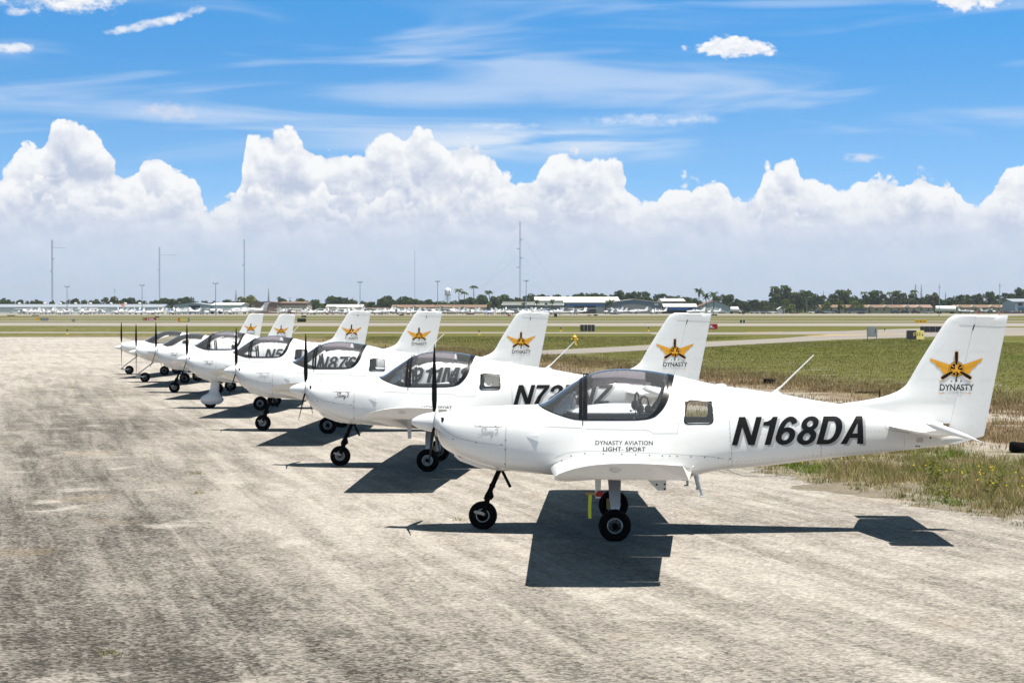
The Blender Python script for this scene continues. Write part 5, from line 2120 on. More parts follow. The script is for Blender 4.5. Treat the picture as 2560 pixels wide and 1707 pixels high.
B, RD, YL = 'sign_black', 'sign_red', 'sign_yellow'
sign(1722, 1793.5, 809.7, 829.5, 'red sign with white runway numbers beside the second tail', [(1, RD, '28R-10L', 'sign_white')], leg=.28)
sign(1450, 1487, 811.7, 829.3, 'black four panel sign back behind the yellow hydrant', [(1.1, B, None, None), (1, B, None, None), (1, B, None, None), (1, B, None, None)], lean=.10, leg=.05, gap=.022)
sign(2267, 2309, 826, 852.5, 'black and straw yellow sign nearest the right-hand tail', [(1.5, B, None, None), (.95, B, 'F', 'sign_straw'), (2.1, 'sign_straw', 'F  P  \u2192', B)], lean=.12, leg=.14)
sign(2287, 2317, 799.5, 808.8, 'amber sign with two arrows left of the nearest tail', [(1, YL, '\u2190 N \u2192', B)], leg=.08)
sign(2301, 2366, 816, 831.5, 'long low black sign back partly behind the nearest tail', [(.6, B, None, None), (1, B, None, None), (1, B, None, None), (1, B, None, None), (1, B, None, None)], lean=.05, leg=.05, gap=.02)
sign(1850, 1862, 799.8, 809.3, 'small black distance board at the runway edge right of the red sign', [(1, B, None, None), (1, 'cabinet', None, None), (1, B, None, None)], leg=.12)
sign(91, 121.6, 795, 803.3, 'yellow and dark grey sign far left across the runway', [(.9, YL, None, None), (2, 'steel_grey', None, None)], leg=.10)
sign(180, 188, 797, 804.2, 'small dark distance board between two far left signs', [(1, 'steel_grey', None, None)], leg=.1)
sign(357, 391, 794.7, 802.7, 'red and black runway sign above the farthest propellers', [(.9, B, 'B', 'sign_yellow'), (2.6, RD, '10L', 'sign_white')], leg=.1)
sign(387, 398, 791, 795, 'small brown sign just behind the red and black sign', [(1, 'maroon', None, None)], leg=.1)
sign(445, 474, 795, 805, 'olive yellow sign with an orange end left of the farthest tail', [(.5, 'barrel', None, None), (2, 'sign_straw', None, None), (.4, 'steel_grey', None, None)], leg=.1)
sign(743, 765, 796, 806, 'larger black sign back right of the sixth tail', [(1, B, None, None)], leg=.1)
sign(753.6, 766, 788.7, 793.8, 'smaller black board behind the black sign back near the sixth tail', [(1, B, None, None)], leg=.1)
sign(903, 917.5, 793.5, 803, 'amber sign touching the right edge of the fifth tail', [(1, YL, '- 2 -', B)], leg=.1)
sign(1083, 1098, 790, 800, 'black and amber sign right of the fourth tail', [(1, B, None, None), (1.1, YL, None, None)], leg=.2)
sign(1165, 1185, 783.5, 788, 'maroon sign before the parked rows left of the third tail', [(1, 'maroon', None, None)], leg=.2)
sign(998, 1009, 785.5, 789.5, 'rusty low board before the parked rows above the fourth tail', [(1, 'maroon', None, None)], leg=.1)
sign(1385, 1393, 784, 794, 'upright black board right of the third tail', [(1, B, None, None)], leg=.2)
sign(1484, 1494, 785.8, 791, 'black board below the high-wing aircraft', [(1, B, None, None)], leg=.2)
sign(1468, 1478, 787, 791, 'small dark red board left of the black board', [(1, 'maroon', None, None)], leg=.2)
sign(1269, 1277, 786.5, 792, 'red board left of the third tail top', [(1, RD, None, None)], leg=.2)
sign(1769.6, 1793, 785.5, 791, 'long black board right of the second tail top', [(1, B, None, None)], leg=.3)
sign(1796, 1813.6, 780, 785.6, 'dark red board left of the fuel truck', [(1, 'maroon', None, None)], leg=.5)
sign(1854, 1861.5, 782, 787, 'black board in front of the fuel truck', [(1, B, None, None)], leg=.3)
sign(1904, 1913, 781.5, 786.5, 'black board left of a pair below the big trees', [(1, B, None, None)], leg=.3)
sign(1920, 1926, 781.5, 785.8, 'narrow black board right of its twin below the big trees', [(1, B, None, None)], leg=.3)
sign(1973, 1997, 781, 785.7, 'long maroon board before the white hut', [(1, B, None, None), (1.6, 'maroon', None, None)], leg=.4)
sign(2143.5, 2162, 779.5, 785.8, 'black block on the far verge in front of the bus', [(1, B, None, None)], leg=.2)
sign(18, 38, 787.6, 790.6, 'flat black board at the far left edge of the field', [(1, B, None, None)], leg=.1)
sign(80, 98, 787.4, 790.2, 'brownish flat board second from the far left edge', [(1, 'maroon', None, None)], leg=.1)


def hydrant(px, pbot, label):
    d = 11870 / (pbot - 771)
    o = empty('fire_hydrant', (bx(px, d), d, 0))
    b_ = MB(); b_.lathe([(.17, 0), (.17, .05), (.12, .06), (.115, .42), (.14, .43), (.14, .47), (.12, .48)], 'z', 20); b_.build('barrel', M['hydrant'], o, True)
    c = MB(); c.lathe([(.15, .48), (.155, .51), (.13, .58), (.08, .64), (.05, .66), (.045, .73), (.001, .74)], 'z', 20); c.build('bonnet', M['hydrant'], o, True)
    for s in (-1, 1):
        n = MB(); n.lathe([(.055, s * .09), (.055, s * .16), (.075, s * .16), (.075, s * .22), (.03, s * .23), (.03, s * .25), (.001, s * .25)], 'x', 14, (0, 0, .37)); n.build('hose_outlet', M['hydrant'], o, True)
    n = MB(); n.lathe([(.07, -.08), (.07, -.17), (.09, -.17), (.09, -.22), (.001, -.23)], 'y', 14, (0, 0, .36)); n.build('pumper_outlet', M['hydrant'], o, True)
    o.scale = (1.0, 1.0, 1.02)
    return tag(o, label, 'fire hydrant')


hydrant(1436.6, 863, 'yellow fire hydrant on the grass between the second and third tails')


def cabinet(px0, px1, ptop, pbox, pbot, label):
    d = 11870 / (pbot - 771)
    x0, x1 = bx(px0, d), bx(px1, d)
    o = empty('electrical_cabinet', ((x0 + x1) / 2, d, 0))
    w = (x1 - x0) / 2
    a = MB(); a.box(-w, w, -.15, .15, bz(pbox, d), bz(ptop, d)); a.build('housing', M['cabinet'], o)
    a = MB(); a.box(-w * .86, w * .86, -.158, -.150, bz(pbox, d) + .04, bz(ptop, d) - .05); dr = a.build('door', M['cabinet'], o)
    h = MB(); h.box(w * .55, w * .62, -.175, -.158, bz(pbox, d) + .30, bz(pbox, d) + .62); h.build('handle', M['dark'], dr)
    for s in (-1, 1):
        l = MB(); l.box(s * w * .93 - .025, s * w * .93 + .025, -.03, .03, 0, bz(pbox, d)); l.build('leg', M['cabinet'], o)
    return tag(o, label, 'cabinet')


cabinet(2168, 2192.5, 817, 842, 851.4, 'grey electrical cabinet on two legs right of the taxiway fork')
cabinet(1748, 1761, 823, 833, 836.5, 'small grey cabinet half behind the second tail below the red sign')


def loose_tyre(px, pbot, r, w, rz, label):
    d = 11870 / (pbot - 771)
    a = MB(); a.lathe([(r * .55, -w * .5), (r * .85, -w * .52), (r * .97, -w * .4), (r, 0), (r * .97, w * .4), (r * .85, w * .52), (r * .55, w * .5), (r * .55, -w * .5)], 'z', 28, (0, 0, w * .5))
    o = a.build('old_tyre', M['rubber'], None, True, 60)
    o.location = (bx(px, d), d, 0)
    o.rotation_euler = (R(3), R(4), rz)
    return tag(o, label, 'tyre', 'old tyres lying on the verge')


loose_tyre(1923, 959, .20, .15, .3, 'old black tyre on the pale dirt behind the whip aerial')
loose_tyre(2551, 1131, .19, .17, .8, 'black tyre in dry grass at the right edge')
# a short stake and a flat metal strip lying on the dirt
a = MB(); a.box(-.35, .35, -.04, .04, 0, .03); o = a.build('metal_strip', M['black_metal']); o.location = (bx(2168, 56), 56, .01); tag(o, 'thin dark metal strip lying on the pale dirt before the nearest fin', 'metal strip')
# wire that trails from the verge onto the asphalt
a = MB(); a.tube([(3.15, 31.5, .012), (3.32, 28.9, .012), (3.40, 28.2, .014), (3.60, 28.0, .02), (4.1, 28.2, .03)], .0035, 6); o = a.build('loose_wire', M['screw']); tag(o, 'thin dark wire lying bent on the asphalt under the tail boom', 'wire')


def edge_light(px, pbot, label):
    d = 11870 / (pbot - 771)
    o = empty('taxiway_light', (bx(px, d), d, 0))
    a = MB(); a.lathe([(.16, 0), (.15, .04), (.04, .06), (.03, .30)], 'z', 12); a.build('base', M['hydrant'], o)
    a = MB(); a.lathe([(.07, .30), (.075, .38), (.05, .45), (.001, .47)], 'z', 12); a.build('lamp', M['car_blue'], o, True)
    return tag(o, label, 'taxiway light', 'small lights along the taxiways')


edge_light(1197.5, 836.5, 'small taxiway light on a yellow base between the third and fourth tails')
edge_light(168, 835, 'small taxiway light on a yellow base at the far left')
edge_light(2212, 832, 'small taxiway light right of the grey cabinet')
edge_light(1401.5, 828.5, 'small taxiway light left of the black four panel sign')
edge_light(1621, 828, 'small taxiway light left of the second tail')


# ------------------------------------------------------------------ buildings
def shed(name, label, px0, px1, d, depth, py_eave, py_ridge, wall, roof, along='x', group=None, parts=(), over=0.4, base=None, skew=0.0, cat='hangar'):
    """pitched-roof building; along = direction of the ridge"""
    x0, x1 = bx(px0, d), bx(px1, d)
    o = empty(name, ((x0 + x1) / 2, d, 0), skew)
    w = (x1 - x0) / 2
    ze, zr = bz(py_eave, d), bz(py_ridge, d)
    mb = MB()
    if along == 'x':
        mb.prism([(0, 0), (depth, 0), (depth, ze), (depth / 2, zr - .12), (0, ze)], -w, w, 'x')
    else:
        mb.prism([(-w, 0), (w, 0), (w, ze), (0, zr - .12), (-w, ze)], 0, depth, 'y')
    mb.build('wall', M[wall], o)
    rf = MB()
    if along == 'x':
        rf.prism([(-over, ze - .05), (depth / 2, zr - .05), (depth + over, ze - .05), (depth + over, ze + .12), (depth / 2, zr + .12), (-over, ze + .12)], -w - over, w + over, 'x')
    else:
        rf.prism([(-w - over, ze - .05), (0, zr - .05), (w + over, ze - .05), (w + over, ze + .12), (0, zr + .12), (-w - over, ze + .12)], -over, depth + over, 'y')
    r = rf.build('roof', M[roof], o)
    for nm, a, b_, t, bt, mat in parts:                  # flat pieces on the front: photo px across, photo py up
        p = MB(); p.box(bx(a, d) - o.location.x, bx(b_, d) - o.location.x, -.07, .02, max(0.0, bz(bt, d)), bz(t, d))
        p.build(nm, M[mat], o)
    return tag(o, label, cat, group)


h = shed('long_hangar', 'long low white hangar with a grey roof at the far left', -70, 408, 905, 18, 768.2, 761.0, 'steel_white', 'roof_grey', parts=[('door', 122, 133, 768.6, 786.5, 'steel_blue'), ('door', 290, 299.5, 769, 786, 'steel_blue')] + [('door', a, a + 26, 769.5, 786.5, 'far_white') for a in (0, 30, 62, 92, 138, 168, 198, 228, 258, 304, 334, 364)], group='hangars across the airfield')
for px in (36, 100, 140, 178, 216, 268, 304, 340):
    v = MB(); v.lathe([(.7, 0), (.75, .5), (.5, .8), (.001, .9)], 'z', 10, (bx(px, 905) - h.location.x, 9, bz(761.0, 905) + .1)); v.build('roof_vent', M['roof_white'], h, True)
shed('gable_hangar', 'pale blue gabled hangar with a dark open doorway', 434, 528, 915, 30, 763.5, 757.0, 'steel_blue', 'roof_grey', 'y', parts=[('doorway', 471.5, 500, 763.6, 776.5, 'dark'), ('door_leaf', 452, 471, 763.6, 785, 'steel_blue'), ('door_leaf', 501, 521, 763.6, 785, 'steel_blue')], group='hangars across the airfield')
shed('white_hangar', 'white hangar joined to the right of the pale blue one', 528.5, 602, 918, 26, 762.5, 757.2, 'far_white', 'steel_white', 'x', parts=[('door', 560, 586, 763.5, 783, 'steel_white')], group='hangars across the airfield')
b = shed('brown_hangar', 'brown hangar front with big sliding doors and cream side', 628, 700, 900, 26, 757.5, 753.8, 'brown', 'tile_roof', 'y', parts=[('pier', 629, 637.5, 763, 784, 'tan'), ('door', 638, 664, 763.5, 784, 'brown'), ('door', 665, 691, 763.5, 784, 'brown'), ('pier', 692, 699, 763, 784, 'tan'), ('sign_plate', 660.5, 670.5, 758, 762, 'steel_white')], group='hangars across the airfield')
shed('cream_hangar', 'cream windowless hangar wing right of the brown front', 700.5, 767, 901, 24, 758.0, 754.2, 'tan', 'tile_roof', 'x', parts=[('fascia', 700.8, 766.8, 758.4, 763.0, 'brown'), ('door', 706.5, 709, 775, 784, 'brown')], group='hangars across the airfield')
shed('tan_store', 'low tan building with a pale roof left of the tree line gap', 816, 905, 915, 16, 768.0, 761.5, 'tan', 'roof_white', 'x', parts=[('fascia', 816.5, 840, 765.8, 768.4, 'tile_roof')], group='hangars across the airfield')
shed('tan_annexe', 'flat tan annexe right of the low tan building', 883, 970, 912, 12, 770.5, 769.5, 'tan', 'brown', 'x', group='hangars across the airfield')
shed('grey_workshop', 'low grey workshop with a white fascia left of the big hangars', 1256, 1340, 930, 20, 762.3, 760.0, 'steel_grey', 'roof_white', 'x', parts=[('fascia', 1256, 1339, 754.2, 762.4, 'roof_white')], group='hangars across the airfield')
shed('grey_workshop', 'second grey workshop behind palms with white fascia', 1340.5, 1408, 928, 20, 762.8, 758.0, 'steel_grey', 'roof_white', 'x', parts=[('fascia', 1341, 1407.5, 757.8, 762.4, 'roof_white'), ('window', 1362, 1369, 757, 767, 'steel_blue')], group='hangars across the airfield')
shed('cream_roof_hangar', 'large hangar with a long cream roof behind the blue trimmed one', 1338, 1548, 990, 40, 752.0, 742.0, 'steel_white', 'roof_white', 'x', group='hangars across the airfield')
hb = shed('blue_trim_hangar', 'grey open hangar with a bright blue beam over its doors', 1410, 1512, 935, 30, 756.5, 749.0, 'steel_grey', 'roof_white', 'x', parts=[('opening', 1436, 1490, 764.5, 783.5, 'dark'), ('door_leaf', 1411, 1434, 764.5, 784, 'steel_grey'), ('door_leaf', 1491, 1511, 764.5, 784, 'steel_grey'), ('beam', 1410.5, 1511.5, 760.5, 763.6, 'blue')], group='hangars across the airfield')
shed('big_grey_hangar', 'big grey gabled hangar outlined in blue with a pale roof', 1515, 1655, 940, 34, 757.0, 748.0, 'steel_grey', 'roof_white', 'y',
     parts=[('door', 1553, 1591, 756.3, 783.5, 'steel_grey'), ('door', 1592, 1628, 756.3, 783.5, 'steel_grey'), ('trim', 1551.6, 1552.7, 754.8, 783.5, 'blue'), ('trim', 1628.4, 1629.4, 754.8, 783.5, 'blue'), ('trim', 1552.8, 1628.3, 754.6, 756.0, 'blue'), ('trim', 1629.6, 1653.5, 766.2, 767.0, 'blue'), ('sign_plate', 1635.5, 1646, 758, 763.5, 'steel_white')], group='hangars across the airfield')
shed('grey_hangar_wing', 'grey hangar wing with white roof joined to the big gabled hangar', 1655.5, 1712, 946, 26, 753.0, 746.5, 'steel_grey', 'roof_white', 'x', group='hangars across the airfield')
oa = shed('open_shelter', 'open sided shelter with white sloped roof over blue tarpaulins', 1660, 1741, 912, 12, 767.5, 759.5, 'dark', 'roof_white', 'x', parts=[('tarpaulin', 1672, 1740, 769.0, 775.0, 'blue'), ('tarpaulin', 1720, 1741, 770.5, 782, 'blue')], group='hangars across the airfield', cat='shelter')
shed('grey_house', 'pale grey gabled house with a brown roof behind three round palms', 1749, 1823, 960, 22, 766.5, 751.5, 'steel_blue', 'tile_roof', 'y', parts=[('side_wall', 1751, 1768, 768, 781, 'steel_white')], group='buildings behind the right-hand verge', cat='house')
shed('white_hut', 'small white hut under the big trees', 1945, 1961.5, 925, 4, 773.5, 767.2, 'far_white', 'steel_white', 'y', group='buildings behind the right-hand verge', cat='hut')
for k, (a, b_, d, lab, roof) in enumerate([(2052, 2140, 985, 'cream row house with brown roof behind the dark bus', 'tile_roof'), (2164, 2256, 975, 'cream row house with tan roof, dark windows and two gable ends', 'tile_roof'),
                                          (2258, 2330, 985, 'row house with dark brown roof left of the white tank', 'brown'), (2388, 2470, 985, 'brown roofed row house right of the white tank', 'tile_roof'),
                                          (2471, 2540, 988, 'orange brown roofed row house at the far right', 'tile_roof'), (980, 1085, 985, 'low house with a long brown roof left of the light pole', 'tile_roof'), (1090, 1215, 990, 'low brown roofed house in front of the three palms', 'tile_roof')]):
    ps = []
    n = int((b_ - a) / 17)
    for i in range(n):
        c = a + (b_ - a) * (i + .5) / n
        ps += [('window' if i % 3 else 'door', c - 2.2, c + 2.2, 771.5, 776 if i % 3 else 781.5, 'far_tint')]
    hh = shed('row_house', lab, a, b_, d, 12, 769.0, 762.2, 'cream' if roof == 'tile_roof' else 'tan', roof, 'x', parts=ps, group='buildings behind the right-hand verge', cat='house')
    for t in (0.12, 0.55):
        g = MB(); xx = (bx(a, d) - hh.location.x) + (bx(b_, d) - bx(a, d)) * t
        g.prism([(xx - 1.6, bz(768, d)), (xx + 1.6, bz(768, d)), (xx, bz(761.8, d))], -.6, 3, 'y'); g.build('gable', M['tan'], hh)
shed('blue_grey_terminal', 'pale blue two storey building with a grey hipped roof at the right edge', 2537, 2640, 930, 24, 754.5, 747.0, 'steel_blue', 'roof_grey', 'x', over=1.5, parts=[('window', 2545, 2556, 757, 765, 'far_tint'), ('window', 2562, 2573, 757, 765, 'far_tint'), ('awning', 2543, 2600, 768.5, 771, 'blue'), ('opening', 2545, 2600, 772, 782, 'far_tint')], group='buildings behind the right-hand verge', cat='building')
for px0, px1, lab in ((1350, 1366, 'tan blast wedge before the parked rows right of the third tail'), (1529.6, 1546, 'tan blast wedge before the parked rows left of the second tail')):
    d = 800
    a = MB(); x0, x1 = bx(px0, d), bx(px1, d); a.prism([(x0, 0), (x1, 0), (x1 - .3, 1.2), (x1 - 1, 1.6), (x0 + .3, 1.6)], 0, 1.4, 'y')
    o = a.build('blast_wedge', M['tan']); o.location = (0, d, 0); tag(o, lab, 'barrier', 'tan wedges before the parked rows')


# ------------------------------------------------------------------ parked aircraft, vehicles
def far_plane_mesh(high, twin=False, low_tail=False, accent=None):
    mb = MB()
    rows = []
    for x, w, zb, zt in ((0, .12, .95, 1.25), (.5, .42, .75, 1.40), (1.6, .55, .62, 1.48), (2.3, .58, .62, 1.95 if not high else 2.05), (3.4, .55, .66, 2.0 if not high else 2.15), (4.6, .38, .85, 1.62), (6.8, .12, 1.12, 1.42), (7.4, .05, 1.2, 1.4)):
        rows.append([(x, -w * .7, zb), (x, -w, (zb + zt) / 2), (x, -w * .55, zt), (x, w * .55, zt), (x, w, (zb + zt) / 2), (x, w * .7, zb)])
    vs = [p for r in rows for p in r]
    fs = [(i * 6 + k, i * 6 + (k + 1) % 6, i * 6 + 6 + (k + 1) % 6, i * 6 + 6 + k) for i in range(7) for k in range(6)] + [tuple(range(6)), tuple(range(42, 48))]
    mb.add(vs, fs)
    zw = 2.12 if high else .78
    dih = .02 if high else .09
    for s in (-1, 1):
        a = [(1.9, s * .3, zw), (3.4, s * .3, zw), (3.2, s * 5.2, zw + 5 * dih), (2.0, s * 5.2, zw + 5 * dih)]
        mb.add([(x, y, z + t) for t in (-.08, .08) for x, y, z in a], [(0, 1, 2, 3), (7, 6, 5, 4), (0, 4, 5, 1), (1, 5, 6, 2), (2, 6, 7, 3), (3, 7, 4, 0)])
        if high: mb.tube([(2.5, s * .5, .8), (2.5, s * 2.4, zw)], .05, 5)
        if twin: mb.lathe([(.05, .6), (.3, .8), (.35, 1.6), (.2, 2.9)], 'x', 8, (.3, s * 1.7, zw + .15))
        mb.tube([(2.7, s * .5, .7), (2.75, s * 1.15, .25)], .05, 5)
        a = [(6.3, s * .1, 1.28), (7.3, s * .1, 1.28), (7.2, s * 1.6, 1.28), (6.7, s * 1.6, 1.28)]
        mb.add([(x, y, z + t) for t in (-.04, .04) for x, y, z in a], [(0, 1, 2, 3), (7, 6, 5, 4), (0, 4, 5, 1), (1, 5, 6, 2), (2, 6, 7, 3), (3, 7, 4, 0)])
    mb.prism([(5.9, 1.35), (7.4, 1.3), (7.8, 2.75), (7.15, 2.75)], -.05, .05, 'y')
    n_white = len(mb.f)
    for s in (-1, 1):
        mb.add([(1.75, s * .50, 1.45), (3.9, s * .49, 1.45), (3.6, s * .36, 1.92), (2.3, s * .40, 1.90)], [(0, 1, 2, 3)])
    mb.add([(1.68, -.45, 1.50), (1.68, .45, 1.50), (2.27, .35, 1.93), (2.27, -.35, 1.93)], [(0, 1, 2, 3)])
    n_glass = len(mb.f)
    for x, y in ((.75, 0), (2.75, -1.15), (2.75, 1.15)):
        mb.lathe([(.10, -.1), (.22, -.09), (.22, .09), (.10, .1)], 'y', 10, (x, y, .22))
    mb.tube([(.75, 0, .25), (.8, 0, .9)], .05, 5)
    mb.tube([(-.05, 0, .2), (-.05, 0, 2.0)], .05, 5)
    me = bpy.data.meshes.new('parked_aircraft')
    me.from_pydata(mb.v, [], mb.f)
    me.update()
    for m_ in ('far_white', 'far_tint', 'rubber', accent or 'far_white'):
        me.materials.append(M[m_])
    for i, p in enumerate(me.polygons):
        p.material_index = 0 if i < n_white else 1 if i < n_glass else 2
        if accent and i in (2, 4, 8, 10, 14, 16, 20, 22): p.material_index = 3
    return me


FP = {'low': far_plane_mesh(False), 'high': far_plane_mesh(True), 'twin': far_plane_mesh(False, True), 'low_blue': far_plane_mesh(False, accent='blue'), 'high_red': far_plane_mesh(True, accent='maroon')}
FL = {'low': 'white low-wing parked aircraft', 'high': 'white high-wing parked aircraft', 'twin': 'white twin-engined parked aircraft', 'low_blue': 'blue striped low-wing parked aircraft',
      'high_red': 'red striped high-wing parked aircraft'}


def far_plane(kind, px, d, rz, label=None, s=1.0, group='aircraft parked in rows before the hangars'):
    o = link_mesh('parked_aircraft', FP[kind])
    o.location = (bx(px, d), d, .02)
    o.rotation_euler = (0, 0, rz)
    o.scale = (s, s, s)
    return tag(o, label or FL[kind], 'aircraft', group)


PARKED = []


def before(px):
    for lim, t in ((210, 'before the long hangar, left'), (410, 'before the long hangar, right'), (528, 'before the pale blue hangar'), (700, 'before the brown hangar'), (800, 'before the cream hangar'), (960, 'before the low tan building'),
                   (1110, 'left of the water tower'), (1250, 'below the palms'), (1410, 'before the grey workshops'), (1515, 'before the blue trimmed hangar')):
        if px < lim: return t
    return 'before the big grey hangar'


rr = random.Random(3)
px = 44
while px < 1640:
    if not (598 < px < 690 or 1425 < px < 1500 or 1560 < px < 1620):
        kind = rr.choice(['low', 'low', 'high', 'high', 'twin', 'low_blue', 'high_red', 'low'])
        PARKED.append((far_plane(kind, px, rr.uniform(735, 850), rr.choice([0.3, -0.4, 2.8, 3.4, 1.2, 1.9, -1.3]) + rr.uniform(-.3, .3), s=rr.uniform(.92, 1.12)), FL[kind], before(px), px))
    px += rr.uniform(10, 18)
far_plane('high', 1462, 905, R(88), 'white high-wing aircraft seen nose-on before the blue trimmed hangar', 1.12)
far_plane('twin', 1572, 860, R(8), 'white twin with a tall tail before the big grey hangar', 1.15)
far_plane('low', 1626, 850, R(10), 'white low-wing aircraft between the big grey hangar and the shelter', 1.0)
far_plane('low_blue', 1716, 830, R(6), 'white aircraft with blue stripe beside the blue tarpaulin', 1.1)
far_plane('high', 1768, 870, R(20), 'small white aircraft behind the second tail, right of the blue bin', .9)
far_plane('low', 2435, 930, R(170), 'white aircraft parked behind the right-hand fence, left one', 1.0)
far_plane('high', 2490, 935, R(160), 'white high-wing aircraft parked behind the right-hand fence', 1.0)
far_plane('low_blue', 2525, 930, R(20), 'blue striped aircraft parked at the far right behind the fence', 1.0)
# the long T-tailed turboprop
o = empty('turboprop', (bx(572, 850), 850, 0))
a = MB()
a.lathe([(.05, 0), (.5, .8), (.85, 2.0), (.9, 4), (.9, 11), (.7, 14), (.25, 17)], 'x', 14, (0, 0, 1.75)); a.build('fuselage', M['far_white'], o, True)
a = MB(); a.prism([(13.6, 2.2), (16.6, 2.2), (17.8, 5.0), (16.2, 5.0)], -.12, .12, 'y'); a.build('tail_fin', M['far_white'], o)
a = MB(); a.box(16.0, 17.9, -3.2, 3.2, 4.95, 5.12); a.build('tailplane', M['far_white'], o)
a = MB(); a.box(5.6, 8.0, -8.2, 8.2, 1.15, 1.38); a.build('wing', M['far_white'], o)
for s in (-1, 1):
    a = MB(); a.lathe([(.1, 4.2), (.4, 4.6), (.45, 6.5), (.2, 8)], 'x', 10, (0, s * 2.7, 1.5)); a.build('engine', M['far_white'], o, True)
a = MB()
for i in range(8): a.box(3.6 + i * 1.0, 4.0 + i * 1.0, -.93, -.88, 1.85, 2.2)
a.build('cabin_windows', M['far_tint'], o)
for (x, y) in ((2.2, 0), (7, -2.6), (7, 2.6)):
    a = MB(); a.lathe([(.15, -.15), (.35, -.15), (.35, .15), (.15, .15)], 'y', 12, (x, y, .35)); a.tube([(x, y, .4), (x, y, 1.3)], .09, 6); a.build('wheel', M['rubber'], o)
tag(o, 'long white T-tailed turboprop before the brown hangar', 'aircraft', 'aircraft parked in rows before the hangars')


def tank(px0, px1, d, py_top, label, trailer=True):
    x0, x1 = bx(px0, d), bx(px1, d)
    o = empty('tank_trailer', ((x0 + x1) / 2, d, 0))
    w = (x1 - x0) / 2
    r = (bz(py_top, d) - .9) / 2
    a = MB(); a.lathe([(.05, -w), (r * .8, -w + .15), (r, -w + .5), (r, w - .5), (r * .8, w - .15), (.05, w)], 'x', 18, (0, 0, .9 + r)); a.build('tank', M['far_white'], o, True, 40)
    a = MB(); a.box(-w * .95, w * .95, -.9, .9, .75, .95); a.build('chassis', M['steel_grey'], o)
    for f in (-.7, -.5, .55, .75):
        a = MB(); a.lathe([(.2, -.95), (.48, -.95), (.48, .95), (.2, .95)], 'y', 12, (w * f, 0, .48)); a.build('wheel_pair', M['rubber'], o)
    for f in (-.5, 0, .5):
        a = MB(); a.lathe([(r + .03, w * f - .06), (r + .03, w * f + .06)], 'x', 18, (0, 0, .9 + r)); a.build('band', M['steel_white'], o)
    return tag(o, label, 'tank')


tank(2337.5, 2389, 905, 764.2, 'long white tank on wheels before the row houses at the right')
tank(524.5, 557, 870, 772.2, 'white horizontal tank before the white hangar')
# fuel truck
d = 880; o = empty('fuel_truck', (bx(1837, d), d, 0))
a = MB(); a.lathe([(.05, -2.2), (1.0, -2.1), (1.25, -1.7), (1.25, 1.3), (1.0, 1.6), (.05, 1.7)], 'x', 16, (0, 0, 2.05)); a.build('tank', M['far_white'], o, True)
a = MB(); a.prism([(1.75, .6), (2.9, .6), (2.9, 1.45), (2.5, 1.6), (2.2, 2.4), (1.75, 2.4)], -1.0, 1.0, 'y'); cb = a.build('cab', M['far_white'], o)
a = MB(); a.prism([(2.0, 1.55), (2.42, 1.55), (2.2, 2.25), (2.0, 2.25)], -1.02, 1.02, 'y'); a.build('window', M['far_tint'], cb)
a = MB(); a.box(-2.2, 2.8, -.8, .8, .55, .8); a.build('chassis', M['steel_grey'], o)
for x in (-1.5, 2.2):
    a = MB(); a.lathe([(.2, -1.05), (.5, -1.05), (.5, 1.05), (.2, 1.05)], 'y', 12, (x, 0, .5)); a.build('wheel_pair', M['rubber'], o)
tag(o, 'small white fuel truck parked on the verge right of the grey house', 'truck')
# bus
d = 930; o = empty('bus', (bx(2140, d), d, 0))
a = MB(); a.box(-4.9, 4.9, -1.2, 1.2, .35, 1.2); a.build('lower_body', M['steel_grey'], o)
a = MB(); a.box(-4.85, 4.85, -1.18, 1.18, 1.2, 2.5); a.build('upper_body', M['car_blue'], o)
for i in range(7):
    a = MB(); a.box(-4.6 + i * 1.33, -3.45 + i * 1.33, -1.21, -1.18, 1.35, 2.2); a.build('window', M['far_tint'], o)
for x in (-3.3, 3.3):
    a = MB(); a.lathe([(.2, -1.2), (.5, -1.2), (.5, 1.2), (.2, 1.2)], 'y', 12, (x, 0, .5)); a.build('wheel_pair', M['rubber'], o)
tag(o, 'dark blue bus parked before the row houses', 'bus')


def car_mesh(mat):
    mb = MB()
    mb.prism([(-2.2, .35), (2.2, .35), (2.25, .75), (1.5, .92), (-2.1, .95), (-2.2, .7)], -.85, .85, 'y')
    nb = len(mb.f)
    mb.prism([(-1.9, .93), (1.2, .90), (.5, 1.45), (-1.4, 1.45)], -.72, .72, 'y')
    ng = len(mb.f)
    for x in (-1.4, 1.4):
        for y in (-.8, .8):
            mb.lathe([(.1, y - .1), (.33, y - .1), (.33, y + .1), (.1, y + .1)], 'y', 10, (x, 0, .33))
    mb.box(-1.35, .45, -.73, .73, 1.44, 1.48)
    me = bpy.data.meshes.new('parked_car')
    me.from_pydata(mb.v, [], mb.f)
    for m_ in (mat, 'far_tint', 'rubber'): me.materials.append(M[m_])
    for i, p in enumerate(me.polygons): p.material_index = 0 if i < nb else 1 if i < ng else (0 if i >= len(me.polygons) - 6 else 2)
    me.update()
    return me


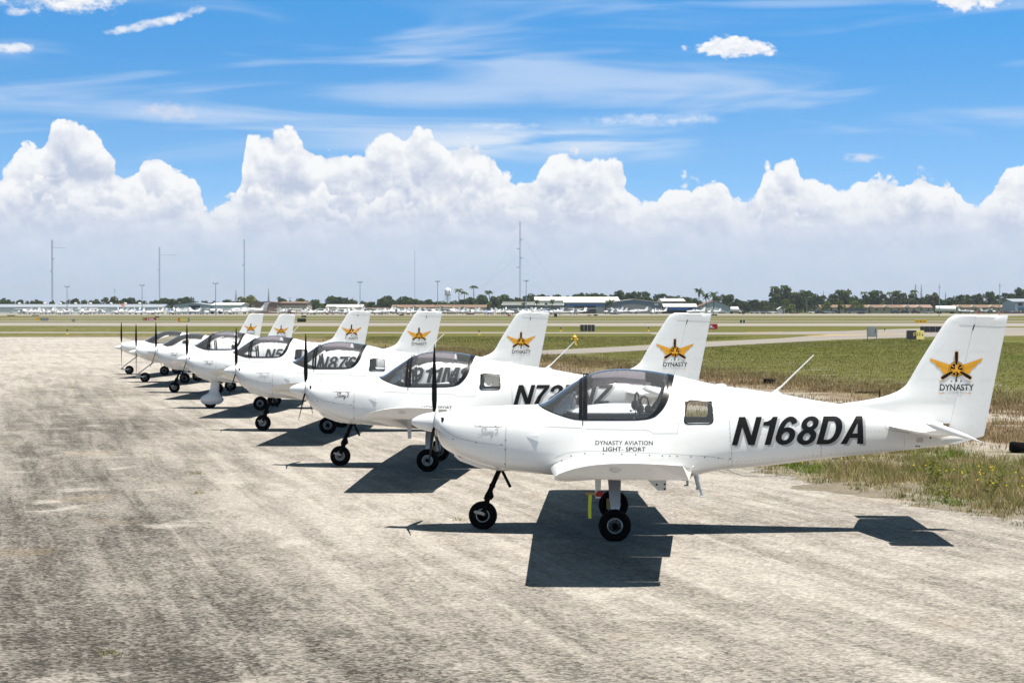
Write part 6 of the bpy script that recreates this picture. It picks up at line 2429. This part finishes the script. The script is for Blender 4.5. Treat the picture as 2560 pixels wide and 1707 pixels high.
CM = {'white': car_mesh('far_white'), 'dark blue': car_mesh('car_blue'), 'charcoal': car_mesh('car_dark'), 'silver': car_mesh('car_silver'), 'maroon': car_mesh('maroon')}
for px, colr, lab in ((1886, 'silver', 'silver car under the big trees, left of three'), (1898, 'white', 'white car under the big trees, middle of three'), (1912, 'silver', 'silver car under the big trees, right of three'),
                      (1931, 'white', 'white car just left of the small white hut'), (2033, 'white', 'white car right of the small white hut'), (2049, 'charcoal', 'charcoal car left of the cream row house'),
                      (2068, 'white', 'white car before the first row house'), (2089, 'dark blue', 'dark blue car left of the bus'), (2238, 'dark blue', 'dark blue car before the tan roofed row house'),
                      (2262, 'charcoal', 'charcoal car right of the tan roofed row house'), (2289, 'maroon', 'maroon car left of the white tank'), (2322, 'silver', 'silver car touching the white tank'),
                      (2408, 'dark blue', 'dark blue car right of the white tank'), (2455, 'charcoal', 'charcoal car behind the right-hand fence'), (2478, 'dark blue', 'dark blue car behind the right-hand fence'),
                      (2512, 'charcoal', 'charcoal car before the pale blue building'), (2075, 'silver', 'silver car half behind the white one before the first row house')):
    o = link_mesh('parked_car', CM[colr]); d = 925 + (px * 7 % 30)
    o.location = (bx(px, d), d, 0); o.rotation_euler = (0, 0, (px % 7) * .12 - .3)
    tag(o, lab, 'car', 'cars parked behind the right-hand verge')
bm_ = MB(); bm_.lathe([(.3, 0), (.3, .06), (.26, .06), (.24, .95), (.18, 1.0), (.001, 1.0)], 'z', 12)
b0 = None
for i, px in enumerate((2441, 2452, 2464, 2484, 2497, 2506, 2531, 2552)):
    d = 905
    if b0 is None: o = b0 = bm_.build('traffic_barrel', M['barrel'], None, True)
    else: o = link_mesh('traffic_barrel', b0.data)
    o.location = (bx(px, d), d, 0)
    tag(o, ['first', 'second', 'third', 'fourth', 'fifth', 'sixth', 'seventh', 'last'][i] + ' from left orange barrel before the right-hand fence', 'traffic barrel', 'orange barrels before the fence')
# mesh fence at the right
o = empty('chain_fence', (bx(2492, 912), 912, 0))
for i in range(22):
    a = MB(); x = -14 + i * 1.333; a.box(x - .04, x + .04, -.04, .04, 0, 2.0); a.build('post', M['cabinet'], o)
a = MB()
for z in (.3, .7, 1.1, 1.5, 1.95): a.box(-14, 14, -.012, .012, z - .02, z + .02)
tag(a.build('wire', M['cabinet'], o), kind='stuff')
tag(o, 'pale wire fence before the parked aircraft at the far right', 'fence')


# ------------------------------------------------------------------ masts, lamps, water tower, wind sock
def mast(px, py_top, d, w, label, arm=0, guys=False, stations=0):
    h = bz(py_top, d)
    o = empty('radio_mast', (bx(px, d), d, 0))
    w *= .62
    a = MB()
    legs = [(w * .58 * math.cos(k * 2.094), w * .58 * math.sin(k * 2.094)) for k in range(3)]
    for x, y in legs: a.box(x - w * .09, x + w * .09, y - w * .09, y + w * .09, 0, h)
    n = int(h / (w * 1.6))
    for i in range(n):
        z0, z1 = h * i / n, h * (i + 1) / n
        for k in range(3):
            p, q = legs[k], legs[(k + 1) % 3]
            a.tube([(p[0], p[1], z0), (q[0], q[1], z1)], w * .07, 3, False)
    a.build('lattice', M['mast'], o)
    for i in range(stations):
        z = h * (.38 + .52 * (i + 1) / (stations + 1))
        b_ = MB(); b_.lathe([(.1, 0), (w * .9, .1), (w * .9, w * .5), (.1, w * .6)], 'z', 8, (w * (1 if i % 2 else -1), 0, z)); b_.build('antenna_drum', M['mast'], o)
    if arm:
        b_ = MB(); b_.box(0, arm, -.08, .08, h - 8, h - 7.8); b_.build('side_arm', M['mast'], o)
    if guys:
        for s, f in ((-1, .62), (1, .62), (-1, .36), (1, .36), (-.75, .9), (.75, .9)):
            b_ = MB(); b_.tube([(0, 0, h * f), (s * h * .75, 30, 0)], .035, 3, False); b_.build('guy_wire', M['mast'], o)
    return tag(o, label, 'radio mast', 'tall radio masts on the horizon')


mast(131, 600, 1900, 2.0, 'radio mast with a short side arm at the far left', 13, False, 2)
mast(399, 618, 1900, 1.7, 'radio mast with a side arm behind the end of the long hangar', 17, False, 1)
mast(611, 599, 1850, 1.7, 'plain radio mast rising behind the yellow-green tree', 0, False, 1)
mast(1037, 626, 2300, 1.0, 'thin faint radio mast left of the water tower')
mast(1299.7, 554, 1850, 2.3, 'tallest guyed radio mast, right of the palms', 0, True, 4)


def lamp_post(px, py_top, d, label, heads=2, arm=.75, r=.13):
    h = bz(py_top, d)
    o = empty('lamp_post', (bx(px, d), d, 0))
    a = MB(); a.tube([(0, 0, 0), (0, 0, h)], [r * 1.3, r * .8], 8); a.build('pole', M['mast'], o)
    a = MB(); a.box(-arm, arm, -.10, .10, h - .15, h + .05); a.build('crossarm', M['mast'], o)
    for i in range(heads):
        x = -arm + 2 * arm * i / max(1, heads - 1)
        b_ = MB(); b_.box(x - .30, x + .30, -.3, .3, h, h + .32); b_.build('lamp_head', M['cabinet'], o)
    return tag(o, label, 'lamp post', 'tall apron lamp posts')


lamp_post(168, 717, 760, 'apron lamp post before the long white hangar, left one')
lamp_post(355.5, 713.5, 760, 'apron lamp post before the right end of the long white hangar')
lamp_post(539.3, 709, 700, 'apron lamp post before the white hangar')
lamp_post(900.3, 706, 760, 'apron lamp post right of the fifth tail', 3)
lamp_post(1094, 704, 770, 'apron lamp post left of the water tower', 3)
lamp_post(1315.5, 702.5, 770, 'apron lamp post just right of the tallest mast', 3)


def street_lamp(px, py_top, d, label):
    h = bz(py_top, d)
    o = empty('street_lamp', (bx(px, d), d, 0))
    a = MB(); a.tube([(0, 0, 0), (0, 0, h - .8), (.5, 0, h - .1), (1.9, 0, h)], [.12, .09, .08, .06], 6); a.build('pole', M['cabinet'], o)
    a = MB(); a.box(1.6, 2.5, -.15, .15, h - .08, h + .08); a.build('lamp_head', M['cabinet'], o)
    return tag(o, label, 'street lamp', 'street lamps along the far road')


street_lamp(2017, 742, 940, 'curved street lamp in front of the big trees')
street_lamp(2230, 742, 935, 'curved street lamp above the tan roofed row house')
street_lamp(2272, 748, 935, 'curved street lamp right of the tan roofed row house')
street_lamp(1131, 758, 930, 'curved street lamp below the water tower')
for px, top, d, lab in ((2348, 708, 560, 'slim pole with a finial left of the nearest tail'), (2499, 705, 560, 'slim pole with short crossbars right of the nearest tail'), (1420, 735, 930, 'slim pole before the cream roofed hangar')):
    h = bz(top, d); o = empty('slim_pole', (bx(px, d), d, 0))
    a = MB(); a.tube([(0, 0, 0), (0, 0, h * .75), (0, 0, h)], [.11, .08, .03], 6); a.build('pole', M['cabinet'], o)
    a = MB(); a.box(-.35, .35, -.03, .03, h * .86, h * .875); a.box(-.25, .25, -.03, .03, h * .91, h * .925); a.build('crossbar', M['cabinet'], o)
    tag(o, lab, 'pole')

d = 1500; o = empty('water_tower', (bx(1119.5, d), d, 0)); zt = bz(720, d); rt = 7.5 * d / 4800; zb = bz(737, d)
a = MB(); a.lathe([(.05, zb - 1.2), (rt * .8, zb - .3), (rt, zb + .4), (rt, zt - 1.4), (rt * .8, zt - .5), (.05, zt)], 'z', 20); a.build('tank', M['steel_white'], o, True, 50)
for k in range(6):
    an = k * math.pi / 3
    a = MB(); a.tube([(rt * .9 * math.cos(an), rt * .9 * math.sin(an), zb), (rt * 1.05 * math.cos(an), rt * 1.05 * math.sin(an), 0)], .16, 6); a.build('leg', M['steel_blue'], o)
a = MB(); a.tube([(0, 0, 0), (0, 0, zb)], .4, 8); a.build('riser_pipe', M['steel_blue'], o)
a = MB(); a.lathe([(rt * 1.02, zb + .5), (rt * 1.12, zb + .5), (rt * 1.12, zb + .7), (rt * 1.02, zb + .7)], 'z', 20); a.build('walkway', M['steel_blue'], o)
a = MB(); a.add([(rt * 1.01 * math.sin(t), -rt * 1.01 * math.cos(t), z) for z in (zb + .9, zt - 1.7) for t in (.35, .55, .75)], [(0, 1, 4, 3), (1, 2, 5, 4)]); a.build('painted_mark', M['blue'], o)
tag(o, 'white water tower on legs behind the trees', 'water tower')
d = 760; o = empty('wind_sock', (bx(312, d), d, 0)); a = MB(); a.tube([(0, 0, 0), (0, 0, 3.6)], .06, 6); a.build('pole', M['cabinet'], o)
a = MB(); a.tube([(0, 0, 3.4), (-.5, 0, 3.6), (-1.3, 0, 4.1)], [.12, .30, .45], 8); a.build('sock', M['barrel'], o)
tag(o, 'orange wind sock before the long white hangar', 'wind sock')
for px, top, lab in ((287, 721, 'faint radio aerial with crossbars behind the long hangar'), (693, 742, 'small aerial left of the brown hangar trees'), (725, 742, 'small aerial above the cream hangar')):
    d = 1500; h = bz(top, d); o = empty('aerial', (bx(px, d), d, 0)); a = MB(); a.tube([(0, 0, 0), (0, 0, h)], .12, 5); a.build('pole', M['mast'], o)
    a = MB(); [a.box(-1.0 + .2 * k, 1.0 - .2 * k, -.05, .05, h * (.86 + .05 * k), h * (.86 + .05 * k) + .12) for k in range(3)]; a.build('crossbar', M['mast'], o)
    tag(o, lab, 'aerial')


# ------------------------------------------------------------------ trees
def crown_mesh(seed, col_a, col_b, n_cl=24, per=64, spread=(0.36, 0.36), leaf=0.085):
    r = np.random.default_rng(seed)
    vs, cs = [], []
    for c in range(n_cl):
        a = r.random() * 2 * np.pi
        rad = 0.5 * r.random() ** .6
        zc = 0.20 + 0.63 * r.random()
        lim = math.sqrt(max(.05, 1 - ((zc - .5) / .52) ** 2))
        cx, cy = math.cos(a) * rad * lim * .78, math.sin(a) * rad * lim * .78
        cr = 0.10 + 0.10 * r.random()
        cc = col_a + (col_b - col_a) * r.random()
        for k in range(per):
            th, ph = r.random() * 2 * np.pi, math.acos(1 - 1.55 * r.random())
            q = np.array([math.sin(ph) * math.cos(th), math.sin(ph) * math.sin(th), math.cos(ph) * .85])
            p = np.array([cx, cy, zc]) + q * cr * (0.75 + .4 * r.random())
            nrm = q + r.normal(0, .5, 3); nrm /= np.linalg.norm(nrm)
            t = np.cross(nrm, r.normal(0, 1, 3)); t /= np.linalg.norm(t) + 1e-9
            b_ = np.cross(nrm, t)
            l = leaf * (0.6 + .8 * r.random())
            vs.append([p - t * l * .6, p - b_ * l * .35, p + t * l * .6, p + b_ * l * .45])
            cs.append(cc * (0.75 + .5 * r.random()))
    return tri_object('crown', np.array(vs), np.array(cs), M['leaves'])


DG, MG, LG, OG, YG = (np.array(c) for c in ((.040, .060, .020), (.064, .092, .024), (.105, .140, .028), (.105, .102, .042), (.15, .155, .026)))
CROWN = {'dark': [crown_mesh(s, DG, MG * .9) for s in (1, 2, 3)], 'mid': [crown_mesh(s, MG * .8, MG * 1.25) for s in (4, 5, 6)], 'light': [crown_mesh(s, LG * .8, LG * 1.1, 13) for s in (7, 8)],
         'olive': [crown_mesh(s, OG * .8, MG) for s in (9, 10)], 'yellow': [crown_mesh(11, YG * .8, YG * 1.1)]}
tb = MB(); tb.tube([(0, 0, 0), (.02, .01, .35), (.05, 0, .62)], [.045, .034, .018], 6); tb.tube([(.02, .01, .30), (-.12, .05, .6)], [.02, .012], 5); tb.tube([(.03, 0, .35), (.16, -.05, .62)], [.02, .012], 5)
TRUNK = None
TNAMES = {'dark': 'dark green tree', 'mid': 'mid green tree', 'light': 'light green tree', 'olive': 'dry olive tree', 'yellow': 'rounded yellow-green tree'}
tr = random.Random(5)


def tree(kind, px, py_top, wpx, d, label):
    global TRUNK
    h = bz(py_top, d)
    w = wpx * d / 4800
    o = empty('broadleaf_tree', (bx(px, d), d, 0), tr.uniform(0, 6.28))
    o.scale = (w, w, h)
    if TRUNK is None:
        TRUNK = tb.build('trunk', M['bark'], o, True)
    else:
        link_mesh('trunk', TRUNK.data, None, o)
    c = link_mesh('crown', tr.choice(CROWN[kind]), None, o)
    return tag(o, label, 'tree', 'broadleaf trees along the far side of the airfield')


ORD = ['first', 'second', 'third', 'fourth', 'fifth', 'sixth', 'seventh', 'eighth', 'ninth', 'tenth', 'eleventh', 'twelfth', 'thirteenth', 'fourteenth', 'fifteenth', 'sixteenth', 'seventeenth', 'eighteenth', 'nineteenth', 'twentieth']


def number_off(objs):
    """things that look alike in one stretch are told apart by their order from the left"""
    by = {}
    for o, what, place_, px in objs:
        by.setdefault((what, place_), []).append((px, o))
    for (what, place_), L in by.items():
        L.sort(key=lambda q: q[0])
        for i, (px, o) in enumerate(L):
            o['label'] = '%s %s' % (what, place_) if len(L) == 1 else '%s from left %s %s' % (ORD[i], what, place_)


def where(px):
    L = [(0, 130, 'behind the long hangar, left'), (131, 260, 'behind the long hangar, middle'), (261, 410, 'behind the long hangar, right'), (411, 520, 'behind the pale blue hangar'),
         (521, 625, 'behind the white hangar'), (626, 770, 'behind the brown hangar'), (771, 880, 'right of the brown hangar'), (881, 960, 'behind the low tan building'),
         (961, 1090, 'left of the water tower'), (1091, 1180, 'around the water tower'), (1181, 1260, 'right of the three palms'), (1261, 1340, 'behind the grey workshop'), (1341, 1500, 'behind the cream roofed hangar'),
         (1501, 1700, 'behind the big grey hangar'), (1701, 1830, 'behind the grey house'), (1831, 1915, 'right of the grey house'), (1916, 2060, 'above the white hut'),
         (2061, 2160, 'behind the bus'), (2161, 2260, 'behind the tan roofed row house'), (2261, 2340, 'above the dark roofed row house'), (2341, 2400, 'behind the white tank'), (2401, 2500, 'right of the white tank'),
         (2501, 2700, 'at the far right edge')]
    for a, b_, t in L:
        if a <= px <= b_: return t
    return 'along the far side'


T = []
T += [(a / 2.735, 540 + b_ / 2.735, c / 2.735, k) for a, b_, c, k in
      [(20, 558, 100, 'olive'), (75, 575, 60, 'olive'), (135, 570, 64, 'mid'), (200, 578, 60, 'olive'), (255, 568, 90, 'olive'), (350, 574, 56, 'olive'), (430, 580, 60, 'olive'), (505, 560, 110, 'olive'), (580, 570, 70, 'olive'),
       (640, 565, 100, 'olive'), (755, 546, 120, 'olive'), (820, 570, 70, 'mid'), (882, 546, 100, 'dark'), (960, 566, 80, 'dark'), (1060, 566, 90, 'dark'), (1140, 550, 120, 'dark'), (1200, 570, 90, 'mid'), (1265, 541, 120, 'dark'),
       (1330, 575, 70, 'olive'), (1400, 575, 55, 'mid'), (1480, 577, 70, 'olive'), (1560, 565, 90, 'dark'), (1620, 570, 80, 'dark'), (1690, 541, 140, 'yellow'), (1670, 580, 90, 'dark'), (1750, 575, 70, 'mid'), (1930, 549, 66, 'mid'),
       (1985, 575, 60, 'olive'), (2050, 555, 90, 'dark'), (2110, 575, 60, 'olive'), (2160, 566, 80, 'mid'), (2190, 590, 110, 'light'), (2280, 534, 120, 'dark'), (2340, 556, 100, 'olive')]]
T += [(850 + a / 2.735, 540 + b_ / 2.735, c / 2.735, k) for a, b_, c, k in
      [(0, 545, 100, 'dark'), (45, 555, 90, 'olive'), (100, 572, 80, 'olive'), (160, 578, 80, 'olive'), (215, 585, 70, 'mid'), (290, 548, 90, 'dark'), (330, 536, 120, 'dark'), (400, 560, 80, 'mid'), (440, 541, 120, 'dark'), (490, 548, 100, 'dark'),
       (545, 566, 80, 'mid'), (600, 568, 80, 'mid'), (660, 575, 80, 'dark'), (720, 578, 80, 'light'), (780, 575, 70, 'mid'), (840, 560, 90, 'dark'), (885, 546, 120, 'dark'), (960, 528, 110, 'dark'), (985, 556, 90, 'mid'), (1060, 541, 90, 'mid'),
       (1120, 526, 90, 'dark'), (1160, 560, 70, 'mid'), (1210, 552, 80, 'olive'), (1260, 545, 90, 'olive'), (1315, 526, 120, 'mid'), (1390, 521, 120, 'dark'), (1480, 526, 110, 'dark'), (1560, 536, 90, 'dark'), (1640, 511, 120, 'dark'), (1720, 516, 120, 'dark'),
       (1790, 516, 110, 'dark'), (1850, 528, 90, 'dark'), (1920, 494, 120, 'dark'), (2000, 500, 120, 'dark'), (2080, 505, 120, 'dark'), (2180, 520, 120, 'dark'), (2270, 536, 100, 'dark'), (2330, 541, 90, 'mid')]]
T += [(1700 + a / 2.735, 660 + b_ / 2.735, c / 2.735, k) for a, b_, c, k in
      [(40, 218, 110, 'dark'), (100, 225, 80, 'dark'), (250, 215, 80, 'mid'), (325, 200, 120, 'mid'), (390, 230, 80, 'dark'), (455, 244, 90, 'mid'), (520, 236, 90, 'dark'), (575, 246, 80, 'mid'), (655, 144, 120, 'dark'), (735, 134, 130, 'dark'),
       (690, 200, 140, 'mid'), (800, 174, 120, 'mid'), (855, 170, 110, 'dark'), (905, 178, 90, 'mid'), (960, 205, 80, 'dark'), (1040, 194, 90, 'dark'), (1115, 165, 140, 'mid'), (1190, 212, 90, 'mid'), (1260, 195, 90, 'dark'), (1340, 167, 150, 'dark'),
       (1390, 195, 100, 'dark'), (1465, 175, 90, 'dark'), (1510, 186, 100, 'dark'), (1590, 190, 100, 'dark'), (1655, 215, 70, 'dark'), (1720, 189, 120, 'olive'), (1780, 230, 80, 'dark'), (1850, 220, 90, 'dark'), (1905, 205, 100, 'olive'), (1960, 200, 90, 'dark'),
       (2035, 188, 100, 'dark'), (2120, 180, 90, 'mid'), (2170, 200, 90, 'dark'), (2240, 186, 90, 'dark'), (2310, 146, 120, 'dark'), (2370, 156, 110, 'dark'),
       (1000, 248, 70, 'light'), (1090, 242, 75, 'light'), (1210, 246, 95, 'light'), (720, 236, 110, 'light'), (640, 260, 60, 'mid')]]
TREES = []
for i, (px, py, w, k) in enumerate(T):
    front = k == 'light' and px > 1900
    d = 955 if front else 1030 + (i * 37 % 90)
    TREES.append((tree(k, px, py - 1.0, w * 1.12, d, ''), TNAMES[k], where(px), px))
# second line of trees closing the gaps
for i, px in enumerate(range(-40, 2640, 17)):
    e = 0.5 + 0.5 * math.sin(px * .013 + 2) * math.sin(px * .041)
    base = 758 - 5 * e - (7 if 1250 < px < 1760 else 6 if px > 1900 else 0)
    if px < 420: base += 3
    t_ = tree('dark' if (i * 7) % 3 else 'mid', px + (i * 13 % 9) - 4, base, 26 + (i * 11 % 13), 1150 + (i * 29 % 60), '')
    TREES.append((t_, 'small ' + TNAMES['dark' if (i * 7) % 3 else 'mid'], 'farther back ' + where(max(0, px)), px))
number_off(TREES)
number_off(PARKED)
# one mass of low scrub under the trees
r_ = np.random.default_rng(77)
n = 9000
sx_ = bx(-60, 1100) + (bx(2640, 1100) - bx(-60, 1100)) * r_.random(n)
hh = 2.6 + 1.2 * vnoise(sx_ + 500, sx_ * 0, 9.0, 12)
p = np.stack([sx_, 1085 + 20 * r_.random(n), hh * r_.random(n)], 1)
t1 = r_.normal(0, 1, (n, 3)); t1 /= np.linalg.norm(t1, axis=1)[:, None]
t2 = np.cross(t1, r_.normal(0, 1, (n, 3))); t2 /= np.linalg.norm(t2, axis=1)[:, None]
q = np.stack([p - t1 * .7, p - t2 * .5, p + t1 * .7, p + t2 * .5], 1)
cc = DG + (MG - DG) * r_.random((n, 1))
tag(link_mesh('scrub', tri_object('scrub', q, cc, M['leaves'])), 'low dark scrub at the foot of the far trees', 'scrub', kind='stuff')


def palm_mesh(seed, n=15, droop=1.0, round_=False):
    r = np.random.default_rng(seed)
    vs, cs = [], []
    for i in range(n):
        a = 2 * np.pi * i / n + r.random() * .4
        up = r.uniform(.1, 1.1) if not round_ else r.uniform(-.9, 1.3)
        L = r.uniform(.85, 1.1)
        pts = []
        for k in range(6):
            t = k / 5
            pts.append(np.array([math.cos(a) * L * t, math.sin(a) * L * t, (up * t - droop * 1.25 * t * t) * L * .8]))
        side = np.array([-math.sin(a), math.cos(a), 0])
        for k in range(5):
            w0, w1 = (.17 * math.sin(math.pi * (.15 + .85 * k / 5)), .17 * math.sin(math.pi * min(1, .15 + .85 * (k + 1) / 5)))
            for s in (-1, 1):
                vs.append([pts[k], pts[k + 1], pts[k + 1] + side * s * w1 - np.array([0, 0, w1 * .9]), pts[k] + side * s * w0 - np.array([0, 0, w0 * .9])])
                cs.append(DG * (1.1 + .8 * r.random()))
    return tri_object('fronds', np.array(vs), np.array(cs), M['leaves'])


PALM = [palm_mesh(1), palm_mesh(2, 17), palm_mesh(3, 13, .8)]
RPALM = [palm_mesh(4, 26, .5, True), palm_mesh(5, 24, .6, True)]


def palm(px, py_top, py_base, d, rpx, label, rnd=False, lean=0.0):
    h = bz(py_top, d) - (rpx * d / 4800) * .45
    o = empty('palm_tree', (bx(px, d), d, 0))
    a = MB(); a.tube([(lean * .2, 0, 0), (lean * .6, 0, h * .5), (0, 0, h)], [.28, .2, .16], 7); a.build('trunk', M['bark'], o, True)
    c = link_mesh('fronds', tr.choice(RPALM if rnd else PALM), None, o)
    s = rpx * 1.3 * d / 4800
    c.location = (0, 0, h); c.scale = (s, s, s); c.rotation_euler = (0, 0, tr.uniform(0, 6))
    return tag(o, label, 'palm tree', 'palms along the far side of the airfield')


palm(1147.5, 719, 780, 1000, 11, 'coconut palm with a full crown, left of three above the low houses')
palm(1184.5, 711, 780, 1000, 10, 'tallest coconut palm of three above the low houses')
palm(1221.5, 723.5, 780, 960, 10, 'leaning coconut palm, right of three above the low houses', lean=1.2)
palm(1260, 733, 780, 1010, 11, 'bushy palm just left of the tallest mast')
palm(1747.5, 721, 780, 985, 11, 'tall round headed palm above the grey house, left of three', True)
palm(1765, 734, 780, 950, 10, 'round headed palm before the grey house, middle of three', True)
palm(1784, 729.5, 780, 950, 10, 'round headed palm before the grey house, right of three', True)
palm(1309, 756, 782, 900, 6, 'small palm before the left grey workshop', True)
palm(1342, 750, 782, 900, 7, 'small palm between the two grey workshops', True)
palm(1380, 749, 782, 900, 7, 'small palm before the right grey workshop', True)
palm(1527, 750, 784, 880, 8, 'bushy palm at the corner of the big grey hangar', True)
palm(1519, 755, 784, 882, 7, 'low bushy palm beside the corner of the big grey hangar', True)
palm(1958, 764, 784, 920, 6, 'small palm in front of the white hut', True)
palm(1161, 726, 784, 1020, 9, 'shorter palm hidden between the left and middle coconut palms')
for i, (px, top) in enumerate(((2243, 724), (2285, 722), (2225, 727), (2160, 727), (1935, 713), (1960, 710))):
    palm(px, top, 780, 1020, 10, ['feathery palm crown above the tan roofed row house', 'feathery palm crown left of the two tall pines', 'feathery palm left of the tan roofed row house', 'feathery palm above the bus', 'feathery palm at the top of the big clump, left', 'feathery palm at the top of the big clump, right'][i])


def pine_mesh(seed):
    r = np.random.default_rng(seed)
    vs, cs = [], []
    for t in range(15):
        z = .10 + .88 * t / 14
        rad = (1 - t / 15.5) ** .8
        for k in range(11):
            a = 2 * np.pi * k / 11 + t * .5 + r.random() * .3
            L = rad * r.uniform(.75, 1.05)
            p = np.array([math.cos(a) * L, math.sin(a) * L, z + .03]); c = np.array([0, 0, z])
            s = np.array([-math.sin(a), math.cos(a), 0]) * .34 * L
            vs.append([c, p * np.array([.6, .6, 1]) - s - np.array([0, 0, .035]), p, p * np.array([.6, .6, 1]) + s - np.array([0, 0, .035])])
            cs.append(DG * r.uniform(.9, 1.6))
    return tri_object('boughs', np.array(vs), np.array(cs), M['leaves'])


PINE = [pine_mesh(1), pine_mesh(2)]
for px, top, wpx, lab in ((590, 725, 4.2, 'narrow pine left of the plain radio mast'), (671.5, 721.5, 4.2, 'narrow pine rising behind the brown hangar'), (2288.5, 711.5, 7, 'tall pine above the row houses, left of two'),
                          (2303, 711.5, 5, 'tall narrow pine above the row houses, right of two'), (2363.5, 730, 3.5, 'small pointed pine behind the white tank'), (2058, 727, 4, 'small pointed pine right of the big clump'), (882.5, 743, 4, 'small pine above the low tan building')):
    d = 1040; o = empty('pine_tree', (bx(px, d), d, 0)); h = bz(top, d); w = wpx * 1.35 * d / 4800
    a = MB(); a.tube([(0, 0, 0), (0, 0, h * .97)], [.22, .04], 6); a.build('trunk', M['bark'], o)
    c = link_mesh('boughs', tr.choice(PINE), None, o); c.scale = (w, w, h)
    tag(o, lab, 'pine tree', 'pines on the skyline')


# ------------------------------------------------------------------ the air itself: thin even haze over the whole field
m_ = bpy.data.materials.new('thin_haze')
m_.use_nodes = True
m_.node_tree.nodes.clear()
pv = m_.node_tree.nodes.new('ShaderNodeVolumePrincipled')
pv.inputs['Color'].default_value = (0.80, 0.88, 1.0, 1)
pv.inputs['Density'].default_value = HAZE
pv.inputs['Anisotropy'].default_value = 0.2
mo = m_.node_tree.nodes.new('ShaderNodeOutputMaterial')
m_.node_tree.links.new(pv.outputs[0], mo.inputs['Volume'])
a = MB(); a.box(-9100, 9100, -300, 9600, -1.0, 110.0)
tag(a.build('haze', m_), kind='stuff')
